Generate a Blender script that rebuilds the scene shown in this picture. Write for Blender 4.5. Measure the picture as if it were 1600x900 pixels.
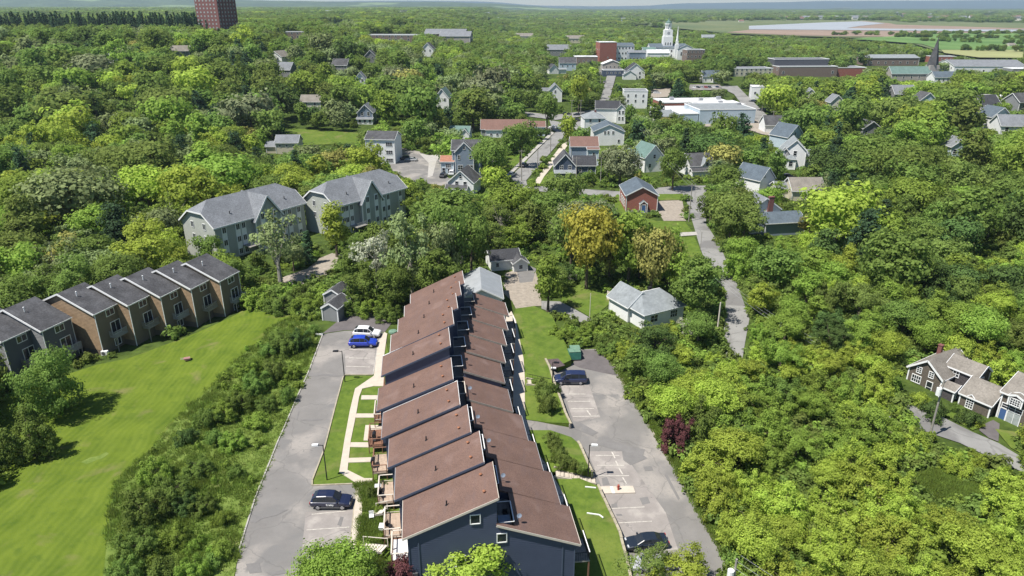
import bpy, math, random
import numpy as np
from mathutils import Vector, Matrix
random.seed(7); RNG = np.random.default_rng(7)
S = bpy.context.scene
for o in list(bpy.data.objects): bpy.data.objects.remove(o)
C = S.collection
R = math.radians
# ------------------------------------------------------------------ camera
CAMZ = 52.0; PITCH = R(21.92); FPX = 1098.0
cam = bpy.data.cameras.new('camera'); camo = bpy.data.objects.new('camera', cam); C.objects.link(camo)
cam.sensor_width = 36; cam.lens = 36*FPX/1600; cam.clip_start = 1; cam.clip_end = 60000
camo.location = (0, 0, CAMZ); camo.rotation_euler = (R(90)-PITCH, 0, 0)
S.camera = camo
# ------------------------------------------------------------------ light
SUN_EL = R(61.5); SUN_V = Vector((-.875*math.cos(SUN_EL), -.484*math.cos(SUN_EL), math.sin(SUN_EL)))
w = bpy.data.worlds.new("World"); S.world = w; w.use_nodes = True
nt = w.node_tree; bg = nt.nodes['Background']
sky = nt.nodes.new('ShaderNodeTexSky'); sky.sky_type = 'NISHITA'; sky.sun_disc = False
sky.sun_elevation = SUN_EL; sky.sun_rotation = math.atan2(SUN_V.x, SUN_V.y) % (2*math.pi)
HAZE_D = 0.00007
sky.air_density = 1.0; sky.dust_density = 0.05; sky.ozone_density = 4.0
nt.links.new(sky.outputs[0], bg.inputs[0]); bg.inputs[1].default_value = 0.07
sl = bpy.data.lights.new('sun', 'SUN'); sl.energy = 4.95; sl.angle = R(.53); sl.color = (1, .955, .88)
so = bpy.data.objects.new('sun', sl); C.objects.link(so); so.location = (-60, -20, 120)
so.rotation_euler = SUN_V.to_track_quat('Z', 'Y').to_euler()
S.view_settings.view_transform = 'Standard'; S.view_settings.look = 'None'
S.view_settings.exposure = 0.55; S.view_settings.gamma = 1.0
S.render.engine = 'CYCLES'
S.cycles.volume_bounces = 0; S.cycles.max_bounces = 6; S.cycles.transparent_max_bounces = 6
# ------------------------------------------------------------------ terrain height and pixel -> ground
def ss(x): x = min(1., max(0., x)); return x*x*(3-2*x)
TH = R(7.5); TC, TS = math.cos(TH), math.sin(TH); ORG = (-1.4, 53.8)
def lb(x, y): x -= ORG[0]; y -= ORG[1]; return x*TC+y*TS, -x*TS+y*TC
def wl(b, a): return ORG[0]+b*TC-a*TS, ORG[1]+b*TS+a*TC
def ground(x, y):
    zw = 1.6*ss((y-72)/38)*(1-ss((y-125)/60))*(1-ss((-x-42)/14))
    ze = -4.0+3.4*ss((y-56)/42)+.6*ss((y-95)/25)
    b = lb(x, y)[0]
    k = ss((b+7)/11)*(1-ss((x-30-max(0, 75-y)*.3)/22))
    z = zw*(1-k)+ze*k*(1-ss((y-128)/40))
    z += 25*ss((y-235)/270)*ss((-x+22)/225)
    z += 4*ss((y-320)/300)*(1-ss((y-900)/400))*ss((-abs(x-60)+260)/160)
    return z
PCO, PSI = math.cos(PITCH), math.sin(PITCH)
def ray(u, v):
    a = (u-800)/FPX; b = -(v-450)/FPX
    return a, PCO+b*PSI, -PSI+b*PCO
def atz(u, v, z):
    d = ray(u, v); t = (z-CAMZ)/d[2]; return d[0]*t, d[1]*t
def gp(u, v, off=0.):
    z = 0
    for _ in range(14):
        x, y = atz(u, v, z+off); z = .4*z+.6*ground(x, y)
    return x, y
def proj(x, y, z):
    z -= CAMZ; d = y*PCO-z*PSI; up = y*PSI+z*PCO
    return 800+FPX*x/d, 450-FPX*up/d, d
# ------------------------------------------------------------------ materials
def nodes(m): m.use_nodes = True; return m.node_tree, m.node_tree.nodes, m.node_tree.links
def mat(name, col, rough=.8, var=.12, scale=1.5, metal=0., bump=0., bscale=None, spec=.3, col2=None, detail=6, world=True):
    m = bpy.data.materials.new(name); t, n, l = nodes(m); p = n['Principled BSDF']
    p.inputs['Roughness'].default_value = rough; p.inputs['Metallic'].default_value = metal
    p.inputs['Specular IOR Level'].default_value = spec
    g = n.new('ShaderNodeNewGeometry'); tc = n.new('ShaderNodeTexCoord')
    src = g.outputs['Position'] if world else tc.outputs['Object']
    nz = n.new('ShaderNodeTexNoise'); nz.inputs['Scale'].default_value = scale; nz.inputs['Detail'].default_value = detail
    nz.inputs['Roughness'].default_value = .65
    l.new(src, nz.inputs['Vector'])
    cr = n.new('ShaderNodeValToRGB'); l.new(nz.outputs['Fac'], cr.inputs['Fac'])
    c2 = col2 or tuple(c*(1+var) for c in col); c1 = tuple(c*(1-var) for c in col)
    cr.color_ramp.elements[0].position = .32; cr.color_ramp.elements[1].position = .68
    cr.color_ramp.elements[0].color = (*c1, 1); cr.color_ramp.elements[1].color = (*[min(1, c) for c in c2], 1)
    l.new(cr.outputs[0], p.inputs['Base Color'])
    if bump:
        b = n.new('ShaderNodeBump'); b.inputs['Strength'].default_value = bump; b.inputs['Distance'].default_value = .05
        nb = n.new('ShaderNodeTexNoise'); nb.inputs['Scale'].default_value = bscale or scale*8; nb.inputs['Detail'].default_value = 3
        l.new(src, nb.inputs['Vector']); l.new(nb.outputs['Fac'], b.inputs['Height']); l.new(b.outputs[0], p.inputs['Normal'])
    m['p'] = 1
    return m
def mixin(m, col, scale, lo, hi, detail=4, dist=0., stretch=None, fac=1.):
    """blend another real colour (patches, wear, dirt) over a material where a noise is high"""
    t, n, l = nodes(m); p = n['Principled BSDF']; old = p.inputs['Base Color'].links[0].from_socket
    g = n.new('ShaderNodeNewGeometry'); nz = n.new('ShaderNodeTexNoise'); nz.inputs['Scale'].default_value = scale
    nz.inputs['Detail'].default_value = detail; nz.inputs['Distortion'].default_value = dist
    if stretch:
        mp = n.new('ShaderNodeMapping'); mp.inputs['Scale'].default_value = stretch[:3]
        if len(stretch) > 3: mp.inputs['Rotation'].default_value = (0, 0, stretch[3])
        l.new(g.outputs['Position'], mp.inputs[0]); l.new(mp.outputs[0], nz.inputs['Vector'])
    else: l.new(g.outputs['Position'], nz.inputs['Vector'])
    r = n.new('ShaderNodeMapRange'); r.inputs[1].default_value = lo; r.inputs[2].default_value = hi; r.inputs[4].default_value = fac
    l.new(nz.outputs['Fac'], r.inputs[0])
    x = n.new('ShaderNodeMix'); x.data_type = 'RGBA'; x.inputs[7].default_value = (*col, 1)
    l.new(r.outputs[0], x.inputs[0]); l.new(old, x.inputs[6]); l.new(x.outputs[2], p.inputs['Base Color'])
    return m
M = {}
M['asphalt'] = mat('asphalt', (.192, .182, .172), .92, .10, .35, bump=.25, bscale=9)
mixin(M['asphalt'], (.30, .275, .25), .16, .48, .62, 5); mixin(M['asphalt'], (.178, .171, .164), .23, .60, .66, 5, .4)
mixin(M['asphalt'], (.19, .185, .178), 3.0, .5, .8, 6, 0, None, .6)
M['asphalt_new'] = mat('dark_asphalt', (.125, .112, .112), .9, .14, .8, bump=.2, bscale=10)
M['asphalt_patch'] = mat('asphalt_patch', (.18, .172, .166), .9, .1, .8)
M['asphalt_fade'] = mat('asphalt_bay', (.275, .25, .232), .92, .12, .5, bump=.2, bscale=9)
mixin(M['asphalt_fade'], (.36, .33, .30), .5, .55, .7, 5)
M['road'] = mat('road_asphalt', (.24, .235, .225), .9, .1, .3); mixin(M['road'], (.17, .165, .16), .12, .55, .62, 4, .5)
def cracks(m, sc=.14, wd=.012, col=(.12, .116, .11), fac=.38):
    t, n, l = nodes(m); p = n['Principled BSDF']; old = p.inputs['Base Color'].links[0].from_socket; g = n.new('ShaderNodeNewGeometry')
    nz = n.new('ShaderNodeTexNoise'); nz.inputs['Scale'].default_value = .5; nz.inputs['Detail'].default_value = 6; l.new(g.outputs['Position'], nz.inputs['Vector'])
    sm = n.new('ShaderNodeVectorMath'); sm.operation = 'MULTIPLY_ADD'; sm.inputs[1].default_value = (2.4, 2.4, 0); l.new(nz.outputs['Color'], sm.inputs[0]); l.new(g.outputs['Position'], sm.inputs[2])
    v = n.new('ShaderNodeTexVoronoi'); v.feature = 'DISTANCE_TO_EDGE'; v.inputs['Scale'].default_value = sc; l.new(sm.outputs[0], v.inputs['Vector'])
    r = n.new('ShaderNodeMapRange'); r.inputs[1].default_value = wd*.4; r.inputs[2].default_value = wd; r.inputs[3].default_value = fac; r.inputs[4].default_value = 0; l.new(v.outputs['Distance'], r.inputs[0])
    x = n.new('ShaderNodeMix'); x.data_type = 'RGBA'; x.inputs[7].default_value = (*col, 1); l.new(r.outputs[0], x.inputs[0]); l.new(old, x.inputs[6]); l.new(x.outputs[2], p.inputs['Base Color'])
cracks(M['asphalt']); cracks(M['road'], .10); cracks(M['asphalt_fade'], .2, .016)
M['gravel'] = mat('gravel', (.30, .26, .215), .95, .2, 1.2, bump=.3)
M['concrete'] = mat('concrete', (.50, .44, .365), .85, .08, 1.2)
M['concrete2'] = mat('grey_concrete', (.38, .36, .33), .85, .15, 1.2)
M['paint'] = mat('line_paint', (.48, .45, .40), .8, .25, 3.)
M['lawn'] = mat('lawn_grass', (.085, .140, .022), .95, .16, .7, bump=.6, bscale=6, col2=(.130, .185, .030), spec=.1, detail=9)
mixin(M['lawn'], (.17, .20, .045), .09, .55, .72, 4, 0, None, .6); mixin(M['lawn'], (.06, .105, .018), 2.5, .52, .8, 5, 0, None, .6)
M['turf'] = mat('mown_field', (.074, .124, .014), .95, .14, .25, bump=.5, bscale=5, col2=(.118, .165, .018), spec=.1, detail=9)
def mow(m):
    t, n, l = nodes(m); p = n['Principled BSDF']; old = p.inputs['Base Color'].links[0].from_socket
    g = n.new('ShaderNodeNewGeometry'); sx = n.new('ShaderNodeSeparateXYZ'); l.new(g.outputs['Position'], sx.inputs[0])
    def mth(op, a, b=None):
        q = n.new('ShaderNodeMath'); q.operation = op
        for i, k in enumerate((a, b)):
            if k is None: continue
            if isinstance(k, (int, float)): q.inputs[i].default_value = k
            else: l.new(k, q.inputs[i])
        return q.outputs[0]
    # the mower runs up and down the length of the field
    nz = n.new('ShaderNodeTexNoise'); nz.inputs['Scale'].default_value = .05; nz.inputs['Detail'].default_value = 3; l.new(g.outputs['Position'], nz.inputs['Vector'])
    rad = mth('ADD', sx.outputs[0], mth('MULTIPLY', nz.outputs['Fac'], 9.))
    s = mth('SINE', mth('MULTIPLY', rad, 7.2)); s2 = mth('SINE', mth('MULTIPLY', rad, 1.7))
    s = mth('ADD', mth('MULTIPLY', s, .42), mth('MULTIPLY', s2, .4))
    n2 = n.new('ShaderNodeTexNoise'); n2.inputs['Scale'].default_value = .35; n2.inputs['Detail'].default_value = 5; l.new(g.outputs['Position'], n2.inputs['Vector'])
    f = mth('MULTIPLY', mth('ADD', mth('MULTIPLY', s, .5), .5), n2.outputs['Fac'])
    x = n.new('ShaderNodeMix'); x.data_type = 'RGBA'; x.inputs[7].default_value = (.165, .215, .03, 1)
    l.new(f, x.inputs[0]); l.new(old, x.inputs[6]); l.new(x.outputs[2], p.inputs['Base Color'])
mow(M['turf'])
for k_ in ('turf', 'lawn'): mixin(M[k_], (.185, .17, .07), .22, .57, .72, 8, .5, None, .75); mixin(M[k_], (.055, .10, .015), .8, .56, .72, 7, .2, None, .5)
M['forest_floor'] = mat('undergrowth', (.045, .075, .018), .97, .35, .4, col2=(.085, .125, .025), bump=.6, bscale=3, spec=.1)
M['verge'] = mat('rough_grass', (.12, .19, .035), .97, .25, .6, col2=(.19, .245, .06), bump=.7, bscale=4, spec=.1)
mixin(M['verge'], (.20, .19, .09), .3, .6, .75, 6, .3)
M['dirt'] = mat('bare_dirt', (.25, .20, .14), .95, .25, 1.)
M['mulch'] = mat('mulch', (.10, .075, .075), .95, .35, 5., bump=.6)
M['marsh'] = mat('marsh', (.10, .145, .055), .95, .2, .004, col2=(.17, .18, .08))
M['mudflat'] = mat('mud_flat', (.27, .195, .145), .7, .15, .01)
M['field'] = mat('farm_field', (.075, .16, .035), .95, .15, .01, col2=(.15, .25, .07))
M['field_pale'] = mat('pale_field', (.27, .28, .12), .95, .15, .012)
M['hill'] = mat('wooded_hill', (.035, .065, .03), .97, .3, .004, col2=(.075, .115, .04), detail=8)
mixin(M['hill'], (.16, .22, .09), .0011, .58, .62, 3)
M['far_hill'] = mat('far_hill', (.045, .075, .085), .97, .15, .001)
def roofmat(name, col, var=.16, sc=14., big=.10):
    m = mat(name, col, .93, var, sc, bump=.25, bscale=20, detail=2, spec=.15, world=False)
    t, n, l = nodes(m); p = n['Principled BSDF']; old = p.inputs['Base Color'].links[0].from_socket
    tc = n.new('ShaderNodeTexCoord'); nz = n.new('ShaderNodeTexNoise'); nz.inputs['Scale'].default_value = .5; nz.inputs['Detail'].default_value = 5
    l.new(tc.outputs['Object'], nz.inputs['Vector']); r = n.new('ShaderNodeMapRange'); r.inputs[1].default_value = .35; r.inputs[2].default_value = .7
    r.inputs[3].default_value = 1-big; r.inputs[4].default_value = 1+big; l.new(nz.outputs['Fac'], r.inputs[0])
    x = n.new('ShaderNodeMix'); x.data_type = 'RGBA'; x.blend_type = 'MULTIPLY'; x.inputs[0].default_value = 1
    l.new(old, x.inputs[6]); l.new(r.outputs[0], x.inputs[7]); l.new(x.outputs[2], p.inputs['Base Color'])
    return m
M['roof_brown'] = roofmat('brown_shingle', (.160, .101, .082), .22, 9.0, .10)
M['roof_brown2'] = roofmat('redbrown_shingle', (.19, .115, .095), .15, 3, .06)
M['roof_black'] = roofmat('charcoal_shingle', (.055, .056, .062), .2, 3)
M['roof_dark'] = roofmat('dark_grey_shingle', (.085, .085, .09), .22, 4, .25)
M['roof_grey'] = roofmat('grey_shingle', (.19, .20, .215), .22, 3.5, .12)
M['roof_pale'] = roofmat('pale_grey_roof', (.235, .255, .265), .1, 2)
M['roof_green'] = roofmat('green_roof', (.13, .20, .18), .1, 2)
M['roof_slate'] = roofmat('blue_grey_roof', (.10, .125, .15), .12, 2)
M['roof_taupe'] = roofmat('taupe_shingle', (.215, .195, .17), .15, 4, .15)
M['roof_red'] = roofmat('rust_roof', (.33, .16, .11), .12, 2)
M['roof_white'] = roofmat('white_flat_roof', (.70, .70, .70), .06, .5, .10)
M['roof_metal'] = mat('weathered_metal', (.36, .38, .40), .6, .10, .8, metal=.25, world=False)
mixin(M['roof_brown'], (.145, .098, .088), .8, .5, .72, 5, 0, (2.6, .55, 1, -.13), .7); mixin(M['roof_brown'], (.235, .165, .145), .35, .58, .75, 5, .3, None, .6)
for k_ in ('asphalt', 'asphalt_fade'): mixin(M[k_], (.13, .125, .12), 1.1, .69, .72, 6, 1.2, None, .7)
mixin(M['roof_white'], (.45, .45, .44), .12, .5, .62, 5, .4)
def siding(name, col, step=.2, depth=.6, var=.06):
    m = mat(name, col, .6, var, .6, world=False, spec=.3)
    t, n, l = nodes(m); p = n['Principled BSDF']
    g = n.new('ShaderNodeNewGeometry'); s = n.new('ShaderNodeSeparateXYZ'); l.new(g.outputs['Position'], s.inputs[0])
    q = n.new('ShaderNodeMath'); q.operation = 'DIVIDE'; q.inputs[1].default_value = step; l.new(s.outputs[2], q.inputs[0])
    f = n.new('ShaderNodeMath'); f.operation = 'FRACT'; l.new(q.outputs[0], f.inputs[0])
    b = n.new('ShaderNodeBump'); b.invert = True; b.inputs['Strength'].default_value = depth; b.inputs['Distance'].default_value = .05
    l.new(f.outputs[0], b.inputs['Height']); l.new(b.outputs[0], p.inputs['Normal']); return m
M['navy'] = mat('navy_siding', (.066, .080, .128), .55, .07, .7, world=False)
M['greysiding'] = siding('grey_siding', (.22, .225, .23)); M['taupe_siding'] = siding('taupe_siding', (.165, .135, .10))
M['tan'] = mat('weathered_tan_siding', (.31, .215, .135), .75, .22, 1.3, world=False)
M['slate_siding'] = siding('slate_siding', (.10, .105, .12)); M['sage'] = siding('sage_siding', (.37, .385, .35))
M['white_siding'] = siding('white_siding', (.74, .74, .73), .25, .3); M['pale_blue'] = siding('pale_blue_siding', (.42, .50, .56), .25, .4)
M['blue_siding'] = siding('blue_grey_siding', (.20, .245, .31), .25, .4); M['beige'] = siding('beige_siding', (.52, .48, .37), .25, .3)
M['cream'] = siding('cream_siding', (.62, .60, .50), .25, .3)
M['darkblue'] = siding('dark_blue_siding', (.07, .09, .135), .25, .4)
M['shingle_wall'] = mat('cedar_shingle_wall', (.125, .105, .085), .85, .3, 5, bump=.4, world=False)
M['shingle_wall2'] = mat('dark_shingle_wall', (.075, .068, .07), .85, .3, 5, bump=.4, world=False)
def brickmat(name, c1, c2, mort, sc=1.):
    m = bpy.data.materials.new(name); t, n, l = nodes(m); p = n['Principled BSDF']; p.inputs['Roughness'].default_value = .9
    tc = n.new('ShaderNodeTexCoord'); sx = n.new('ShaderNodeSeparateXYZ'); l.new(tc.outputs['Object'], sx.inputs[0])
    ad = n.new('ShaderNodeMath'); l.new(sx.outputs[0], ad.inputs[0]); l.new(sx.outputs[1], ad.inputs[1])
    cb = n.new('ShaderNodeCombineXYZ'); l.new(ad.outputs[0], cb.inputs[0]); l.new(sx.outputs[2], cb.inputs[1])
    b = n.new('ShaderNodeTexBrick'); b.inputs['Scale'].default_value = sc; b.inputs['Color1'].default_value = (*c1, 1); b.inputs['Color2'].default_value = (*c2, 1)
    b.inputs['Mortar'].default_value = (*mort, 1); b.inputs['Brick Width'].default_value = .25; b.inputs['Row Height'].default_value = .09; b.inputs['Mortar Size'].default_value = .012
    l.new(cb.outputs[0], b.inputs[0]); l.new(b.outputs[0], p.inputs['Base Color']); return m
M['brick'] = brickmat('red_brick', (.26, .075, .055), (.34, .10, .07), (.30, .16, .13))
M['brick_dark'] = brickmat('dark_red_brick', (.17, .065, .06), (.22, .08, .07), (.2, .1, .09))
M['brick_brown'] = brickmat('brown_brick', (.16, .115, .10), (.20, .14, .12), (.22, .18, .15))
M['stone'] = mat('stone', (.36, .33, .30), .9, .15, 1.)
M['white'] = mat('white_trim', (.78, .78, .77), .6, .05, 2.)
M['cream_trim'] = mat('cream_trim', (.62, .56, .48), .6, .06, 2.)
M['greytrim'] = mat('grey_trim', (.34, .35, .37), .6, .06, 2.)
M['black'] = mat('black_metal', (.018, .018, .022), .45, .1, 3.)
M['wood'] = mat('stained_wood', (.22, .115, .075), .75, .25, 3., world=False)
M['wood_pale'] = mat('pale_deck_wood', (.42, .325, .25), .8, .18, 3., world=False)
M['wood_grey'] = mat('grey_wood', (.28, .26, .23), .85, .2, 3., world=False)
M['timber'] = mat('timber_wall', (.36, .32, .235), .9, .22, 1.6)
M['glass'] = mat('window_glass', (.022, .027, .034), .08, .2, .7, spec=.6)
M['glass_pale'] = mat('curtained_glass', (.35, .38, .38), .12, .2, 1.5, spec=.6)
M['bluedoor'] = mat('blue_door', (.06, .12, .27), .5, .05, 2.)
M['green_metal'] = mat('green_painted_metal', (.045, .17, .13), .5, .15, 2.)
M['green_faded'] = mat('faded_green_lid', (.15, .25, .18), .6, .15, 2.)
M['rubber'] = mat('tyre_rubber', (.02, .02, .02), .85, .1, 4.)
M['rim'] = mat('alloy_rim', (.45, .45, .47), .35, .1, 4., metal=.7)
def paintmat(name, col): 
    m = mat(name, col, .28, .03, 1., spec=.6, world=False); m.node_tree.nodes['Principled BSDF'].inputs['Coat Weight'].default_value = .6
    m.node_tree.nodes['Principled BSDF'].inputs['Coat Roughness'].default_value = .06; return m
for k, c in dict(car_navy=(.012, .016, .045), car_white=(.72, .72, .73), car_blue=(.012, .045, .42), car_black=(.012, .012, .022), car_blue2=(.014, .022, .07),
                 car_dark=(.014, .02, .03), car_silver=(.35, .36, .37), car_red=(.3, .03, .03)).items(): M[k] = paintmat(k, c)
M['head'] = mat('headlight', (.55, .57, .6), .1, .05, 2, spec=.8); M['tail'] = mat('tail_lamp', (.30, .02, .02), .2, .05, 2, spec=.6)
M['plastic'] = mat('grey_plastic', (.10, .10, .105), .6, .1, 3)
M['orange'] = mat('rust_vent', (.30, .13, .07), .7, .15, 3.)
M['dish'] = mat('dish_grey', (.20, .24, .30), .5, .1, 3.)
M['red'] = mat('red_paint', (.35, .05, .03), .6, .1, 3.)
M['pink'] = mat('dusty_pink', (.32, .17, .16), .7, .1, 3.)
M['water'] = mat('river_water', (.33, .35, .37), .55, .08, .003, spec=.5)
M['bark'] = mat('bark', (.12, .095, .07), .95, .25, 2.5, world=False); M['bark_pale'] = mat('pale_bark', (.30, .28, .24), .95, .2, 2.5, world=False)
def leafmat(name, col, trans=.35, var=.24, hue=.012):
    m = bpy.data.materials.new(name); t, n, l = nodes(m)
    for x in list(n):
        if x.type != 'OUTPUT_MATERIAL': n.remove(x)
    out = [x for x in n if x.type == 'OUTPUT_MATERIAL'][0]
    oi = n.new('ShaderNodeObjectInfo'); g = n.new('ShaderNodeNewGeometry')
    nz = n.new('ShaderNodeTexNoise'); nz.inputs['Scale'].default_value = .55; nz.inputs['Detail'].default_value = 5; l.new(g.outputs['Position'], nz.inputs['Vector'])
    ri = n.new('ShaderNodeMapRange'); ri.inputs[3].default_value = 1-var; ri.inputs[4].default_value = 1+var; l.new(g.outputs['Random Per Island'], ri.inputs[0])
    ro = n.new('ShaderNodeMapRange'); ro.inputs[3].default_value = .80; ro.inputs[4].default_value = 1.2; l.new(oi.outputs['Random'], ro.inputs[0])
    rn = n.new('ShaderNodeMapRange'); rn.inputs[1].default_value = .3; rn.inputs[2].default_value = .7; rn.inputs[3].default_value = .80; rn.inputs[4].default_value = 1.2; l.new(nz.outputs['Fac'], rn.inputs[0])
    a = n.new('ShaderNodeMath'); a.operation = 'MULTIPLY'; l.new(ri.outputs[0], a.inputs[0]); l.new(ro.outputs[0], a.inputs[1])
    b = n.new('ShaderNodeMath'); b.operation = 'MULTIPLY'; l.new(a.outputs[0], b.inputs[0]); l.new(rn.outputs[0], b.inputs[1])
    hs = n.new('ShaderNodeHueSaturation'); hs.inputs['Color'].default_value = (*col, 1); l.new(b.outputs[0], hs.inputs['Value'])
    hm = n.new('ShaderNodeMapRange'); hm.inputs[3].default_value = .5-hue; hm.inputs[4].default_value = .5+hue; l.new(oi.outputs['Random'], hm.inputs[0]); l.new(hm.outputs[0], hs.inputs['Hue'])
    d = n.new('ShaderNodeBsdfDiffuse'); tr = n.new('ShaderNodeBsdfTranslucent'); mx = n.new('ShaderNodeMixShader'); mx.inputs[0].default_value = trans
    l.new(hs.outputs[0], d.inputs[0]); l.new(hs.outputs[0], tr.inputs[0]); l.new(d.outputs[0], mx.inputs[1]); l.new(tr.outputs[0], mx.inputs[2])
    l.new(mx.outputs[0], out.inputs[0]); return m
LEAF = dict(deep=(.070, .114, .032), mid=(.124, .180, .042), bright=(.168, .236, .044), lime=(.238, .296, .050), gold=(.260, .228, .045),
            rust=(.21, .20, .06), sage=(.165, .205, .085), olive=(.150, .198, .050), pine=(.042, .076, .036), maroon=(.10, .040, .045), blossom=(.36, .38, .28), grey=(.145, .162, .085))
LM = {k: leafmat('leaf_'+k, tuple(q*(1.62 if k in ('bright', 'lime', 'mid') else 1.48)+.004 for q in c), .48 if k in ('lime', 'bright', 'gold', 'mid', 'olive') else .32) for k, c in LEAF.items()}
# ------------------------------------------------------------------ mesh helpers
class MB:
    def __init__(s): s.v = []; s.f = []; s.m = []
    def add(s, vs, fs, mi=0):
        b = len(s.v); s.v += [tuple(x) for x in vs]; s.f += [tuple(b+i for i in f) for f in fs]; s.m += [mi]*len(fs)
    def box(s, x0, y0, z0, x1, y1, z1, mi=0):
        x0, x1 = sorted((x0, x1)); y0, y1 = sorted((y0, y1)); z0, z1 = sorted((z0, z1))
        s.add([(x0, y0, z0), (x1, y0, z0), (x1, y1, z0), (x0, y1, z0), (x0, y0, z1), (x1, y0, z1), (x1, y1, z1), (x0, y1, z1)],
              [(0, 3, 2, 1), (4, 5, 6, 7), (0, 1, 5, 4), (1, 2, 6, 5), (2, 3, 7, 6), (3, 0, 4, 7)], mi)
    def bar(s, p, q, w, h=None, mi=0):
        p = Vector(p); q = Vector(q); h = h or w; d = (q-p); d.normalize()
        up = Vector((0, 0, 1)) if abs(d.z) < .95 else Vector((0, 1, 0))
        r = d.cross(up).normalized()*w/2; u = r.cross(d).normalized()*h/2
        s.add([p-r-u, p+r-u, p+r+u, p-r+u, q-r-u, q+r-u, q+r+u, q-r+u], [(0, 3, 2, 1), (4, 5, 6, 7), (0, 1, 5, 4), (1, 2, 6, 5), (2, 3, 7, 6), (3, 0, 4, 7)], mi)
    def tube(s, pts, rs, n=7, mi=0, cap=True):
        pts = [Vector(p) for p in pts]; b = len(s.v); rings = []
        for i, p in enumerate(pts):
            d = (pts[min(i+1, len(pts)-1)]-pts[max(i-1, 0)]); d.normalize()
            up = Vector((0, 0, 1)) if abs(d.z) < .9 else Vector((1, 0, 0)); r = d.cross(up).normalized(); u = r.cross(d).normalized()
            rings.append([p+(r*math.cos(2*math.pi*k/n)+u*math.sin(2*math.pi*k/n))*rs[i] for k in range(n)])
        vs = [q for rg in rings for q in rg]; fs = []
        for i in range(len(pts)-1):
            for k in range(n): a = i*n+k; c = i*n+(k+1) % n; fs.append((a, c, c+n, a+n))
        if cap: fs.append(tuple(range(n-1, -1, -1))); fs.append(tuple((len(pts)-1)*n+k for k in range(n)))
        s.add(vs, fs, mi)
    def prism(s, poly, axis, t0, t1, mi=0):
        """extrude a 2D polygon along an axis: 'x' -> poly in (y,z); 'y' -> (x,z); 'z' -> (x,y)"""
        def P(a, b, t): return {'x': (t, a, b), 'y': (a, t, b), 'z': (a, b, t)}[axis]
        n = len(poly); vs = [P(a, b, t0) for a, b in poly]+[P(a, b, t1) for a, b in poly]
        s.add(vs, [tuple(range(n-1, -1, -1)), tuple(range(n, 2*n))]+[(i, (i+1) % n, (i+1) % n+n, i+n) for i in range(n)], mi)
    def slab(s, p, t, mi=0):
        """quad p (4 points, top surface) given thickness t straight down"""
        q = [(a, b, c-t) for a, b, c in p]; n = len(p)
        s.add(list(p)+q, [tuple(range(n)), tuple(range(2*n-1, n-1, -1))]+[(i, i+n, (i+1) % n+n, (i+1) % n) for i in range(n)], mi)
    def mesh(s, name, mats, smooth=False):
        me = bpy.data.meshes.new(name); me.from_pydata(s.v, [], s.f)
        if not isinstance(mats, (list, tuple)): mats = [mats]
        for m in mats: me.materials.append(m)
        if len(mats) > 1: me.polygons.foreach_set('material_index', s.m)
        if smooth: me.polygons.foreach_set('use_smooth', [True]*len(me.polygons))
        me.update(); return me
    def build(s, name, mats, parent=None, smooth=False, **kw): return link(name, s.mesh(name, mats, smooth), parent, **kw)
def link(name, me, parent=None, loc=None, rot=0., **kw):
    o = bpy.data.objects.new(name, me); C.objects.link(o)
    if parent: o.parent = parent
    if loc: o.location = loc
    if rot: o.rotation_euler = (0, 0, rot)
    for k, v in kw.items(): o[k] = v
    return o
def fixn(o):
    import bmesh
    bm = bmesh.new(); bm.from_mesh(o.data); bmesh.ops.recalc_face_normals(bm, faces=bm.faces); bm.to_mesh(o.data); bm.free(); return o
def thing(name, label, cat, loc=(0, 0, 0), rot=0., group=None):
    o = bpy.data.objects.new(name, None); C.objects.link(o); o.location = loc; o.rotation_euler = (0, 0, rot); o.empty_display_size = .5
    o['label'] = label; o['category'] = cat
    if group: o['group'] = group
    return o
def tag(o, label, cat, group=None):
    o['label'] = label; o['category'] = cat
    if group: o['group'] = group
    return o
KIDS = {}
def copy_thing(root, loc, rot=None, label=None, group=None):
    def cp_(o, par):
        c = o.copy(); C.objects.link(c); c.parent = par
        for k in KIDS.get(o.name) or [x for x in o.children]: cp_(k, c)
        return c
    r = cp_(root, None); r.location = loc
    if rot is not None: r.rotation_euler = (0, 0, rot)
    if label: r['label'] = label
    if group: r['group'] = group
    return r
# ------------------------------------------------------------------ ground sheets
def frange(a, b, s): 
    r = []; x = a
    while x < b-1e-6: r.append(x); x += s
    return r
ysL = frange(18, 165, 2.5)+frange(165, 420, 6)+frange(420, 1000, 20)+frange(1000, 4000, 120)+frange(4000, 16001, 1200)
xp = frange(0, 105, 2.5)+frange(105, 300, 6)+frange(300, 800, 20)+frange(800, 4000, 160)+frange(4000, 14001, 1500)
xsL = sorted([-x for x in xp[1:]]+xp)
def grid_ground():
    vs = [(x, y, ground(x, y)) for y in ysL for x in xsL]; nx = len(xsL)
    fs = [(j*nx+i, j*nx+i+1, (j+1)*nx+i+1, (j+1)*nx+i) for j in range(len(ysL)-1) for i in range(nx-1)]
    b = MB(); b.v = vs; b.f = fs; b.m = [0]*len(fs)
    return b.build('ground', M['forest_floor'], smooth=True, kind='structure')
grid_ground()
import bmesh
LAYER = {}
NSHEET = [0]
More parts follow.
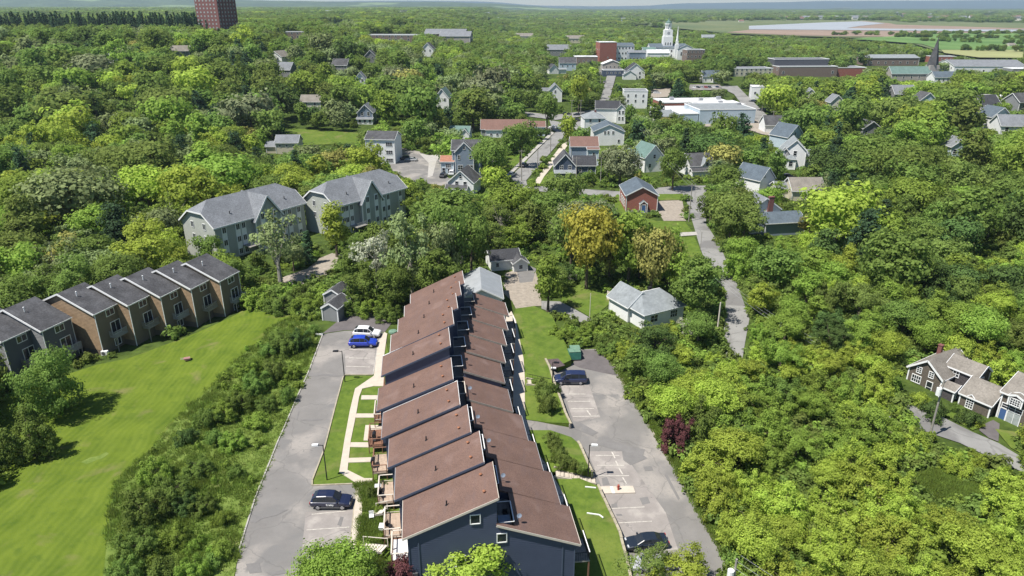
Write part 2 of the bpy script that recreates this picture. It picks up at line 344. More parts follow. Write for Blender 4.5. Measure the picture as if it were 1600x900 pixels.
def sheet(name, px, m, off=.03, parent=None, px_is_world=False, skirt=0., step=2.5, **kw):
    NSHEET[0] += 1; off = off+.0009*NSHEET[0] if off < .5 else off     # no two sheets share a plane
    pts = px if px_is_world else [gp(u, v, off) for u, v in px]
    bm = bmesh.new(); vs = [bm.verts.new((x, y, 0)) for x, y in pts]
    es = [bm.edges.new((vs[i], vs[(i+1) % len(vs)])) for i in range(len(vs))]
    bmesh.ops.triangle_fill(bm, edges=es, use_beauty=True)
    xs = [p[0] for p in pts]; ys = [p[1] for p in pts]
    big = max(max(xs)-min(xs), max(ys)-min(ys)); st = step if big < 180 else (12 if big < 900 else 150)
    for ax, lo, hi in ((0, min(xs), max(xs)), (1, min(ys), max(ys))):
        for c in frange(math.ceil(lo/st)*st, hi, st):
            co = (c, 0, 0) if ax == 0 else (0, c, 0); no = (1, 0, 0) if ax == 0 else (0, 1, 0)
            bmesh.ops.bisect_plane(bm, geom=bm.verts[:]+bm.edges[:]+bm.faces[:], plane_co=co, plane_no=no, dist=1e-4)
    for v in bm.verts:
        far = max(0, v.co.y-200)*.0015
        v.co.z = ground(v.co.x, v.co.y)+off+far
    if skirt:
        be = [e for e in bm.edges if len(e.link_faces) == 1]
        r = bmesh.ops.extrude_edge_only(bm, edges=be)
        for v in r['geom']:
            if isinstance(v, bmesh.types.BMVert): v.co.z -= skirt
    bmesh.ops.recalc_face_normals(bm, faces=bm.faces)
    up = sum(f.normal.z*f.calc_area() for f in bm.faces)
    if up < 0: bmesh.ops.reverse_faces(bm, faces=bm.faces)
    me = bpy.data.meshes.new(name); bm.to_mesh(me); bm.free(); me.materials.append(m)
    o = link(name, me, parent)
    if parent is None and 'label' not in kw: o['kind'] = 'structure'
    for k, v in kw.items(): o[k] = v
    return o
# visibility mask (quarter resolution): distance of what the photograph shows at a pixel
MW, MH = 400, 225
VIS = np.zeros((MH, MW)); BASE = np.zeros((MH, MW), bool)
GY, GX = np.mgrid[0:MH, 0:MW]; PUX = GX*4+2.; PVY = GY*4+2.
def inpoly(poly):
    r = np.zeros((MH, MW), bool); n = len(poly); j = n-1
    for i in range(n):
        xi, yi = poly[i]; xj, yj = poly[j]
        if yi != yj:
            c = ((yi > PVY) != (yj > PVY)) & (PUX < (xj-xi)*(PVY-yi)/(yj-yi)+xi); r ^= c
        j = i
    return r
_t = (PVY-450)/FPX; _dz = -PSI-_t*PCO; _dy = PCO-_t*PSI
GYD = np.where(_dz < -1e-3, -CAMZ/np.minimum(_dz, -1e-3)*_dy, 1e5)
def vis(poly, depth=None, base=False):
    if len(poly) == 4 and not isinstance(poly[0], (tuple, list)):
        a, b, c, d = poly; poly = [(a, b), (c, b), (c, d), (a, d)]
    k = inpoly(poly); d = GYD if depth is None else depth
    VIS[k] = np.maximum(VIS[k], d[k] if depth is None else d)
    if base: BASE[k] = True
FOOT = []
# ================================================================== THE GROUND
def road(name, px, m='road', off=.03, visible=True, grow=True, **kw):
    o = sheet(name, px, M[m], off, **kw)
    if visible: vis(px, base=True)
    return o
# left parking lot and its rough strip
LOT = [(364, 920), (374, 858), (399.7, 776), (433.5, 692), (462.7, 624.7), (483.7, 578), (504.7, 522), (538, 517), (565, 516), (600, 520), (591, 536), (583, 586),
       (539.7, 586), (536, 590), (523, 638.7), (506, 704), (488, 751), (488, 759), (551, 756.5), (559, 755), (553.7, 792.7), (546.7, 863), (500, 868), (470, 880), (464, 920)]
road('parking_lot', LOT, 'asphalt', .03)
road('parking_lot', [(504, 521), (530, 500), (540, 486), (600, 490), (612, 505), (601, 519), (565, 515), (538, 516)], 'asphalt_new', .035)
for p in ([(539, 545), (587, 546), (583, 585), (540, 586)], [(478, 800), (552, 797), (547, 862), (498, 866), (470, 875)]):
    sheet('parking_bay', p, M['asphalt_fade'], .045)
for p in ([(484, 583), (498, 583.5), (522, 585), (534, 587), (522, 588), (500, 586.5), (496, 588), (483, 588)], [(462, 656), (466, 643), (468, 643), (464, 656)],
          [(468, 656), (496, 653.5), (505, 655), (498, 657), (470, 657.5)], [(391, 816), (393, 804), (420, 806), (440, 797), (451, 796), (432, 805), (410, 810), (399, 817)],
          [(404, 772), (409, 770), (410, 775), (405, 777)], [(384, 881), (405, 879), (409, 894), (390, 896)], [(415, 894), (450, 890), (450, 895), (425, 899)],
          [(527, 820), (532, 807), (537, 808), (533, 822)]):
    sheet('asphalt_patch', p, M['asphalt_patch'], .05)
for a, b in (((545, 559.3), (578, 559.6)), ((541, 572.2), (578, 573.4)), ((487, 803.5), (540, 798.5)), ((479, 828), (546, 823.5)), ((474, 852), (538, 850)), ((546, 546), (584, 547))):
    t = .55*(a[1]/800)
    sheet('parking_line', [(a[0], a[1]-t), (b[0], b[1]-t), (b[0], b[1]+t), (a[0], a[1]+t)], M['paint'], .055)
# curbs round the lots: each run is one kerb
def kerb(px, wdt=.16, h=.13, m='concrete2', name='kerb', off=0.):
    pts = [gp(u, v, off) for u, v in px]; b = MB()
    for p, q in zip(pts, pts[1:]):
        n = max(1, int(math.hypot(q[0]-p[0], q[1]-p[1])/2.5))
        for i in range(n):
            a = [p[k]+(q[k]-p[k])*i/n for k in (0, 1)]; c = [p[k]+(q[k]-p[k])*((i+1)/n-.006) for k in (0, 1)]
            b.bar((a[0], a[1], ground(*a)+off+h/2-.03), (c[0], c[1], ground(*c)+off+h/2-.03), wdt, h+.06)
    return b.build(name, M[m], kind='structure')
kerb([(374, 858), (399.7, 776), (433.5, 692), (462.7, 624.7), (483.7, 578), (504.7, 522)])
kerb([(583, 586), (539.7, 586), (536, 590), (523, 638.7), (506, 704), (488, 751), (488, 759), (551, 756.5)], m='timber')
kerb([(598, 522), (591, 536), (583, 586)]); kerb([(559, 755), (553.7, 792.7), (546.7, 863)], m='timber')
# grass round the building, west side
WLAWN = [(583, 587), (541, 588), (537, 592), (524, 640), (508, 704), (490, 751), (490, 757), (551, 754.5), (560, 752), (556, 792), (548, 863), (545, 920), (660, 920), (640, 700), (600, 520)]
sheet('lawn', WLAWN, M['lawn'], .07); vis(WLAWN, base=True)
WALK = [(600.3, 518.5), (605, 521), (596, 587), (584, 603), (566, 607), (561, 620), (557, 644), (548, 688), (543, 734), (569, 747), (567, 775), (565, 807), (562, 865), (560, 915), (545, 915), (547, 863), (554, 792),
        (559, 756), (530, 737), (538.5, 685), (546.7, 641), (554.8, 607), (584, 587), (591, 536)]
sheet('sidewalk', WALK, M['concrete'], .15, skirt=.1); vis(WALK, base=True)
for p in ([(584, 594), (594, 588), (601, 590), (601, 603), (583, 603)], [(565, 617.5), (600, 617.5), (600, 623.5), (564, 624)], [(557, 646), (600, 646), (600, 652), (555, 652.3)],
          [(571, 664), (600, 664), (600, 688), (568, 688)], [(548, 691), (600, 691), (600, 699), (547, 698)], [(544, 715.5), (604, 713.5), (604, 720.5), (543, 722.5)],
          [(569, 747), (582, 747), (582, 757), (568, 757)]):
    sheet('path', p, M['concrete'], .14, skirt=.08)
sheet('garden_bed', [(562, 870), (590, 868), (606, 880), (600, 915), (556, 915)], M['mulch'], .11)
# mown field on the left
TURF = [(-60, 940), (150, 940), (162, 893), (173, 787), (187, 747), (233, 707), (270, 660), (327, 607), (360, 573), (383, 550), (407, 532), (420, 515), (437, 503), (458, 494), (440, 489), (400, 487), (380, 484), (368, 492),
        (200, 560), (150, 570), (60, 600), (-60, 640)]
sheet('mown_field', TURF, M['turf'], .06); vis([p for p in TURF], base=True)
sheet('worn_patch', [(126, 722), (140, 715), (155, 712), (166, 706), (170, 709), (160, 716), (148, 720), (136, 725)], M['verge'], .07)
ROUGH = [(162, 893), (173, 787), (187, 747), (233, 707), (270, 660), (327, 607), (360, 573), (383, 550), (407, 532), (420, 515), (458, 494), (500, 515), (484, 578), (462, 625), (433, 692), (400, 776), (374, 858), (360, 930), (150, 930)]
sheet('rough_grass', ROUGH, M['verge'], .05); vis([(u, v-6) for u, v in ROUGH]); BASE[inpoly(ROUGH)] = True; RM = inpoly(ROUGH)
# east side: lawns 1.1 m above the lot behind a timber wall
EH = 1.1
LAWN_E1 = [(806, 482), (835, 478), (862, 492), (885, 540), (893, 562), (872, 572), (858, 561), (861, 572), (863, 590), (873, 615), (884, 646), (892, 661), (858, 660), (822, 655), (816, 600), (812, 540), (800, 500)]
LAWN_E2 = [(820, 672), (860, 672), (893, 683), (905, 693.5), (917, 718), (926, 738), (905, 735), (872, 734), (858, 742), (838, 715)]
LAWN_E3 = [(872, 748), (905, 747), (934, 759), (949, 789), (968, 829), (980, 875), (986, 915), (860, 915), (850, 800), (845, 748)]
for p in (LAWN_E1, LAWN_E2, LAWN_E3): sheet('lawn', p, M['lawn'], EH, skirt=1.25); vis(p, base=True)
WALKE = [(799, 486), (806, 500), (812, 530), (818, 560), (820, 590), (820, 620), (821, 652), (834, 700), (851, 722), (867, 748), (884, 778), (893, 800), (880, 800), (840, 740), (790, 600), (785, 500)]
sheet('sidewalk', WALKE, M['concrete'], EH+.03, skirt=.2); vis([(806, 500), (818, 560), (821, 652), (834, 700), (893, 800), (880, 800), (812, 650), (810, 560)])
LANE = [(800, 656), (822, 656), (858, 661), (893, 664), (905, 672), (915, 690), (905, 692), (893, 684), (860, 673), (826, 671), (800, 671)]
def lane():
    b = MB(); L0 = [(800, 656), (822, 656), (858, 661), (893, 664), (912, 668)]; L1 = [(800, 671), (826, 671.5), (860, 673.5), (893, 684.5), (907, 695)]
    hs = [EH+.02, EH+.02, EH*.8, .35, .045]; vs = []
    for i in range(5):
        for q in (L0[i], L1[i]): x, y = gp(*q, hs[i]); vs.append((x, y, ground(x, y)+hs[i]))
    b.add(vs, [(2*i, 2*i+1, 2*i+3, 2*i+2) for i in range(4)]); o = b.build('lane', M['asphalt'], kind='structure'); fixn(o)
    if o.data.polygons[0].normal.z < 0: o.data.flip_normals()
lane(); vis(LANE, base=True)
LOTE = [(903, 546), (935, 545), (947, 554), (962, 576), (980, 610), (1002.5, 646), (1025, 682), (1059, 741), (1092, 802), (1120, 849), (1141, 891), (1160, 930), (975, 930), (985, 900), (978, 874), (966, 830), (947, 790), (933, 757.7),
        (915, 720), (903, 693.5), (885, 686), (880, 664), (892, 663), (882, 646), (870, 610), (860, 580), (862, 574), (880, 572), (895, 568), (902, 562)]
road('parking_lot', LOTE, 'asphalt', .03)
sheet('parking_lot', [(903, 548), (935, 546), (947, 554), (962, 576), (965, 587), (940, 582), (905, 574), (895, 569)], M['asphalt_new'], .045)
sheet('parking_bay', [(875, 600), (920, 600), (938, 652), (897, 660)], M['asphalt_fade'], .045)
sheet('parking_bay', [(918, 705), (972, 705), (1040, 800), (1060, 860), (990, 860), (952, 790)], M['asphalt_fade'], .045)
for p in ([(936, 683), (950, 682), (960, 690), (990, 699), (1008, 702), (1005, 712), (992, 714), (975, 706), (950, 700), (930, 694)], [(972, 706), (1000, 708), (1012, 716), (985, 727), (974, 719)], [(1005, 729), (1018, 728), (1021, 735), (1008, 736)],
          [(999, 778), (1012, 776), (1016, 786), (1004, 789)], [(955, 788), (964, 786), (965, 793), (956, 793)], [(962, 803), (971, 803), (973, 806), (964, 806)],
          [(1038, 742), (1042, 740), (1062, 778), (1060, 782)], [(940, 747), (948, 745), (953, 757), (942, 759)], [(880, 656), (905, 659), (935, 676), (925, 681), (900, 671), (862, 664)]):
    sheet('asphalt_patch', p, M['asphalt_patch'], .052)
for a, b in (((931, 711.5), (968, 711.7)), ((933, 727), (975, 727)), ((934, 743.5), (983, 743.2)), ((956, 794.5), (1007, 792)), ((966, 817), (1018.5, 814.3)), ((883, 604.8), (905, 604.8)), ((887, 615.8), (915, 615.6)),
             ((887, 627), (922, 627)), ((892, 638.5), (928, 638.3)), ((895, 651), (935, 650))):
    t = .55*(a[1]/800)
    sheet('parking_line', [(a[0], a[1]-t), (b[0], b[1]-t), (b[0], b[1]+t), (a[0], a[1]+t)], M['paint'], .056)
for a, b in (((917, 641), (923, 649)), ((956, 706), (961, 716)), ((962, 720), (966, 728)), ((967, 731), (973, 741)), ((973, 746), (979, 756))):
    sheet('parking_line', [(a[0]-1, a[1]), (a[0]+1, a[1]), (b[0]+1, b[1]), (b[0]-1, b[1])], M['paint'], .056)
EDGE = [(947, 554), (962, 576), (980, 610), (1002.5, 646), (1025, 682), (1059, 741), (1092, 802), (1120, 849), (1141, 891)]
sheet('gravel_edge', [(u-1, v) for u, v in EDGE]+[(u+5, v-1) for u, v in EDGE[::-1]], M['gravel'], .048)
vis([(u+16, v) for u, v in EDGE]+[(u, v) for u, v in EDGE[::-1]])
# raised concrete pad with a white stripe
sheet('concrete_pad', [(935.7, 760), (989, 759), (992.8, 769.5), (940, 771)], M['concrete'], .16, skirt=.16)
sheet('painted_stripe', [(953, 760), (957, 760), (961, 770.5), (957, 770.6)], M['white'], .17)
# timber retaining walls: stacked courses, every cap timber its own piece
def retaining(px, label, capm='timber'):
    pts = [gp(u, v, EH) for u, v in px]; x0, y0 = pts[0]
    T = thing('retaining_wall', label, 'retaining wall', (x0, y0, ground(x0, y0)), 0, 'timber retaining walls beside the right parking lot')
    b = MB(); caps = []
    for p, q in zip(pts, pts[1:]):
        L = math.hypot(q[0]-p[0], q[1]-p[1]); n = max(1, round(L/1.2)); nx, ny = (q[1]-p[1])/L*.06, -(q[0]-p[0])/L*.06
        for i in range(n):
            a = [p[k]+(q[k]-p[k])*i/n for k in (0, 1)]; c = [p[k]+(q[k]-p[k])*((i+1)/n-.03/L*1.2) for k in (0, 1)]
            za, zc = ground(*a), ground(*c)
            for h in range(5):
                o = (.03 if h % 2 else 0)
                b.bar((a[0]-x0+nx*(1+o), a[1]-y0+ny, za-ground(x0, y0)+h*.22), (c[0]-x0+nx*(1+o), c[1]-y0+ny, zc-ground(x0, y0)+h*.22), .2+o, .2)
            cb = MB(); jx = random.uniform(-.02, .02)
            cb.bar((a[0]-x0+jx, a[1]-y0, za-ground(x0, y0)+EH+.06), (c[0]-x0+jx, c[1]-y0, zc-ground(x0, y0)+EH+.06), .3, .16); caps.append(cb)
    b.build('timber_courses', M['wood_grey'], T, kind='stuff')
    for cb in caps: cb.build('cap_timber', M[capm], T)
retaining([(852.5, 561), (858, 572), (861, 581), (864, 592), (873, 615), (884, 646), (892, 663)], 'timber retaining wall along the lawn beside the dark blue minivan')
retaining([(903, 690), (906, 694), (917, 720), (926, 738)], 'short timber retaining wall between the lane and the lamp by the lot stairs')
retaining([(934, 757.7), (949, 790), (959, 810), (968, 830), (980, 877), (986, 905)], 'long timber retaining wall running past the concrete pad and dark sedan')
# gravel bed and stair beds
sheet('gravel_bed', [(855, 561.5), (872, 560), (883, 571), (866, 575), (861, 572)], M['mulch'], EH+.03)
# far lawns, drives and streets
for p, m in (([(790, 427), (815, 418), (835, 420), (845, 448), (846, 478), (835, 478), (806, 482), (800, 470), (786, 458), (783, 440)], 'gravel'),
             ([(808, 425), (828, 415), (838, 420), (832, 440), (812, 442)], 'asphalt_patch'),
             ([(846, 470), (875, 471), (900, 484), (928, 500), (924, 506), (898, 503), (866, 490), (846, 482)], 'road'),
             ([(430, 438), (480, 420), (500, 403), (520, 395), (540, 400), (505, 435), (480, 446), (440, 448)], 'gravel')):
    road('driveway', p, m, .04)
for p in ([(878, 452), (905, 445), (948, 455), (958, 470), (946, 480), (925, 497), (900, 482), (878, 470)], [(1026, 345), (1070, 346), (1082, 362), (1046, 364), (1020, 360), (960, 330), (962, 305), (966, 303), (985, 333), (1005, 340)],
          [(1048, 372), (1085, 370), (1093, 388), (1100, 405), (1060, 400), (1048, 385)], [(790, 240), (825, 250), (815, 262), (795, 265)], [(832, 230), (862, 213), (835, 236), (820, 252)],
          [(872, 262), (892, 286), (840, 288), (850, 276)], [(935, 232), (948, 232), (950, 242), (934, 244)], [(958, 280), (985, 279), (985, 288), (960, 290)], [(1020, 303), (1068, 303), (1066, 312), (1028, 313)],
          [(615, 185), (635, 186), (635, 195), (615, 196)], [(440, 200), (560, 208), (560, 225), (440, 228)]):
    road('lawn', p, 'lawn', .05)
ROAD = [(1135, 560), (1131, 518), (1134, 472.5), (1126.7, 443.8), (1102, 409), (1093.7, 386), (1083.6, 351.8), (1072, 312), (1063, 297), (1062, 290), (1106, 290), (1102, 312), (1103.7, 350), (1125, 383), (1137, 413), (1154, 449.5), (1171, 498), (1165, 530), (1160, 560)]
road('street', ROAD)
road('street', [(790, 291), (844, 291), (968, 299), (1063, 290), (1062, 297), (1070, 302), (968, 308), (844, 299), (790, 299)], 'road')
road('street', [(797, 277), (808, 290), (824, 290), (822, 282), (878, 218), (885, 205), (868, 205), (868, 207)], 'road')
road('sidewalk', [(834, 290), (842, 290), (850, 276), (871, 250), (888, 226), (886, 222), (878, 226), (858, 252), (838, 280)], 'concrete', .06)
road('sidewalk', [(788, 276), (794, 277), (866, 208), (862, 206)], 'concrete2', .06)
road('street', [(858, 188), (895, 195), (925, 178), (940, 150), (949, 117), (963, 117), (954, 150), (944, 178), (905, 203), (885, 206), (868, 205), (836, 194), (838, 190), (864, 203)], 'road')
road('street', [(815, 175), (868, 180), (930, 172), (928, 180), (868, 188), (815, 181)], 'road')
road('parking_lot', [(608, 252), (628, 232), (655, 237), (672, 245), (690, 250), (700, 278), (735, 285), (735, 291), (690, 290), (640, 282), (612, 266)], 'asphalt')
road('driveway', [(655, 240), (672, 243), (690, 240), (682, 252), (676, 275), (668, 278), (670, 255)], 'concrete2', .05)
road('driveway', [(1026, 314), (1066, 312.5), (1072, 345), (1037, 345), (1028, 330)], 'gravel', .04)
road('driveway', [(1046, 364), (1088, 362), (1090, 367), (1048, 370)], 'concrete2', .04)
road('street', [(1120, 135), (1152, 135), (1200, 182), (1222, 215), (1205, 215), (1183, 200), (1176, 186), (1147, 148)], 'road')
road('parking_lot', [(1176, 186), (1200, 196), (1215, 214), (1190, 210), (1160, 200), (1100, 198), (1100, 194)], 'gravel', .04)
road('parking_lot', [(1078, 133), (1125, 133), (1130, 141), (1076, 142)], 'asphalt')
road('parking_lot', [(1016, 140), (1048, 138), (1046, 152), (1016, 154)], 'gravel')
road('street', [(935, 105), (965, 104), (965, 117), (935, 118)], 'asphalt')
sheet('street', [(1360, 655), (1400, 628), (1450, 640), (1520, 675), (1560, 692), (1640, 740), (1640, 756), (1550, 716), (1500, 692), (1440, 672), (1400, 652)], M['road'], .04)
vis([(1415, 632), (1450, 640), (1520, 675), (1545, 690), (1530, 700), (1500, 695), (1450, 672), (1425, 650)], base=True)
road('lawn', [(1470, 636), (1500, 645), (1530, 668), (1520, 672), (1490, 655), (1465, 645)], 'lawn', .06)
road('driveway', [(1534, 664), (1552, 656), (1562, 662), (1560, 690), (1545, 684), (1530, 672)], 'asphalt_new', .05)
road('lawn', [(1555, 670), (1600, 676), (1640, 690), (1640, 730), (1580, 700)], 'lawn', .06)
BASE[inpoly([(1430, 660), (1640, 700), (1640, 760), (1500, 710)])] = True
road('rough_grass', [(1430, 745), (1470, 735), (1530, 760), (1560, 790), (1500, 790), (1440, 775)], 'verge', .06)
# parkway strip of the far street and the marsh
def far(name, px, m, off=1.0): 
    o = sheet(name, px, M[m], off, step=25); VIS[inpoly(px)] = np.maximum(VIS[inpoly(px)], 3e4); BASE[inpoly(px)] = True; return o
far('marsh', [(940, 36), (1180, 33), (1350, 33), (1620, 38), (1700, 60), (1700, 82), (1470, 82), (1400, 62), (1250, 58), (1140, 54), (1040, 44)], 'marsh', .6)
far('mud_flat', [(1135, 52), (1180, 47), (1300, 48), (1500, 51), (1620, 52), (1620, 54), (1455, 54), (1400, 59), (1250, 57)], 'mudflat', 1.0)
far('mud_flat', [(1280, 37), (1350, 34.5), (1390, 38), (1400, 40), (1620, 46.5), (1620, 47.5), (1320, 46)], 'mudflat', 1.1)
far('river', [(1170, 42), (1290, 36.5), (1345, 35), (1383, 38), (1345, 42), (1322, 45.5), (1400, 46.4), (1640, 48), (1640, 51.5), (1330, 48.5), (1170, 47.5)], 'water', 1.6)
far('field', [(1330, 62), (1480, 53), (1640, 53), (1640, 79), (1470, 79), (1440, 70)], 'field', 1.2)
far('field', [(1470, 79), (1640, 79), (1640, 92), (1530, 91), (1475, 84)], 'field_pale', 1.0)
far('field', [(1300, 12.5), (1332, 12.8), (1330, 14.5), (1302, 14.2)], 'field_pale', 3.)
far('field', [(960, 31), (1150, 30), (1160, 32.5), (1000, 34)], 'field_pale', 2.)
# hills on the horizon
def ridge(name, D, crest, m, depth, seed, rough=6., step=14):
    rng = random.Random(seed); b = MB(); us = frange(-700, 2300, step); vs = []; nr = 7
    ks = sorted(crest)
    def cv(u):
        if u <= ks[0][0]: return ks[0][1]
        for (u0, v0), (u1, v1) in zip(ks, ks[1:]):
            if u0 <= u <= u1: t = (u-u0)/(u1-u0); t = t*t*(3-2*t); return v0+(v1-v0)*t
        return ks[-1][1]
    for u in us:
        d = ray(u, cv(u)); t = D/d[1]; X = d[0]*t; Z = CAMZ+d[2]*t+rng.uniform(-rough, rough)*.5
        for j in range(nr):
            k = j/(nr-2); yy = D-depth*(1-min(k, 1)) if j < nr-1 else D+depth*.6
            z = -2+(Z+2)*ss(min(k, 1)) if j < nr-1 else -2
            vs.append((X*yy/D, yy, z+(rng.uniform(-rough, rough) if 0 < j < nr-2 else 0)))
    b.v = vs; b.f = [(i*nr+j, (i+1)*nr+j, (i+1)*nr+j+1, i*nr+j+1) for i in range(len(us)-1) for j in range(nr-1)]; b.m = [0]*len(b.f)
    return b.build(name, M[m], smooth=True, kind='structure')
ridge('wooded_hills', 8200, [(-700, -26), (0, -10), (300, -3), (430, 1), (560, 3), (680, 2.5), (760, 5), (830, 9), (870, 13), (960, 14), (1100, 13.5), (2300, 13)], 'hill', 2600, 3, 3.)
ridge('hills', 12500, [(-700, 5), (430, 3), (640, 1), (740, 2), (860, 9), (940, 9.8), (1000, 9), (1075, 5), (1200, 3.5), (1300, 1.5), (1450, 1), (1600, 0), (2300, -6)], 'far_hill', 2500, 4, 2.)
# ================================================================== BUILDING KIT
WC = {}
def winmesh(w_, h_, cols=1, rows=1, fr='white', gl='glass', deep=.06, fw=.09):
    k = (round(w_, 2), round(h_, 2), cols, rows, fr, gl)
    if k in WC: return WC[k]
    g = MB(); g.box(-w_/2, -.012, 0, w_/2, .01, h_); f = MB()
    f.box(-w_/2-fw, -deep, -fw, -w_/2, .02, h_+fw); f.box(w_/2, -deep, -fw, w_/2+fw, .02, h_+fw)
    f.box(-w_/2, -deep, h_, w_/2, .02, h_+fw); f.box(-w_/2, -deep-.02, -fw, w_/2, .02, 0)
    for i in range(1, cols): x = -w_/2+w_*i/cols; f.box(x-.03, -deep*.8, 0, x+.03, -.013, h_)
    for i in range(1, rows): z = h_*i/rows; f.box(-w_/2, -deep*.7, z-.025, w_/2, -.013, z+.025)
    WC[k] = (g.mesh('window', M[gl]), f.mesh('frame', M[fr])); return WC[k]
def window(par, x, y, z, ang, w_=1., h_=1.3, cols=1, rows=2, fr='white', gl='glass', name='window', frame=True):
    g, f = winmesh(w_, h_, cols, rows, fr, gl); o = link(name, g, par, (x, y, z), ang)
    if frame: link('frame', f, o)
    return o
FACE = {'F': (0, -1, 0.), 'B': (0, 1, math.pi), 'L': (-1, 0, -math.pi/2), 'R': (1, 0, math.pi/2)}
def facewin(par, ox, oy, W_, D_, face, s, z, **k):
    fx, fy, a = FACE[face]; e = .03
    if fx == 0: x = ox+s; y = oy+fy*(D_/2+e)
    else: x = ox+fx*(W_/2+e); y = oy+s
    return window(par, x, y, z, a, **k)
def vol(par, ox, oy, w_, d_, eave, rise, ridge='x', wall='white_siding', roof='roof_grey', z0=-1.2, over=.35, trim='white', hip=0., wins=(), chim=None, rt=.16, shed=False, kids=True):
    """one block of a house: wall body, roof, trim and openings; centre (ox,oy), front towards -y"""
    x0, x1, y0, y1 = ox-w_/2, ox+w_/2, oy-d_/2, oy+d_/2; b = MB(); r = MB(); t = MB()
    if rise <= 0:
        b.box(x0, y0, z0, x1, y1, eave); r.box(x0-.05, y0-.05, eave, x1+.05, y1+.05, eave+.12)
        for a in ((x0-.12, y0-.12, x1+.12, y0+.12), (x0-.12, y1-.12, x1+.12, y1+.12), (x0-.12, y0+.12, x0+.12, y1-.12), (x1-.12, y0+.12, x1+.12, y1-.12)): t.box(a[0], a[1], eave+.0, a[2], a[3], eave+.4)
    else:
        zr = eave+rise
        if ridge == 'x':
            if hip: b.box(x0, y0, z0, x1, y1, eave)
            else: b.prism([(y0, z0), (y1, z0), (y1, eave), (oy, zr), (y0, eave)], 'x', x0, x1)
        else:
            if hip: b.box(x0, y0, z0, x1, y1, eave)
            else: b.prism([(x0, z0), (x1, z0), (x1, eave), (ox, zr), (x0, eave)], 'y', y0, y1)
        half = (d_ if ridge == 'x' else w_)/2; sl_ = rise/half; oz = over*sl_; u = .06
        if hip:
            hl = (w_ if ridge == 'x' else d_)/2; hp = min(hip, hl*.98); ze = eave-oz+u
            if ridge == 'x':
                A, B, Cc, D = (x0-over, y0-over, ze), (x1+over, y0-over, ze), (x1+over, y1+over, ze), (x0-over, y1+over, ze); E_, F_ = (x0+hp, oy, zr+u), (x1-hp, oy, zr+u)
                vs = [A, B, Cc, D, E_, F_]; fs = [(0, 1, 5, 4), (1, 2, 5), (2, 3, 4, 5), (3, 0, 4), (3, 2, 1, 0)]
            else:
                A, B, Cc, D = (x0-over, y0-over, ze), (x1+over, y0-over, ze), (x1+over, y1+over, ze), (x0-over, y1+over, ze); E_, F_ = (ox, y0+hp, zr+u), (ox, y1-hp, zr+u)
                vs = [A, B, Cc, D, E_, F_]; fs = [(0, 1, 4), (1, 2, 5, 4), (2, 3, 5), (3, 0, 4, 5), (3, 2, 1, 0)]
            r.add(vs, fs)
            for p, q in ((A, B), (B, Cc), (Cc, D), (D, A)): t.bar((p[0], p[1], p[2]-.06), (q[0], q[1], q[2]-.06), .05, .16)
            t.bar(E_, F_, .14, .06)
        elif ridge == 'x':
            for s_ in (-1, 1):
                ye = oy+s_*(half+over); q = [(x0-over, oy, zr+u), (x0-over, ye, eave-oz+u), (x1+over, ye, eave-oz+u), (x1+over, oy, zr+u)]
                r.slab([(a, c, d+rt) for a, c, d in q], rt)
                t.bar((x0-over, ye+s_*.03, eave-oz+u+.04), (x1+over, ye+s_*.03, eave-oz+u+.04), .05, .2)
                for xe in (x0-over-.03, x1+over+.03): t.bar((xe, oy, zr+u+.04), (xe, ye, eave-oz+u+.04), .05, .26)
        else:
            for s_ in (-1, 1):
                xe = ox+s_*(half+over); q = [(ox, y0-over, zr+u), (xe, y0-over, eave-oz+u), (xe, y1+over, eave-oz+u), (ox, y1+over, zr+u)]
                r.slab([(a, c, d+rt) for a, c, d in q], rt)
                t.bar((xe+s_*.03, y0-over, eave-oz+u+.04), (xe+s_*.03, y1+over, eave-oz+u+.04), .05, .2)
                for ye in (y0-over-.03, y1+over+.03): t.bar((ox, ye, zr+u+.04), (xe, ye, eave-oz+u+.04), .05, .26)
        for cx, cy in ((x0, y0), (x1, y0), (x1, y1), (x0, y1)): t.box(cx-.09, cy-.09, max(z0, 0), cx+.09, cy+.09, eave-.05)
    wo = fixn(b.build('wall', M[wall], par)); ro = fixn(r.build('roof', M[roof], par)); fixn(t.build('trim', M[trim], par))
    for wn in wins:
        face, s, z = wn[:3]; kw = dict(w_=1., h_=1.3)
        if len(wn) > 3: kw['w_'] = wn[3]
        if len(wn) > 4: kw['h_'] = wn[4]
        if len(wn) > 5: kw.update(wn[5])
        facewin(par, ox, oy, w_, d_, face, s, z, **kw)
    if chim:
        c = MB(); cx, cy, cw, ch = chim[:4]; zb = eave; c.box(cx-cw/2, cy-cw/2, zb-.5, cx+cw/2, cy+cw/2, eave+rise+ch); c.box(cx-cw/2-.06, cy-cw/2-.06, eave+rise+ch, cx+cw/2+.06, cy+cw/2+.06, eave+rise+ch+.12)
        c.build('chimney', M[chim[4] if len(chim) > 4 else 'brick'], ro)
    return wo, ro
def row(face, n, span, z, *a): return [(face, -span/2+span*i/(n-1) if n > 1 else 0, z)+a for i in range(n)]
def house(name, label, cat, pos, rot, rad, visbox=None, group=None):
    if visbox and rad > 4: pass
    x, y = pos[:2]; z = pos[2] if len(pos) > 2 else ground(x, y)
    FOOT.append((x, y, rad))
    if visbox: vis(visbox, y-rad*.35)
    return thing(name, label, cat, (x, y, z), R(rot), group)
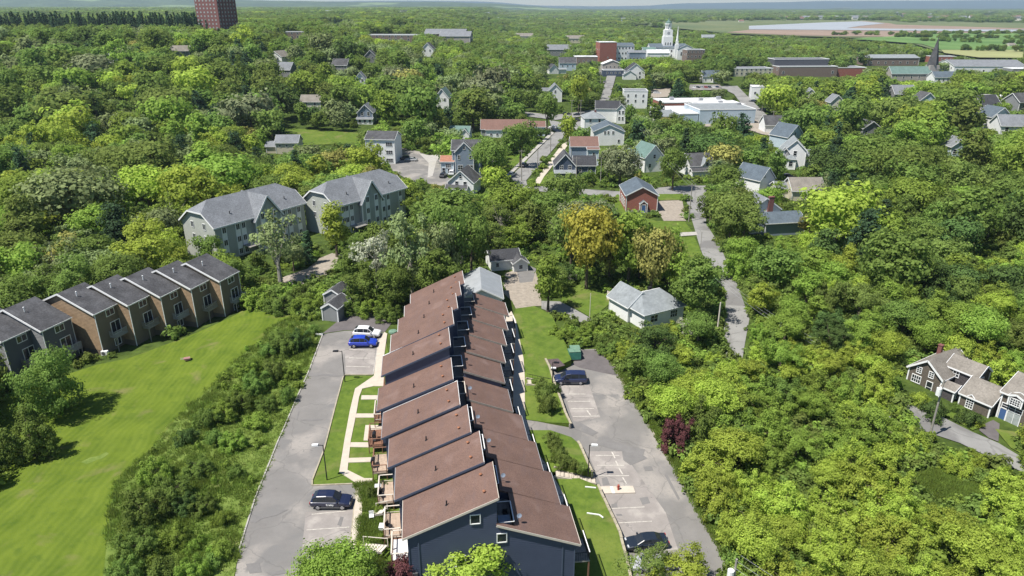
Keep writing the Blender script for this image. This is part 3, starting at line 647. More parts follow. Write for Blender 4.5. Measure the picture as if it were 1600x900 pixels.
# ================================================================== THE LONG NAVY TOWNHOUSE ROW
ROWG = thing('townhouse_row', 'long navy townhouse row with staggered brown shingle roofs in the foreground', 'townhouse row', (ORG[0], ORG[1], 0), TH)
LU = 5.52
B0 = [0, -.86, -1.75, -2.58, -3.05, -3.05, -2.3, -1.45, -.6, .25]
ZW = [5.5, 5.6, 5.62, 5.75, 6.05, 7.85, 8.3, 8.2, 7.95, 7.6]
WWd = [9.0, 9.0, 8.95, 9.0, 9.3, 8.85, 8.6, 8.55, 8.55, 8.5]
ZEv = [2.84, 3.204, 3.56, 3.912, 4.6, 5.65, 5.7, 5.6, 5.45, 5.3]
WEd = [8.2, 8.15, 8.15, 8.1, 7.5, 7.15, 7.15, 7.15, 7.2, 7.2]
for k in range(10):
    b0, a0 = B0[k], LU*k; a1 = a0+LU; zw = ZW[k]; zr = zw+3.72; bw = b0-WWd[k]; ze = ZEv[k]; be = b0+WEd[k]; sE = .40; zt = ze+sE*WEd[k]; sW = (zr-zw)/(b0-bw); ter = 1.75
    wm = MB(); e = .012*k
    # walls: west block, east block (stepping down below the terrace)
    bi = bw+.45; wm.prism([(bi, -5), (b0-.02, -5), (b0-.02, zr-.3), (bi, zw+.45*sW-.28)], 'y', a0+.001, a1-.001)
    bx = be-.5; tz = zt-ter*sE
    wm.prism([(b0, -5), (bx, -5), (bx, ze+.5*sE-.28), (b0+ter, tz-.28), (b0+ter, tz-1.0), (b0, tz-1.0)], 'y', a0+.003, a1-.003)
    fixn(wm.build('wall', M['navy'], ROWG))
    # roofs
    ov = .22 if k == 0 else .14
    rm = MB(); rm.slab([(bw, a0-ov, zw), (b0+.12, a0-ov, zr+.12*sW), (b0+.12, a1-.02+(.2 if k == 9 else 0), zr+.12*sW), (bw, a1-.02+(.2 if k == 9 else 0), zw)], .22)
    rw = fixn(rm.build('roof', M['roof_brown'], ROWG))
    rm = MB(); rb = b0+ter-.05; rz = zt-(ter-.05)*sE
    rm.slab([(rb, a0-ov, rz), (be, a0-ov, ze), (be, a1-.02, ze), (rb, a1-.02, rz)], .22)
    if k == 0: rm.slab([(b0-.1, a0-ov, zt+.03), (rb, a0-ov, rz), (rb, a0+.25, rz), (b0-.1, a0+.25, zt+.03)], .22)
    re_ = fixn(rm.build('roof', M['roof_brown'], ROWG))
    fm = M['white'] if k else M['cream_trim']
    for p_, q_, hh in (((b0+.15, a0-ov, zr+.12*sW-.1), (b0+.15, a1-.03, zr+.12*sW-.1), .26), ((be+.03, a0-ov, ze-.1), (be+.03, a1-.03, ze-.1), .2), ((bw-.03, a0-ov, zw-.1), (bw-.03, a1-.03, zw-.1), .2)):
        tr = MB(); tr.bar(p_, q_, .05, hh); tr.build('fascia', fm if hh > .21 or k > 5 or k == 0 else M['greytrim'], ROWG)
    rkm = M['cream_trim'] if k == 0 else M['darkblue']
    rk = MB(); rk.bar((bw, a0-ov-.03, zw-.1), (b0+.1, a0-ov-.03, zr-.06), .04, .24); rk.build('rake_board', rkm, ROWG)
    if k not in (1, 2, 3): rk = MB(); rk.bar((rb if k else b0-.1, a0-ov-.03, (rz if k else zt+.03)-.1), (be, a0-ov-.03, ze-.1), .04, .24); rk.build('rake_board', rkm if k == 0 else M['wood_grey'], ROWG)
    if k in (3, 5): rk = MB(); rk.bar((bw, a1-.12, zw+.03), (b0+.1, a1-.12, zr+.03), .12, .06); rk.build('flashing', M['white'], ROWG)
    # vents
    for bb, aa, r_ in ((b0-1.1, a0+1.4, .17), (b0-1.2, a0+4.1, .17)):
        v = MB(); zz = zw+(bb-bw)*sW; v.tube([(bb, aa, zz-.05), (bb, aa, zz+.16)], [r_*.5, r_*.5], 8); v.tube([(bb, aa, zz+.16), (bb, aa, zz+.22), (bb, aa, zz+.28)], [r_, r_*.95, r_*.3], 8)
        v.build('roof_vent', M['orange'], rw)
    v = MB(); bb, aa = b0-4.7, a0+1.9; zz = zw+(bb-bw)*sW; v.tube([(bb, aa, zz-.05), (bb, aa, zz+.5)], [.07, .07], 8); v.tube([(bb, aa, zz-.02), (bb, aa, zz+.08)], [.16, .1], 8); v.build('vent_pipe', M['black'], rw)
    # roof terrace with railing
    fz = tz-.95; f = MB(); f.box(b0+.002, a0+.02, fz-.06, b0+ter-.06, a1-.02, fz); tro = f.build('terrace', M['wood_grey'], ROWG)
    rl = MB(); y0, y1 = a0+.28, a0+3.3; xr = b0+ter-.1; zt2 = tz+.55
    rl.bar((xr, y0, zt2), (xr, y1, zt2), .1, .07)
    for yy in (y0, y1): rl.bar((b0+.05, yy, zt2), (xr, yy, zt2), .05, .06)
    rl.build('top_rail', M['white'] if k in (0, 1, 2, 3, 5, 6, 7, 8) else M['cream_trim'], tro)
    rl = MB(); 
    for i in range(13): x = b0+.1+(ter-.22)*i/12; rl.box(x-.018, y0-.018, fz, x+.018, y0+.018, zt2-.03)
    for i in range(25): y = y0+(y1-y0)*i/24; rl.box(xr-.018, y-.018, fz, xr+.018, y+.018, zt2-.03)
    for i in range(13): x = b0+.1+(ter-.22)*i/12; rl.box(x-.018, y1-.018, fz, x+.018, y1+.018, zt2-.03)
    rl.build('railing', M['black'], tro)
    d = MB(); d.box(b0+.01, a0+1.0, fz+.05, b0+.045, a0+2.9, fz+2.1); do = d.build('glass_door', M['glass'], ROWG)
    d = MB(); d.box(b0+.01, a0+.92, fz+.02, b0+.07, a0+1.0, fz+2.2); d.box(b0+.01, a0+2.9, fz+.02, b0+.07, a0+2.98, fz+2.2); d.box(b0+.01, a0+.92, fz+2.1, b0+.07, a0+2.98, fz+2.2); d.box(b0+.01, a0+1.92, fz+.05, b0+.06, a0+1.98, fz+2.1); d.build('frame', M['greytrim'], do)
    # satellite dish by the terrace on most units
    if k in (0, 1, 2, 3, 4, 5, 6, 7, 8, 9):
        x, y = b0+ter+.35, a0+1.1+.5*(k % 3); z = zt-(x-b0)*sE; v = MB(); v.tube([(x, y, z-.05), (x, y, z+.55), (x+.1, y-.1, z+.7)], [.025, .025, .025], 6); v.bar((x-.02, y, z+.3), (x+.35, y+.1, z+.05), .025)
        n = 12; c = Vector((x+.14, y-.16, z+.75)); ax = Vector((.25, -.75, .6)).normalized(); r1 = ax.cross(Vector((0, 0, 1))).normalized(); u1 = r1.cross(ax)
        ring = [c+(r1*math.cos(6.2832*i/n)*.26+u1*math.sin(6.2832*i/n)*.22)+ax*.05 for i in range(n)]; v.add([c]+ring, [(0, i+1, (i+1) % n+1) for i in range(n)], 0)
        v.add([c-ax*.03]+[q-ax*.03 for q in ring], [(0, (i+1) % n+1, i+1) for i in range(n)], 0); v.build('satellite_dish', M['dish'] if k < 5 else M['black'], re_)
    # east balconies
    f = MB(); zb = ze-2.55; ya, yb = a0+.25, a0+3.4; xo = be+1.15; f.box(be-.5, ya, zb-.16, xo, yb, zb)
    bal = f.build('balcony', M['wood_grey'], ROWG)
    rl = MB(); rl.bar((xo-.06, ya, zb+1.05), (xo-.06, yb, zb+1.05), .09, .07); rl.build('top_rail', M['white'], bal)
    rl = MB()
    for yy in (ya+.04, yb-.04): rl.bar((be-.4, yy, zb+1.02), (xo-.06, yy, zb+1.02), .05)
    for i in range(22): y = ya+.04+(yb-ya-.08)*i/21; rl.box(xo-.08, y-.018, zb, xo-.045, y+.018, zb+1.02)
    for i in range(9): x = be-.4+(xo-be+.3)*i/8; rl.box(x-.018, ya+.02, zb, x+.018, ya+.055, zb+1.0)
    rl.build('railing', M['black'], bal)
    for yy in (ya+.08, yb-.08): ps = MB(); ps.box(xo-.17, yy-.07, -4.5, xo-.03, yy+.07, zb-.165); ps.build('post', M['wood'], bal)
    d = MB(); d.box(bx+.005, ya+.6, zb+.05, bx+.03, ya+2.6, zb+2.1); d.build('glass_door', M['glass'], ROWG)
    # west entry decks in stained wood
    x0, x1 = bw-1.35, bw+.42; y0, y1 = a0-1.2+.9, a0+2.9+.5; zd = max(ground(*wl(x0, y0)), 0)+1.15
    if k == 0: y0, y1 = a0+1.6, a0+5.0
    f = MB(); f.box(x0, y0, zd-.14, x1, y1, zd); dk = f.build('deck', M['wood_pale'] if k in (1, 2, 3) else M['wood'], ROWG)
    pl = MB(); n = int((x1-x0)/.15)
    for i in range(n): xx = x0+(x1-x0)*(i+.5)/n; pl.box(xx-.066, y0+.02, zd+.001, xx+.066, y1-.02, zd+.022)
    pl.build('deck_boards', M['wood_pale'] if k in (1, 2, 3) else M['wood'], dk, kind='stuff')
    rl = MB(); wr = 'cream_trim' if k in (0, 1, 2, 5) else 'wood'
    for yy in (y0+.05, y1-.05): rl.bar((x0, yy, zd+1.02), (x1-.05, yy, zd+1.02), .13, .05); rl.bar((x0, yy, zd+.2), (x1-.05, yy, zd+.2), .05)
    rl.bar((x0+.05, y0, zd+1.02), (x0+.05, y1, zd+1.02), .13, .05); rl.bar((x0+.05, y0, zd+.2), (x0+.05, y1, zd+.2), .05)
    rl.build('top_rail', M[wr], dk)
    rl = MB()
    for xx, yy in ((x0+.05, y0+.05), (x0+.05, y1-.05), (x0+.05, (y0+y1)/2), (x1-.1, y0+.05), (x1-.1, y1-.05)): rl.box(xx-.05, yy-.05, -1, xx+.05, yy+.05, zd+1.0)
    for i in range(20): y = y0+.1+(y1-y0-.2)*i/19; rl.box(x0+.04, y-.02, zd+.2, x0+.07, y+.02, zd+1.0)
    rl.build('post', M['wood'], dk)
    d = MB(); d.box(bi-.045, y0+.5, zd+.05, bi-.005, y0+1.45, zd+2.1); d.build('door', M['wood'], ROWG)
    for yy in (y0+2.1,): window(ROWG, bi-.03, yy, zd+.9, -math.pi/2, 1.1, 1.2, 2, 1)
# near end wall: real lap siding, windows, corner boards, meter box
sd = MB(); k = 0; b0 = 0; bw = -9.0; zw = 5.5; zr = 9.22; be = 8.2; st = .235
def ztop(b):
    if b < 0: return zw+(b-bw)*(zr-zw)/9.0-.3
    return ZEv[0]+.40*(be-b)-.32
z = -4.6
while z < 9:
    # horizontal span under the roof line at the top edge of the course
    bs = [q*.05 for q in range(int((bw+.47)/.05), int((be-.52)/.05))]; run = None
    for q in bs+[99]:
        ok = q != 99 and ztop(q) > z+st
        if ok and run is None: run = q
        if (not ok) and run is not None:
            e_ = last; sd.add([(run, -.030, z), (e_, -.030, z), (e_, -.006, z+st), (run, -.006, z+st), (run, .0, z), (e_, .0, z)], [(0, 1, 2, 3), (0, 4, 5, 1)]); run = None
        last = q
    z += st
sd.build('lap_siding', M['navy'], ROWG, kind='stuff')
cb = MB()
for q in (bw+.5, -7.55, be-1.75, be-.55): cb.box(q-.06, -.085, -4.6, q+.06, .0, ztop(q)-.05)
cb.build('corner_board', M['darkblue'], ROWG)
window(ROWG, -2.1, -.06, 6.45, 0, .85, .95, 1, 1); window(ROWG, .42, -.06, 3.95, 0, .85, .95, 1, 1); window(ROWG, -3.8, -.06, 1.5, 0, 1.2, 1.1, 2, 1)
mb = MB(); mb.box(-8.3, -.25, -1, -7.8, -.06, 1.2); mb.build('meter_box', M['plastic'], ROWG)
# furniture on the terraces and decks
def lwp(b, a, z): x, y = wl(b, a); return (x, y, z)
def chair(loc, rot, label, m='black', group=None):
    t = thing('patio_chair', label, 'chair', loc, rot, group); s_ = MB(); s_.box(-.25, -.25, .38, .25, .25, .43); s_.build('seat', M[m], t)
    s_ = MB(); s_.box(-.25, .2, .43, .25, .26, .9); s_.build('backrest', M[m], t)
    for x in (-.22, .22):
        for y in (-.22, .22): s_ = MB(); s_.bar((x, y, 0), (x, y, .38), .035); s_.build('leg', M[m], t)
    return t
def table(loc, rot, label, w_=1.5, d_=.8, top='dish', h=.72, leg='black', cat='table', name='patio_table'):
    t = thing(name, label, cat, loc, rot); s_ = MB(); s_.box(-w_/2, -d_/2, h-.04, w_/2, d_/2, h); s_.build('table_top', M[top], t)
    for x in (-w_/2+.06, w_/2-.06):
        for y in (-d_/2+.06, d_/2-.06): s_ = MB(); s_.bar((x, y, 0), (x, y, h-.04), .04); s_.build('leg', M[leg], t)
    return t
tz0 = ZEv[0]+.40*8.2-1.75*.40-.95; wd0 = max(ground(*wl(-10, 0)), 0)+1.15+.025
table(lwp(.85, 1.6, tz0), TH, 'pale blue table on the nearest roof terrace of the navy row', 1.2, 1.3)
chair(lwp(1.1, 2.7, tz0), TH, 'black chair beyond the pale table on the nearest roof terrace')
sh = MB(); sh.box(-.8, -1.5, 0, .8, 1.5, .03); sh = sh.build('deck_mat', M['white'], None, loc=lwp(-9.45, 3.25, wd0), rot=TH); tag(sh, 'large white mat covering the nearest entry deck of the navy row', 'mat')
chair(lwp(-10.7, 6.5, wd0+.02), TH+1, 'dark chair on the entry deck of the second navy unit'); 
table(lwp(-12.1, 12.9, wd0+.02), TH, 'small white table on the deck of the third navy unit', .7, .6, 'white'); chair(lwp(-11.7, 11.7, wd0+.02), TH+.4, 'black chair in front of the small white deck table on the third unit')
def bbq(loc, rot, label):
    t = thing('barbecue', label, 'barbecue', loc, rot); s_ = MB(); s_.box(-.35, -.22, .75, .35, .22, .9); s_.prism([(-.22, .9), (.22, .9), (.2, 1.08), (0, 1.16), (-.2, 1.08)], 'x', -.35, .35); fixn(s_.build('lid', M['black'], t))
    s_ = MB(); s_.box(-.3, -.2, .1, .3, .2, .7); s_.build('cabinet', M['plastic'], t); s_ = MB(); s_.box(.36, -.2, .84, .75, .2, .87); s_.build('side_shelf', M['black'], t)
bbq(lwp(-12.9, 17.5, wd0+.02), TH+1.5, 'black barbecue on the entry deck of the fourth navy unit'); bbq(lwp(-13.0, 22.9, wd0+.08), TH+1.5, 'black barbecue on the small deck of the fifth navy unit')
# timber steps from the walk down to the nearest decks
def steps(p0, p1, n, wd, label, z0, z1, m='cream_trim'):
    x0, y0 = p0; x1, y1 = p1; t = thing('garden_steps', label, 'steps', (x0, y0, z0)); ang = math.atan2(y1-y0, x1-x0); L = math.hypot(x1-x0, y1-y0)
    t.rotation_euler = (0, 0, ang)
    for i in range(n):
        s_ = MB(); xa = L*i/n; zz = (z1-z0)*(i+1)/n; s_.box(xa, -wd/2, zz-.12, xa+L/n*.62, wd/2, zz); s_.build('tread', M[m], t)
    s_ = MB(); s_.bar((0, -wd/2, 0), (L, -wd/2, z1-z0), .05, .22); s_.bar((0, wd/2, 0), (L, wd/2, z1-z0), .05, .22); s_.build('stringer', M['wood_grey'], t)
    for sg in (1,):
        s_ = MB(); s_.bar((0, sg*wd/2, .95), (L, sg*wd/2, z1-z0+.95), .06); s_.bar((.05, sg*wd/2, 0), (.05, sg*wd/2, .95), .06); s_.bar((L-.05, sg*wd/2, z1-z0), (L-.05, sg*wd/2, z1-z0+.95), .06); s_.build('handrail', M['cream_trim'], t)
    return t
a_ = gp(563, 856); b_ = gp(603, 872); steps(a_, b_, 8, 1.1, 'cream timber steps below the white mat deck of the navy row', ground(*a_)+.1, ground(*a_)+1.1)
a_ = gp(584, 803); b_ = gp(603, 809); steps(a_, b_, 4, 1.0, 'short timber steps beside the white framed chair by the walk', ground(*a_)+.1, ground(*a_)+.9)
x, y = gp(581, 812); chair((x, y, ground(x, y)+.1), 0.2, 'white framed garden chair with dark seat beside the cream walk', 'white')
bn = MB(); x, y = gp(600, 829); bn.box(-.45, -.35, 0, .45, .35, .55); bn.box(-.48, -.38, .552, .48, .38, .62); bn = bn.build('storage_box', M['white'], None, loc=(x, y, ground(x, y)+.08)); tag(bn, 'white storage box in the weeds between the two nearest decks', 'box')
# east stairs and black fence down to the right lot
def stairs(pa, pb, n, wd, label, group='concrete stairs down to the right parking lot'):
    (x0, y0), (x1, y1) = pa, pb; z0 = ground(x0, y0)+EH; z1 = ground(x1, y1); t = thing('concrete_stairs', label, 'stairs', (x0, y0, z0), math.atan2(y1-y0, x1-x0), group); L = math.hypot(x1-x0, y1-y0)
    for i in range(n):
        s_ = MB(); zz = (z1-z0)*(i)/n; s_.box(L*i/n, -wd/2, zz-.5, L*(i+1)/n, wd/2, zz+.04); s_.build('step', M['concrete'], t)
    for sg in (-1, 1):
        s_ = MB(); s_.bar((-.2, sg*(wd/2+.12), .14), (L, sg*(wd/2+.12), z1-z0+.25), .14, .35); s_.build('cheek_wall', M['concrete'], t)
        s_ = MB(); s_.bar((0, sg*wd/2, 1.), (L, sg*wd/2, z1-z0+1.), .05)
        for q in range(6): s_.bar((L*q/5, sg*wd/2, (z1-z0)*q/5), (L*q/5, sg*wd/2, (z1-z0)*q/5+1.), .035)
        s_.build('railing', M['black'], t)
stairs(gp(868, 739, EH), gp(930, 752), 9, 1.6, 'concrete stairs with black railings beside the lamp above the concrete pad')
stairs(gp(824, 597, EH), gp(866, 606), 7, 1.5, 'concrete stairs with black railings left of the dark blue minivan')
# ================================================================== BROWN AND SLATE TOWNHOUSE ROWS ON THE LEFT
def lap(par, p0, p1, z0, top, m, st=.25, out=(0, 0)):
    """lap siding on a vertical wall from p0 to p1 (local xy), top(t) gives the wall top height"""
    b = MB(); z = z0; dx, dy = p1[0]-p0[0], p1[1]-p0[1]; L = math.hypot(dx, dy); nx, ny = dy/L*.04, -dx/L*.04; n = int(L/.1)
    while z < 16:
        run = None; any_ = False
        for q in range(n+2):
            t = q/n; ok = q <= n and top(t*L) > z+st
            if ok and run is None: run = t; any_ = True
            if not ok and run is not None:
                e = (q-1)/n; A = (p0[0]+dx*run, p0[1]+dy*run); B = (p0[0]+dx*e, p0[1]+dy*e); i = .15
                b.add([(A[0]+nx, A[1]+ny, z), (B[0]+nx, B[1]+ny, z), (B[0]+nx*i, B[1]+ny*i, z+st), (A[0]+nx*i, A[1]+ny*i, z+st), (A[0], A[1], z), (B[0], B[1], z)], [(0, 1, 2, 3), (0, 4, 5, 1)]); run = None
        if not any_: break
        z += st
    return b.build('lap_siding', M[m], par, kind='stuff')
def leftrow(name, label, org, n, wallm, sidem, eave=7.3, extra=0., small=False):
    ang = R(-17.); ca, sa = math.cos(ang), math.sin(ang)
    T = thing('townhouse_row', label, 'townhouse row', (org[0], org[1], 0), ang, None)
    # local: x towards the lawn (front), y away along the eave; unit 0's near front corner is the origin
    for k in range(n):
        ox, oy = 2.34*k, 4.42*k; L = 5.0 if k < n-1 else 5.2; W1 = 6.2; W2 = 5.0; rs = .42; zr = eave+W1*rs
        b = MB(); b.prism([(ox-W1-W2, -1), (ox, -1), (ox, eave), (ox-W1, zr), (ox-W1-W2, zr-W2*.45)], 'y', oy, oy+L-.01); fixn(b.build('wall', M[wallm], T))
        b = MB(); o = .32; u = .06
        b.slab([(ox-W1, oy-o, zr+u+.14), (ox+o, oy-o, eave-o*rs+u+.14), (ox+o, oy+L-.02, eave-o*rs+u+.14), (ox-W1, oy+L-.02, zr+u+.14)], .14)
        b.slab([(ox-W1-W2-o, oy-o, zr-(W2+o)*.45+u+.14), (ox-W1, oy-o, zr+u+.14), (ox-W1, oy+L-.02, zr+u+.14), (ox-W1-W2-o, oy+L-.02, zr-(W2+o)*.45+u+.14)], .14)
        rf = fixn(b.build('roof', M['roof_dark'], T))
        b = MB(); b.bar((ox-W1, oy-o-.03, zr+.08), (ox+o, oy-o-.03, eave-o*rs+.08), .06, .30); b.bar((ox-W1-W2-o, oy-o-.03, zr-(W2+o)*.45+.08), (ox-W1, oy-o-.03, zr+.08), .06, .26)
        b.bar((ox+o+.03, oy-o, eave-o*rs+.1), (ox+o+.03, oy+L-.02, eave-o*rs+.1), .06, .16); b.build('fascia', M['white'], T)
        b = MB(); b.bar((ox+.06, oy+.04, -.6), (ox+.06, oy+.04, eave-.1), .1); b.bar((ox+.07, oy+L-.1, .3), (ox+.07, oy+L-.1, eave-.2), .07); b.build('corner_board', M['white'], T)
        if not small or k == n-1:
            lap(T, (ox-W1-W2, oy-.0), (ox, oy-.0), 1.0, lambda s: (eave+(W1+W2-s)*rs if s > W2 else zr-(W2-s)*.45)-.1, sidem)
        v = MB(); v.tube([(ox-4.2, oy+1.4, eave+4.2*rs), (ox-4.2, oy+1.4, eave+4.2*rs+.9)], [.08, .08], 8); v.tube([(ox-4.2, oy+1.4, eave+4.2*rs+.9), (ox-4.2, oy+1.4, eave+4.2*rs+1.0)], [.13, .1], 8); v.build('vent_pipe', M['white'], rf)
        # front openings
        window(T, ox+.04, oy+2.9, eave-1.35, math.pi/2, 1.5, .95, 2, 1)
        window(T, ox+.04, oy+3.4, eave-4.75, math.pi/2, 1.7, 2.1, 2, 1, name='glass_door')
        if k % 2 == 0: window(T, ox+.04, oy+3.2, .6, math.pi/2, 1.1, 1.1, 2, 1)
        # balcony
        zb = eave-4.85; f = MB(); f.box(ox, oy+1.9, zb-.12, ox+1.3, oy+4.9, zb); bl = f.build('balcony', M['wood_grey'], T)
        f = MB(); 
        for i in range(16): y = oy+1.95+2.9*i/15; f.box(ox+1.22, y-.045, zb, ox+1.26, y+.045, zb+1.0)
        for i in range(7): x = ox+.05+1.2*i/6; f.box(x-.045, oy+1.92, zb, x+.045, oy+1.96, zb+1.0); f.box(x-.045, oy+4.84, zb, x+.045, oy+4.88, zb+1.0)
        f.bar((ox+1.24, oy+1.9, zb+1.02), (ox+1.24, oy+4.9, zb+1.02), .09, .06); f.build('railing', M['wood_grey' if k % 2 else 'greytrim'], bl)
        f = MB(); 
        for y in (2.0, 4.8): f.box(ox+1.12, oy+y-.06, -1, ox+1.24, oy+y+.06, zb-.12)
        f.build('post', M['wood_grey'], bl)
    return T
leftrow('r', 'brown clapboard townhouse row of five stepped units above the mown field', (-65.3, 100.2), 5, 'taupe_siding', 'tan')
leftrow('r', 'slate grey townhouse row cut off by the left edge, left of the brown row', (-77.7, 88.3), 3, 'slate_siding', 'greysiding', eave=6.7, small=False)
for k in range(5):
    ca, sa = math.cos(R(-17)), math.sin(R(-17)); x, y = 2.34*k-5, 4.42*k+2.5; FOOT.append((-65.3+x*ca-y*sa, 100.2+x*sa+y*ca, 6.5))
for k in range(3):
    x, y = 2.34*k-5, 4.42*k+2.5; FOOT.append((-77.7+x*ca-y*sa, 88.3+x*sa+y*ca, 6.5))
vis([(60, 470), (125, 445), (290, 408), (330, 405), (375, 425), (372, 498), (150, 560), (100, 545)], 108); vis([(0, 462), (40, 460), (95, 490), (95, 530), (60, 535), (0, 545)], 96)
def acunit(x, y, label):
    t = thing('heat_pump', label, 'heat pump', (x, y, ground(x, y)+.06)); b = MB(); b.box(-.5, -.25, .08, .5, .25, .85); b.build('casing', M['white'], t)
    b = MB(); b.tube([(-.12, -.27, .46), (-.12, -.25, .46)], [.3, .3], 12); b.build('fan_grille', M['plastic'], t); b = MB(); b.box(-.45, -.2, 0, -.35, .2, .08); b.box(.35, -.2, 0, .45, .2, .08); b.build('foot', M['black'], t)
x, y = gp(165, 556); acunit(x, y, 'white heat pump on the grass at the nearest corner of the brown row')
# ================================================================== SAGE GREEN APARTMENT BLOCKS
def sage(label, pos, rot, W, D, eave, gx, gw, hipL, hipR, visbox, rad):
    T = house('apartment_building', label, 'apartment building', pos, rot, rad, visbox)
    rise = 4.3
    b = MB(); x0, x1, y0, y1 = -W/2, W/2, -D/2, D/2; b.box(x0, y0, -2, x1, y1, eave)
    # clipped gables at both ends
    for xe, s_ in ((x0, 1), (x1, -1)):
        t_ = .05; b.prism([(y0, eave), (y1, eave), (y1-D*.28, eave+rise*.56), (y0+D*.28, eave+rise*.56)], 'x', xe, xe+s_*.6)
    fixn(b.build('wall', M['sage'], T))
    o = .5; ze = eave-o*rise/(D/2)+.06; r = MB(); zc = eave+rise*.56; yc = D*.22; zr = eave+rise+.06
    vs = [(x0-o, y0-o, ze), (x1+o, y0-o, ze), (x1+o, y1+o, ze), (x0-o, y1+o, ze), (x0-o, -yc, zc), (x1+o, -yc, zc), (x1+o, yc, zc), (x0-o, yc, zc), (x0+3.0, 0, zr), (x1-3.0, 0, zr)]
    vs2 = [(a, c, d+.18) for a, c, d in vs]
    r.add(vs2, [(0, 1, 5, 9, 8, 4), (2, 3, 7, 8, 9, 6), (4, 8, 7), (5, 6, 9)])
    r.add([vs[0], vs[1], vs2[1], vs2[0], vs[2], vs[3], vs2[3], vs2[2]], [(0, 1, 2, 3), (4, 5, 6, 7)])
    r.add([vs[0], vs[4], vs2[4], vs2[0], vs[7], vs[3], vs2[3], vs2[7], vs[1], vs[5], vs2[5], vs2[1], vs[6], vs[2], vs2[2], vs2[6]], [(0, 1, 2, 3), (4, 5, 6, 7), (1, 4, 7, 2), (8, 9, 10, 11), (12, 13, 14, 15), (9, 12, 15, 10)])
    ro = fixn(r.build('roof', M['roof_grey'], T))
    t = MB(); t.bar((x0-o, y0-o-.03, ze+.05), (x1+o, y0-o-.03, ze+.05), .06, .3)
    for xe in (x0-o-.03, x1+o+.03):
        for a, c in (((y0-o, ze), (-yc, zc)), ((-yc, zc), (yc, zc)), ((yc, zc), (y1+o, ze))): t.bar((xe, a[0], a[1]+.05), (xe, c[0], c[1]+.05), .06, .3)
    t.build('trim', M['white'], T)
    # cross gable with projecting bay
    b = MB(); gz = eave+rise-.2; pr = 1.0; hw = gw/2; se = eave-.6
    b.prism([(gx-hw, -2), (gx+hw, -2), (gx+hw, se), (gx, gz-.2), (gx-hw, se)], 'y', y0-pr, y0+.6); fixn(b.build('wall', M['sage'], T))
    r = MB(); sl_ = (gz-se)/hw
    for s_ in (-1, 1):
        xe = gx+s_*(hw+.5); r.slab([(gx, y0-pr-.5, gz+.2), (xe, y0-pr-.5, se-.5*sl_+.2), (xe, y0+1.0, se-.5*sl_+.2), (gx, 2., gz+.2)], .16)
    fixn(r.build('roof', M['roof_grey'], T)); t = MB()
    for s_ in (-1, 1): xe = gx+s_*(hw+.5); t.bar((gx, y0-pr-.53, gz+.12), (xe, y0-pr-.53, se-.5*sl_+.12), .06, .34)
    for s_ in (-1, 1): t.box(gx+s_*hw-.16, y0-pr-.05, -1, gx+s_*hw+.16, y0-pr+.1, se)
    t.build('trim', M['white'], T)
    # bay windows in white vertical strips
    for xs, yy in ((gx-hw*.45, y0-pr), (gx+hw*.45, y0-pr), (x0+2.2, y0), (gx-hw-2.6, y0), (gx-hw-4.1, y0), (gx+hw+1.5, y0), (gx+hw+3.2, y0), (x1-1.8, y0)):
        if abs(xs) > W/2-.8: continue
        zt = eave-.4 if yy == y0 else eave+.7
        p = MB(); p.box(xs-.62, yy-.06, .3, xs+.62, yy+.01, zt); p.build('white_panel', M['white'], T)
        for z in ((zt-1.5), (zt-4.3), (zt-7.1)): 
            if z > .4: window(T, xs, yy-.08, z, 0, .85, 1.2, 2, 1)
    for f, s_ in (('L', -2.2), ('L', 2.0)):
        for z in (eave-1.2, eave-4.): facewin(T, 0, 0, W, D, f, s_, z, w_=.85, h_=1.3, cols=2, rows=1)
    for vx in (-W*.28, W*.33):
        v = MB(); yy = y0+1.7; z = eave+1.7*rise/(D/2); v.tube([(vx, yy, z), (vx, yy, z+.7)], [.09, .09], 8); v.tube([(vx, yy, z+.7), (vx, yy, z+.8)], [.2, .12], 8); v.build('vent_pipe', M['black'], ro)
    f = MB(); f.box(gx-hw-3.5, y0-2.8, 2.2, gx-hw-.2, y0, 2.35); bl = f.build('balcony', M['wood_grey'], T)
    f = MB(); 
    for i in range(14): x = gx-hw-3.4+3.1*i/13; f.box(x-.02, y0-2.78, 2.35, x+.02, y0-2.74, 3.3)
    f.bar((gx-hw-3.5, y0-2.76, 3.32), (gx-hw-.2, y0-2.76, 3.32), .06); f.build('railing', M['greytrim'], bl)
    return T
a1 = math.degrees(math.atan2(164.8-143.5, -49+63.0))
sage('sage green apartment block with grey clipped roof, left of its twin', (-61.6, 157.2), a1, 24.5, 11.5, 8.1, 1.0, 7.0, 1, 1, [(278, 345), (320, 312), (360, 296), (432, 284), (480, 318), (478, 350), (450, 372), (360, 400), (290, 385)], 9.)
FOOT += [(-67, 150, 7), (-56, 165, 7), (-54, 148, 7), (-46.5, 158, 6)]
sage('sage green apartment block half hidden by pale trees, right of its twin', (-39.3, 173.), a1-3, 23.0, 11.5, 8.1, -1.0, 6.4, 1, 1, [(495, 300), (535, 282), (595, 273), (632, 303), (630, 335), (600, 350), (545, 350), (525, 328), (500, 310)], 8.)
FOOT += [(-44, 166, 7), (-34, 180, 7), (-32, 161, 5), (-27, 168, 5)]
vis([(505, 325), (548, 325), (552, 380), (540, 385), (520, 360)], 162)
# ================================================================== HOUSES
def H(name, label, cat, u, v, rot, vols, rad, visbox=None, group=None, zz=None):
    x, y = gp(u, v) if not isinstance(u, tuple) else u
    T = house(name, label, cat, (x, y) if zz is None else (x, y, zz), rot, rad, visbox, group)
    for q in vols: vol(T, *q[:6], **(q[6] if len(q) > 6 else {}))
    return T
D = dict
def wrow(f, n, span, z, w=.9, h=1.3, **k): return row(f, n, span, z, w, h, k)
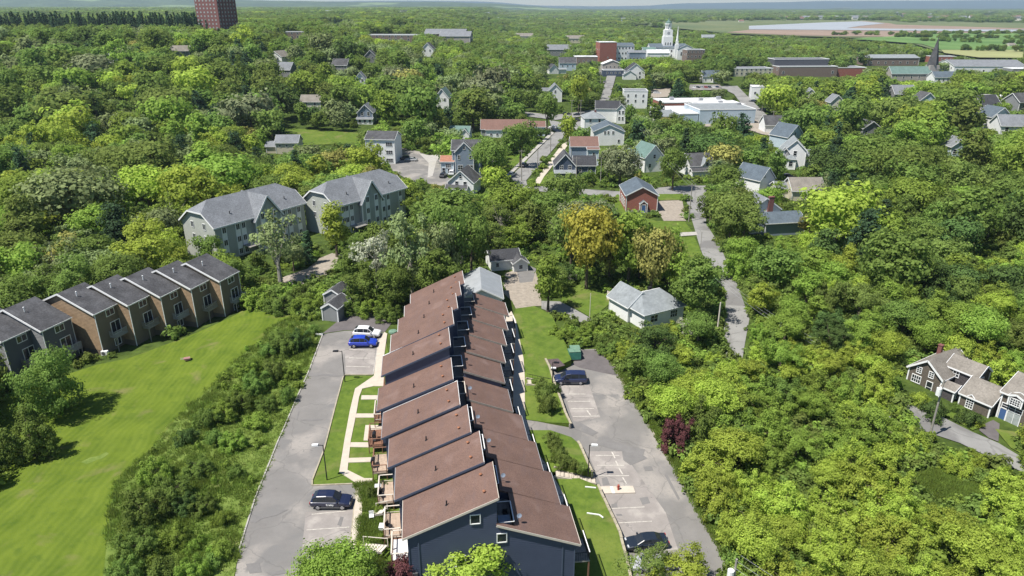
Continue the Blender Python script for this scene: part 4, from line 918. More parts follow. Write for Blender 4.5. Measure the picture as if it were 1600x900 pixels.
# metal roofed shed behind the row, grey garden shed, white bungalow and friends
H('outbuilding', 'low building with a weathered grey metal roof behind the navy row', 'outbuilding', (-5.8, 121.0), 0, 4, [(0, 0, 7.2, 10.5, 3.4, 1.8, D(ridge='y', wall='white_siding', roof='roof_metal', wins=wrow('R', 2, 5, 1.2)))], 6, [(722, 432), (751, 425), (782, 436), (782, 465), (752, 455), (728, 455)])
H('garden_shed', 'small grey shed with white trim at the end of the left parking lot', 'shed', (-30.6, 112.2), 0, -14, [(0, 0, 2.9, 4.6, 2.3, .9, D(ridge='y', wall='greysiding', roof='roof_dark', over=.15, z0=-.5))], 3, (493, 472, 533, 516))
H('garden_shed', 'second grey shed tucked against the shrubs behind the small shed', 'shed', (-31.5, 117.4), 0, -14, [(0, 0, 3.3, 4.0, 2.5, 1.0, D(ridge='y', wall='greysiding', roof='roof_dark', over=.15, z0=-.5))], 3)
H('bungalow', 'white bungalow with blue-grey hip roof beside the leafy street bend', 'house', (24.6, 115.6), 0, 29, [(0, 0, 8.6, 8.0, 3.1, 2.0, D(ridge='x', hip=2.2, wall='white_siding', roof='roof_pale', over=.5, wins=[('F', -2.2, 1.1, 1.5, 1.2, D(cols=2)), ('F', 2.2, 1.1, 1.5, 1.2, D(cols=3)), ('L', 1, 1.2, 1., 1.2), ('R', 0, 1.2, 1., 1.2)], chim=(.3, .6, .5, .3, 'black'))), (-2.2, 2.6, 5.2, 5.4, 3.1, 2.0, D(ridge='y', wall='white_siding', roof='roof_pale', over=.45))], 7, [(946, 468), (976, 450), (1052, 482), (1050, 498), (990, 514), (955, 500)])
H('cottage', 'small white cottage with two grey gables above the gravel drive', 'house', (-.8, 141.5), 0, 14, [(-1.0, .8, 6.2, 5.4, 2.3, 1.3, D(ridge='x', roof='roof_black', wins=[('F', -1.8, .9, .6, .8)])), (1.8, -2.3, 2.9, 2.8, 2.0, 1.0, D(ridge='y', roof='roof_dark', wins=[('F', 0, .7, .7, .8), ('L', 0, .7, .6, .8)]))], 6, [(768, 392), (790, 384), (822, 400), (820, 412), (800, 425), (775, 420)])
t = H('brick_house', 'red brick two storey building with grey gable roof near the street junction', 'brick building', (35.0, 190.2), 0, 0, [(0, 0, 8.4, 11.5, 4.6, 2.2, D(ridge='y', wall='brick', roof='roof_slate', over=.35, wins=[('L', -3, 1.0, .9, 1.8), ('L', -1, 1.0, .9, 1.8), ('L', 1, 1.0, .9, 1.8), ('L', 3, 1.0, .9, 1.8)]))], 7, [(967, 293), (990, 278), (1029, 308), (1028, 333), (1000, 337), (981, 331), (967, 312)])
vol(t, .4, -6.2, 1.9, 1.0, 2.4, .8, 'y', 'brick_dark', 'roof_slate', over=.12); window(t, .4, -6.75, .2, 0, 1.0, 2.0, 1, 1, 'white', 'bluedoor', 'door')
b = MB(); b.box(-4.25, -5.82, -1, 4.25, -5.74, .5); b.build('foundation', M['stone'], t)
FOOT.append((35, 186, 6))
H('victorian_house', 'blue-grey gabled house with white trim and a rust roofed wing', 'house', (-15.0, 231.6), 0, 0, [(0, 2.5, 9.3, 7, 8.0, 2.6, D(ridge='x', wall='blue_siding', roof='roof_dark', wins=[])), (-.6, -1.4, 6.0, 1.6, 7.6, 3.0, D(ridge='y', wall='blue_siding', roof='roof_dark', over=.3, wins=[('F', 0, 8.4, .7, 1.0), ('F', -1.8, 5.2, .7, 1.3), ('F', 2., 5.2, .7, 1.3), ('F', -1.4, 1.8, 1.5, 1.4, D(cols=2)), ('F', 1.9, 1.8, 1.6, 1.4, D(cols=2))])), (-6.4, 1.2, 4.2, 5.0, 4.2, 1.4, D(ridge='x', wall='pale_blue', roof='roof_red', over=.3, wins=[('F', .4, 2.2, 1.7, 1.2, D(cols=3)), ('F', -1.2, .2, .9, 1.9), ('F', .8, .1, 1.2, 1.8)])), (4.3, -.6, .6, 2, 5, 0, D(wall='blue_siding', roof='roof_dark'))], 8, [(673, 250), (694, 240), (697, 218), (738, 218), (740, 265), (700, 278), (676, 270)])
H('white_cottage', 'small white gabled cottage with grey roof in front of the blue-grey house', 'house', (-14.2, 206.5), 0, -12, [(0, 0, 7.6, 8, 3.9, 3.3, D(ridge='y', wall='white_siding', roof='roof_dark', wins=[('F', 0, 5.0, .7, 1.1), ('F', -1.2, 2.6, .9, 1.5), ('F', 1.3, 2.6, .9, 1.5)])), (-1, -4.6, 6, 2.0, 2.3, .7, D(ridge='x', wall='white_siding', roof='roof_dark'))], 7, [(706, 290), (730, 266), (750, 290), (748, 306), (706, 306)])
H('white_apartment', 'white three storey apartment house with dark roof beside the sloping car park', 'apartment building', (-45.6, 251.0), 0, -6, [(0, 0, 10.2, 9.5, 8.6, 2.0, D(ridge='x', wall='white_siding', roof='roof_dark', wins=[('F', 3.2, 6.4, 2.2, 1.2, D(cols=3)), ('F', 3.2, 3.6, 2.2, 1.2, D(cols=3)), ('F', 3.2, .8, 2.2, 1.2, D(cols=3)), ('F', -.8, 5.2, .9, 2.0), ('F', -3.4, 6.2, 1.2, 1.2)]))], 8, [(572, 215), (618, 214), (622, 256), (600, 258), (590, 232), (572, 228)])
H('house', 'beige clapboard house with grey roof and low left wing in the woods', 'house', (-84.0, 266.0), 0, 2, [(0, 0, 8.2, 7, 4.2, 2.2, D(ridge='x', wall='beige', roof='roof_grey', wins=wrow('F', 3, 5, 2.6, .7, .8))), (-6, .3, 4.2, 5, 2.6, 1.4, D(ridge='x', wall='beige', roof='roof_grey'))], 8, (412, 210, 461, 241))
H('victorian_house', 'narrow blue-grey gabled house with white porch below tall trees', 'house', (-66.3, 327.5), 0, 0, [(0, 0, 6.8, 8, 4.8, 3.4, D(ridge='y', wall='blue_siding', roof='roof_grey', over=.4, wins=[('F', 0, 6.4, .6, .8), ('F', -1.3, 3.5, 1.0, 1.5), ('F', 1.5, 3.5, 1.0, 1.5)])), (0, -4.8, 6.8, 1.8, 2.2, .5, D(ridge='x', wall='white_siding', roof='roof_grey', wins=wrow('F', 3, 4.5, .5, 1., 1.5)))], 6, (558, 165, 587, 202))
H('white_cottage', 'white cottage with green roof left of the long brown roofed building', 'house', (-21.5, 297.0), 0, -8, [(0, 0, 8, 6.5, 2.6, 2.3, D(ridge='x', wall='white_siding', roof='roof_green', wins=wrow('F', 2, 4, .8))), (2.6, -3, 3.4, 2, 2.4, 2.0, D(ridge='y', wall='white_siding', roof='roof_green'))], 7, (720, 199, 748, 216))
H('long_house', 'long white building with reddish brown roof and cupola above the road', 'house', (-3.0, 304.5), 0, 0, [(0, 0, 20, 9, 3.4, 3.2, D(ridge='x', wall='greysiding', roof='roof_brown2', wins=wrow('F', 2, 3.5, .9, .9, .9))), (-4.5, -4.9, 7, 1.2, 3.2, .2, D(ridge='x', wall='white_siding', roof='roof_brown2', wins=wrow('F', 2, 2.6, .9, .9, .9))), (13.5, 2, 7, 6, 3.8, 1.8, D(ridge='x', wall='pale_blue', roof='roof_brown2'))], 12, [(753, 178), (822, 172), (842, 168), (842, 185), (815, 200), (787, 216), (763, 216)])
t = H('house', 'blue house with red-brown roof and pale lower wing facing the side street', 'house', (25.4, 247.5), 0, 0, [(0, 3, 9.4, 7.5, 6.2, 2.6, D(ridge='x', wall='blue_siding', roof='roof_brown2', wins=[])), (2.8, -2.2, 3.8, 3, 5.6, .3, D(ridge='x', wall='pale_blue', roof='roof_brown2', wins=[('F', .2, 3.4, .8, 1.2), ('F', 0, .8, 1.5, 1.2, D(cols=3))]))], 7, (889, 216, 934, 263))
H('house', 'dark slate blue gabled house with white trim at the street corner', 'house', (17.2, 229.4), 0, 0, [(0, 0, 6.6, 8, 3.9, 3.6, D(ridge='y', wall='darkblue', roof='roof_dark', over=.35, wins=[('F', -1.2, 2.6, 1.0, 1.4, D(cols=2)), ('F', 1.5, 2.6, 1.0, 1.4, D(cols=2)), ('F', .8, .1, .9, 1.9)])), (0, -4.8, 6.4, 1.6, 2.0, .5, D(ridge='x', wall='darkblue', roof='roof_pale')), (6.6, 1.2, 7, 6, 3.6, 2.4, D(ridge='x', wall='darkblue', roof='roof_black', wins=wrow('F', 2, 3, 1.4)))], 8, [(860, 258), (877, 240), (914, 245), (914, 270), (893, 282), (862, 280)])
H('white_house', 'large white gabled house with grey roof and black fire escape', 'house', (38.5, 287.0), 0, 0, [(0, 0, 12.0, 11, 5.6, 2.6, D(ridge='y', wall='white_siding', roof='roof_slate', wins=[('F', -1.6, 4.6, .7, 1.1), ('F', -.3, 4.6, .7, 1.1), ('F', 1.6, 4.6, .7, 1.1), ('F', 4., 1.2, .8, 1.2)]))], 8, (927, 196, 975, 230))
t = H('white_house', 'white house with pale green hip roof behind the fire escape house', 'house', (36.0, 318.0), 0, 4, [(0, 0, 9, 10, 6.2, 2.2, D(ridge='y', hip=4, wall='white_siding', roof='roof_pale', wins=wrow('F', 2, 4, 4.4), chim=(1, 0, .7, .4, 'brick_dark')))], 7, (926, 171, 958, 197))
H('house', 'tall white house with charcoal roof right of the pale hip roof house', 'house', (48.5, 343.0), 0, -6, [(-3, 1, 11, 8, 6.6, 3.0, D(ridge='x', wall='white_siding', roof='roof_black', wins=[])), (3.4, -4, 4, 4, 6.8, 2.0, D(ridge='y', wall='white_siding', roof='roof_black', wins=[('F', -.8, 4.6, .8, 1.4), ('F', .8, 4.6, .8, 1.4), ('F', -.8, 1.8, .8, 1.4), ('F', .8, 1.8, .8, 1.4)]))], 8, (944, 157, 979, 192))
H('flat_roof_house', 'three storey white flat roofed house left of the small parking area', 'house', (66.5, 392.), 0, -4, [(0, 0, 12.5, 11, 8.8, 0, D(wall='white_siding', roof='roof_grey', wins=wrow('F', 3, 8, 6)+wrow('F', 3, 8, 3.2)+wrow('R', 2, 5, 6)))], 9, (978, 140, 1013, 171))
H('white_house', 'big white gabled house with dark roof beside the uphill street', 'house', (88., 527.), 0, 0, [(0, 0, 13, 12, 5.5, 5.0, D(ridge='y', wall='white_siding', roof='roof_black', wins=[('F', 3, 3.4, 1.1, 1.6), ('F', 3, .6, 1.1, 1.6)])), (-4.5, -7, 9, 4, 3.2, 2.8, D(ridge='y', wall='white_siding', roof='roof_grey'))], 10, (974, 104, 1004, 131))
H('house', 'pale blue house with grey roof left of the uphill street', 'house', (44., 585.), 0, 0, [(0, 0, 13, 9, 6.0, 3.8, D(ridge='x', wall='pale_blue', roof='roof_dark', wins=wrow('F', 3, 8, 3)))], 9, (874, 98, 899, 117))
H('white_cottage', 'small white gable with porch left of the pale blue house', 'house', (31., 560.), 0, 12, [(0, 0, 7, 8, 3.5, 3.4, D(ridge='y', wall='white_siding', roof='roof_black')), (6, 0, 8, 5, 3., .8, D(ridge='x', wall='white_siding', roof='roof_pale'))], 7, (851, 108, 870, 124))
H('victorian_house', 'weathered grey and white gabled house among trees left of the street', 'house', (24.5, 415.), 0, 0, [(0, 0, 7.5, 9, 6., 3.6, D(ridge='y', wall='white_siding', roof='roof_grey', wins=[('F', 0, 5, .9, 1.4)])), (-4, 2, 6, 6, 4.5, 2.5, D(ridge='x', wall='cream', roof='roof_grey'))], 7, (862, 138, 889, 160))
H('white_cottage', 'white gabled cottage with dark roof on the lawn left of the town green', 'house', (137., 505.), 0, 0, [(0, 0, 12, 8, 4., 3.6, D(ridge='x', wall='white_siding', roof='roof_slate', wins=wrow('F', 3, 8, 1.2))), (3, -4.5, 5, 3, 3.8, 3, D(ridge='y', wall='white_siding', roof='roof_slate', wins=wrow('F', 1, 2, 1.2)))], 9, (1072, 105, 1096, 127))
# mall
T = H('shopping_mall', 'sprawling low white and grey commercial building with flat white roofs', 'shopping mall', (95.5, 368.), 0, 6, [(2, -22, 27, 22, 6.4, 0, D(wall='pale_blue', roof='roof_pale', wins=wrow('F', 5, 9, 2.4, .7, .9))), (-16.4, -25, 9, 15, 4.6, 0, D(wall='pale_blue', roof='roof_white')), (-11.5, -8, 30, 13, 4.0, 0, D(wall='white_siding', roof='roof_white')), (9, 0, 24, 16, 5.2, 0, D(wall='white_siding', roof='roof_white')), (2, 18, 36, 18, 4.4, 0, D(wall='brick', roof='roof_white'))], 24, [(1048, 155), (1062, 145), (1090, 142), (1150, 147), (1160, 158), (1175, 170), (1173, 194), (1100, 198), (1075, 190), (1050, 170)])
for q in ((-4, -6), (12, 2), (6, 14), (-8, 20), (18, 20), (14, -16)):
    b = MB(); b.box(q[0]-1, q[1]-1, 4.5, q[0]+1, q[1]+1, 6.2 if q[1] > -12 else 7.4); b.build('roof_unit', M['greytrim'], T)
for dx, dy in ((-14, 15), (12, 18), (-2, -18), (14, -14), (-14, -10), (0, 28), (15, 30)): FOOT.append((95.5+dx, 368+dy, 10))
H('house', 'grey roofed house with white dormer below the dark pine by the wide road', 'house', (117., 316.), 0, 0, [(0, 0, 12, 8, 3.4, 3.4, D(ridge='x', wall='white_siding', roof='roof_dark')), (8, 1, 6, 6, 3.4, 2.6, D(ridge='x', wall='white_siding', roof='roof_dark', chim=(-1, 0, .8, .8, 'brick_dark'))), (3, -3.5, 4, 2.6, 3.6, 2., D(ridge='y', wall='white_siding', roof='roof_grey'))], 9, (1157, 199, 1213, 214))
H('house', 'pale blue house with steep slate roof right of the dormered house', 'house', (108.5, 280.), 0, 28, [(0, 0, 8.4, 9, 4.6, 4.2, D(ridge='y', wall='pale_blue', roof='roof_slate', wins=[('F', -.6, 5.2, .7, 1.0), ('F', 1.8, 2.8, .9, 1.2), ('F', -2, 2.8, .9, 1.2)]))], 7, [(1207, 222), (1213, 208), (1233, 212), (1235, 228), (1218, 235)])
H('victorian_house', 'ornate white gabled house with bay window and pale roof', 'house', (97.5, 243.5), 0, -14, [(0, 0, 7, 9, 6.2, 3.4, D(ridge='y', wall='white_siding', roof='roof_pale', wins=[('F', 0, 4.4, 1.0, 1.6)])), (-3.4, -2, 4, 5, 4.8, 2.4, D(ridge='y', wall='white_siding', roof='roof_pale', wins=[('F', 0, 3, .8, 1.4)])), (-1.2, -5.4, 3.0, 2.4, 3.8, 1.2, D(ridge='y', hip=1, wall='white_siding', roof='roof_pale', wins=[('F', 0, 1.2, 1.2, 1.6)])), (5.0, 2, 4, 6, 4, 1.4, D(ridge='x', wall='cream', roof='roof_pale'))], 8, [(1222, 245), (1240, 225), (1262, 232), (1260, 255), (1240, 275), (1225, 262)])
H('white_cottage', 'white gabled house with dark slate roof above the olive tree', 'house', (73.2, 209.), 0, 34, [(0, 0, 6.6, 9, 4.2, 3.3, D(ridge='y', wall='white_siding', roof='roof_slate', wins=[('F', -1.4, 4.8, .5, .7), ('F', 1.7, 2.6, .6, .8)]))], 6, [(1155, 270), (1165, 260), (1178, 268), (1194, 287), (1190, 300), (1176, 298), (1160, 285)])
H('bungalow', 'beige bungalow with worn taupe roof behind the tall bare tree', 'house', (84.5, 200.), 0, 0, [(0, 0, 9, 8, 3.0, 2.8, D(ridge='x', wall='beige', roof='roof_taupe', wins=[('F', -1, 1, 1.6, 1.2, D(cols=2)), ('F', 2.6, 1, .8, 1.2)])), (-5.6, 2, 4.6, 5, 2.8, 1.4, D(ridge='x', wall='cream', roof='roof_grey')), (1.6, -4., 4, 2.4, 2.6, 1.6, D(ridge='y', wall='beige', roof='roof_taupe', wins=[('F', 0, .9, 1.2, 1.2, D(cols=2))]))], 7, [(1212, 285), (1236, 280), (1275, 285), (1278, 310), (1262, 320), (1238, 312), (1215, 295)])
t = H('white_house', 'white house with a slate roofed addition and broad brick chimney', 'house', (64.6, 168.), 0, 10, [(-1.0, 5.2, 8, 6, 4.4, 2.8, D(ridge='y', wall='white_siding', roof='roof_grey', wins=[])), (0, -2.2, 10.2, 7.6, 3.4, 1.5, D(ridge='x', wall='blue_siding', roof='roof_slate', over=.4)), (-6.4, -1, 2.2, 5, 2.0, .8, D(ridge='y', wall='white_siding', roof='roof_dark', wins=wrow('L', 2, 3, .8)))], 8, [(1185, 335), (1205, 312), (1228, 318), (1254, 356), (1253, 372), (1205, 374), (1190, 360)])
b = MB(); b.box(-.5, 1.75, 0, .8, 2.4, 7.5); b.box(-.58, 1.67, 7.5, .88, 2.48, 7.7); b.build('chimney', M['brick_dark'], t)
b = MB(); b.box(5.6, -1.2, 0, 6.2, -.6, 4.6); b.build('chimney', M['brick_dark'], t)
H('house', 'white gabled house with dark roof and white dormer right of the junction', 'house', (61., 231.), 0, 12, [(0, 0, 8, 8, 3.6, 3.2, D(ridge='x', wall='white_siding', roof='roof_dark')), (1.5, -3.4, 3, 2.4, 4.0, 1.8, D(ridge='y', wall='white_siding', roof='roof_pale', wins=[('F', 0, 3.6, .9, .9)])), (0, -5, 8, 2, 2.3, .6, D(ridge='x', wall='white_siding', roof='roof_dark'))], 7, [(1078, 260), (1092, 238), (1110, 245), (1112, 262), (1090, 276), (1078, 270)])
H('house', 'white house with teal green gambrel roof left of the junction tree', 'house', (46., 238.), 0, 20, [(0, 0, 7, 9, 5, 3.8, D(ridge='y', wall='white_siding', roof='roof_green', wins=[('F', 0, 4.6, .8, 1.2), ('F', -1.6, 1.6, .8, 1.2)]))], 7, [(1011, 262), (1020, 240), (1032, 245), (1030, 278), (1014, 275)])
H('white_cottage', 'small pale cottage glimpsed between trees left of the green roofed house', 'house', (41.5, 246.), 0, 0, [(0, 0, 6, 6, 3, 2, D(ridge='y', wall='white_siding', roof='roof_green'))], 5, (996, 246, 1006, 262))
# white houses in the left woods
def seat(u, v, dep):
    """where the sight line through a far building's foot meets the ground, and its size there"""
    x, y = gp(u, v+900/dep); return x, y, min(1.6, max(.6, y/dep))
for (u, v, dep, w_, d_, e_, rs, rg, wa, ro, lab, vb) in ((438, 97, 430, 9, 10, 4, 3.0, 'y', 'white_siding', 'roof_taupe', 'white gabled house far left in the woods below the spruce row', (427, 80, 452, 97)),
    (447, 116, 400, 10, 7, 3.5, 3.5, 'x', 'greysiding', 'roof_grey', 'grey roofed house just below the far left white gable', (440, 105, 459, 120)), (535, 110, 430, 9, 7, 4, 3.2, 'x', 'greysiding', 'roof_dark', 'dark grey roof peeking from woods right of the far left gable', (524, 98, 545, 110)),
    (565, 138, 380, 4.8, 8, 6, 3.0, 'y', 'white_siding', 'roof_grey', 'narrow white gable seen between tall trees left of centre', (559, 119, 571, 137)), (670, 86, 520, 8, 10, 5, 4, 'y', 'white_siding', 'roof_dark', 'white gabled house below the low campus roofs', (659, 73, 678, 88)),
    (694, 168, 350, 6.5, 9, 6, 4.0, 'y', 'white_siding', 'roof_green', 'white gabled house with green-grey roof in the centre woods', (680, 140, 708, 169)), (580, 95, 520, 8, 8, 4, 4, 'y', 'greysiding', 'roof_dark', 'faint grey house hidden in the woods below the campus', (572, 84, 590, 96)),
    (490, 172, 330, 9, 7, 5, 2.5, 'x', 'cream', 'roof_taupe', 'cream house almost hidden behind leafy trees in the left woods', (480, 145, 506, 168)), (182, 98, 420, 8, 7, 4, 2.4, 'x', 'white_siding', 'roof_pale', 'white house in the woods at the far left', (176, 92, 188, 98)),
    (285, 88, 430, 10, 7, 4, 2.6, 'x', 'greysiding', 'roof_taupe', 'taupe roof in the woods below the brick tower', (274, 80, 300, 90)), (215, 62, 560, 12, 8, 4, 2.4, 'x', 'brick_brown', 'roof_taupe', 'brown roof in the woods left of the brick tower', (212, 56, 226, 64)),
    (362, 120, 380, 6, 7, 4, 2.6, 'y', 'greysiding', 'roof_slate', 'small grey roof in the woods below the brick tower', (357, 114, 366, 124))):
    x, yy, k_ = seat(u, v, dep)
    T = house('white_house' if wa == 'white_siding' else 'house', lab, 'house', (x, yy), random.uniform(-18, 18), 6*k_, vb); T.scale = (k_,)*3
    vol(T, 0, 0, w_, d_, e_, rs, rg, wa, ro, z0=-2, wins=wrow('F', 2, w_*.45, e_-1.6))
# shingled house with large white windows, lower right
HZ = 0.
T = house('shingled_house', 'weathered brown shingled house with white windows and dormer, lower right', 'house', (58.3, 91.2, 0), -58, 1, [(1412, 575), (1490, 553), (1540, 570), (1560, 600), (1560, 660), (1530, 662), (1455, 640), (1410, 625)])
vol(T, 2.35, 3.75, 4.7, 7.5, 2.95, 1.9, 'y', 'shingle_wall', 'roof_taupe', over=.3, rt=.12, wins=[('F', -.95, 2.55, .6, .85, D(cols=2, rows=3)), ('F', .8, 2.55, .6, .85, D(cols=2, rows=3)), ('F', -1.1, .95, 1.2, 1.05, D(cols=4, rows=2)), ('F', .85, .15, .75, 1.7, D(rows=2, name='door'))])
vol(T, 5.7, 4.6, 4.2, 3.4, 3.9, 1.2, 'x', 'shingle_wall2', 'roof_taupe', over=.22, rt=.12, wins=[('F', -.7, 2.75, .75, .85, D(cols=2)), ('R', -.4, 2.7, .7, .8, D(cols=2))])
vol(T, 5.9, .7, 1.7, 2.2, 2.1, .6, 'x', 'shingle_wall2', 'roof_taupe', over=.2, rt=.1, wins=[('R', -.2, .9, .6, .7)])
vol(T, 9.4, 2.7, 3.9, 5.4, 2.15, 1.7, 'x', 'shingle_wall', 'roof_taupe', over=.25, rt=.12, wins=[('F', -.6, .5, .85, 1.35, D(cols=3, rows=4))])
b = MB(); b.bar((8.05, -.12, 1.98), (8.8, -.12, 2.6), .1, .1); b.bar((8.8, -.12, 2.6), (9.55, -.12, 1.98), .1, .1); b.build('gable_trim', M['white'], T)
b = MB(); b.prism([(8.15, 1.95), (9.45, 1.95), (8.8, 2.5)], 'y', -.08, .9); fixn(b.build('wall', M['shingle_wall'], T))
b = MB(); b.box(.3, 6.2, 2, .85, 6.75, 4.9); b.box(.24, 6.14, 4.9, .91, 6.81, 5.02); b.build('chimney', M['brick_dark'], T)
b = MB(); b.box(5.0, -.75, 0, 5.12, -.63, 2.1); b.build('post', M['white'], T)
T = house('shingled_house', 'brown shingled building with tall white glazed entry at the right edge', 'house', (58.3, 91.2, 0.01), -58, 1, [(1550, 590), (1600, 580), (1640, 640), (1600, 668), (1550, 662)])
vol(T, 16.4, 5.0, 9.2, 7.4, 4.1, 1.7, 'x', 'shingle_wall', 'roof_taupe', over=.3, rt=.12)
facewin(T, 16.4, 5.0, 9.2, 7.4, 'F', -3.1, 1.95, w_=2.4, h_=.65, cols=3, rows=2); facewin(T, 16.4, 5.0, 9.2, 7.4, 'F', -2.7, .1, w_=1.5, h_=1.7, cols=2, rows=1, gl='glass_pale'); facewin(T, 16.4, 5.0, 9.2, 7.4, 'F', -4.0, .1, w_=.75, h_=1.7, cols=1, rows=1, gl='bluedoor', name='door')
facewin(T, 16.4, 5.0, 9.2, 7.4, 'F', .2, .1, w_=1.7, h_=2.5, cols=2, rows=2, gl='glass_pale')
vol(T, 13.6, 1.1, 1.6, .8, 4.2, .35, 'y', 'shingle_wall2', 'roof_taupe', z0=2.95, over=.12, rt=.08, wins=[('F', 0, 3.1, 1.1, .9, D(cols=4, rows=3))])
FOOT += [(58., 88.6, 2.6), (60.2, 84.6, 2.5), (62.7, 91.2, 4), (65.8, 84.9, 4), (70.8, 80.1, 6), (74, 76, 6)]
# ================================================================== DOWNTOWN AND CAMPUS
def block(name, label, u, v, dep, W, Dp, h, rot, wall, roof='roof_grey', nf=6, nz=3, cat='building', vb=None, ww=1.4, wh=1.6, parapet=0, add=()):
    x, yy, k_ = seat(u, v, dep)
    T = house(name, label, cat, (x, yy), rot, max(W, Dp)*.5*k_, vb); T.scale = (k_,)*3
    wins = []
    for i in range(nz): wins += wrow('F', nf, W*.85, 1.+h*(i+.12)/nz, ww, min(wh, h/nz*.55))
    wins += wrow('R', 3, Dp*.7, h*.6, ww, wh)+wrow('L', 3, Dp*.7, h*.6, ww, wh)
    vol(T, 0, 0, W, Dp, h, 0 if parapet == 0 else parapet, 'x', wall, roof, z0=-3, over=.3, wins=wins)
    for q in add: vol(T, *q[:6], **(q[6] if len(q) > 6 else {}))
    return T
# brick residence tower, upper left
x, y, k_ = seat(343, 54, 640)
T = house('brick_tower', 'tall dark red brick residence tower rising above the woods at upper left', 'tower block', (x, y), 37+32, 18, (314, 0, 370, 46)); T.scale = (k_,)*3
b = MB(); tw = 11.2; TH_ = 41
b.box(-tw, -tw, -10, tw, tw, TH_); b.build('wall', M['brick_dark'], T)
b = MB(); b.box(-tw-.3, -tw-.3, TH_, tw+.3, tw+.3, TH_+1.2); b.build('roof', M['roof_dark'], T)
for f in range(13):
    for s_ in range(6):
        z = 3.+f*3.0; o = -tw+2.3+s_*3.7
        window(T, o, -tw-.04, z, 0, 1.3, 1.2, 1, 1, 'stone', 'glass_pale'); window(T, -tw-.04, o, z, -math.pi/2, 1.3, 1.2, 1, 1, 'stone', 'glass_pale'); 
for s_ in range(7):
    o = -tw+.3+s_*3.6; b = MB(); b.box(o-.35, -tw-1.1, -8, o+.35, -tw, TH_+.5); b.build('brick_fin', M['brick_dark'], T)
block('campus_building', 'low brick building with dark roof in woods right of the tower', 460, 60, 640, 22, 12, 6, 0, 'brick_brown', 'roof_dark', 5, 2, vb=(448, 50, 472, 59))
block('campus_building', 'long low campus building with pale flat roofs above the left woods', 622, 64, 560, 44, 14, 5, -4, 'brick_brown', 'roof_pale', 9, 2, vb=(578, 52, 650, 62), add=[(36, 6, 30, 20, 6, 3, D(wall='brick_brown', roof='roof_grey', z0=-10)), (46, -12, 22, 16, 5, 3, D(wall='stone', roof='roof_grey', z0=-10))])
vis((636, 50, 704, 64), 560)
def lowhouse(u, v, dep, w_, d_, e_, rs, rg, wa, ro, lab, vb, rot=0, nm='house', cat='house', group=None):
    x, yy, k_ = seat(u, v, dep)
    T = house(nm, lab, cat, (x, yy), rot, max(w_, d_)*.5*k_, vb, group); T.scale = (k_,)*3; vol(T, 0, 0, w_, d_, e_, rs, rg, wa, ro, z0=-3, wins=wrow('F', 2 if w_ < 11 else 4, w_*.6, e_*.45, 1.1, 1.3)); return T
block('brick_hall', 'dark red brick wing with white parapet at the left of the town centre', 946, 94, 700, 16, 16, 17, 8, 'brick', 'roof_white', 1, 1, vb=(934, 71, 958, 94), ww=1, wh=1)
block('hospital_wing', 'white four storey wing with blue-grey mansard joined to the red brick hall', 971, 93, 715, 19, 16, 14, 8, 'white_siding', 'roof_slate', 6, 3, vb=(958, 73, 986, 92), parapet=2.)
block('town_building', 'blue-grey low building right of the white mansard wing', 998, 94, 700, 22, 12, 8, 4, 'blue_siding', 'roof_grey', 7, 1, vb=(984, 79, 1010, 93), parapet=1.5)
block('town_building', 'teal roofed low building left of the white clock tower', 1012, 92, 690, 12, 12, 8, 4, 'pale_blue', 'roof_green', 3, 2, vb=(1004, 79, 1021, 90), parapet=3)
lowhouse(914, 100, 640, 20, 14, 7, 0, 'x', 'brick_brown', 'roof_white', 'low brown building with white roof left of the red brick hall', (898, 88, 932, 98), nm='town_building', cat='building')
lowhouse(955, 108, 600, 16, 12, 5, 3, 'y', 'stone', 'roof_white', 'low shop with pale barrel roof in front of the red brick hall', (944, 94, 970, 104), nm='shop', cat='shop')
lowhouse(957, 117, 575, 16, 10, 4.5, 0, 'y', 'darkblue', 'roof_grey', 'dark fronted shop at the top of the uphill street', (950, 106, 975, 115), nm='shop', cat='shop')
lowhouse(873, 86, 700, 22, 12, 6, 4, 'x', 'greysiding', 'roof_grey', 'large grey roofed building among trees left of the town centre', (856, 69, 886, 84), nm='town_building', cat='building')
lowhouse(820, 62, 900, 20, 12, 5, 3, 'x', 'beige', 'roof_taupe', 'distant pale building among trees, centre', (812, 56, 830, 62), nm='town_building', cat='building')
lowhouse(898, 66, 850, 20, 12, 5, 3, 'x', 'beige', 'roof_taupe', 'distant taupe building among trees behind the town centre', (888, 60, 908, 68), nm='town_building', cat='building')
# university hall: white, with clock tower
x, y, k_ = seat(1040, 90, 740)
T = house('university_hall', 'white columned hall with a tall cupola clock tower above the town', 'hall', (x, y), 0, 22*k_, [(1016, 76), (1034, 74), (1034, 50), (1048, 50), (1046, 74), (1060, 78), (1060, 90), (1016, 90)]); T.scale = (k_,)*3
vol(T, 0, 0, 36, 16, 11, 3, 'x', 'white_siding', 'roof_slate', z0=-8, wins=wrow('F', 9, 30, 6.5, 1.3, 2.2)+wrow('F', 9, 30, 2, 1.3, 2.2))
b = MB(); b.box(-4.6, -6, 8, 4.6, 3.2, 21); b.box(-4.0, -5.4, 21, 4.0, 2.6, 27); b.build('clock_tower', M['white'], T)
b = MB()
for i in range(8): a = i*math.pi/4+math.pi/8; b.box(2.6*math.cos(a)-.4, -1.4+2.6*math.sin(a)-.4, 27, 2.6*math.cos(a)+.4, -1.4+2.6*math.sin(a)+.4, 32)
b.tube([(0, -1.4, 26.9), (0, -1.4, 27.5)], [3.8, 3.8], 8); b.tube([(0, -1.4, 32), (0, -1.4, 32.8)], [3.6, 3.6], 8); b.build('belfry', M['white'], T)
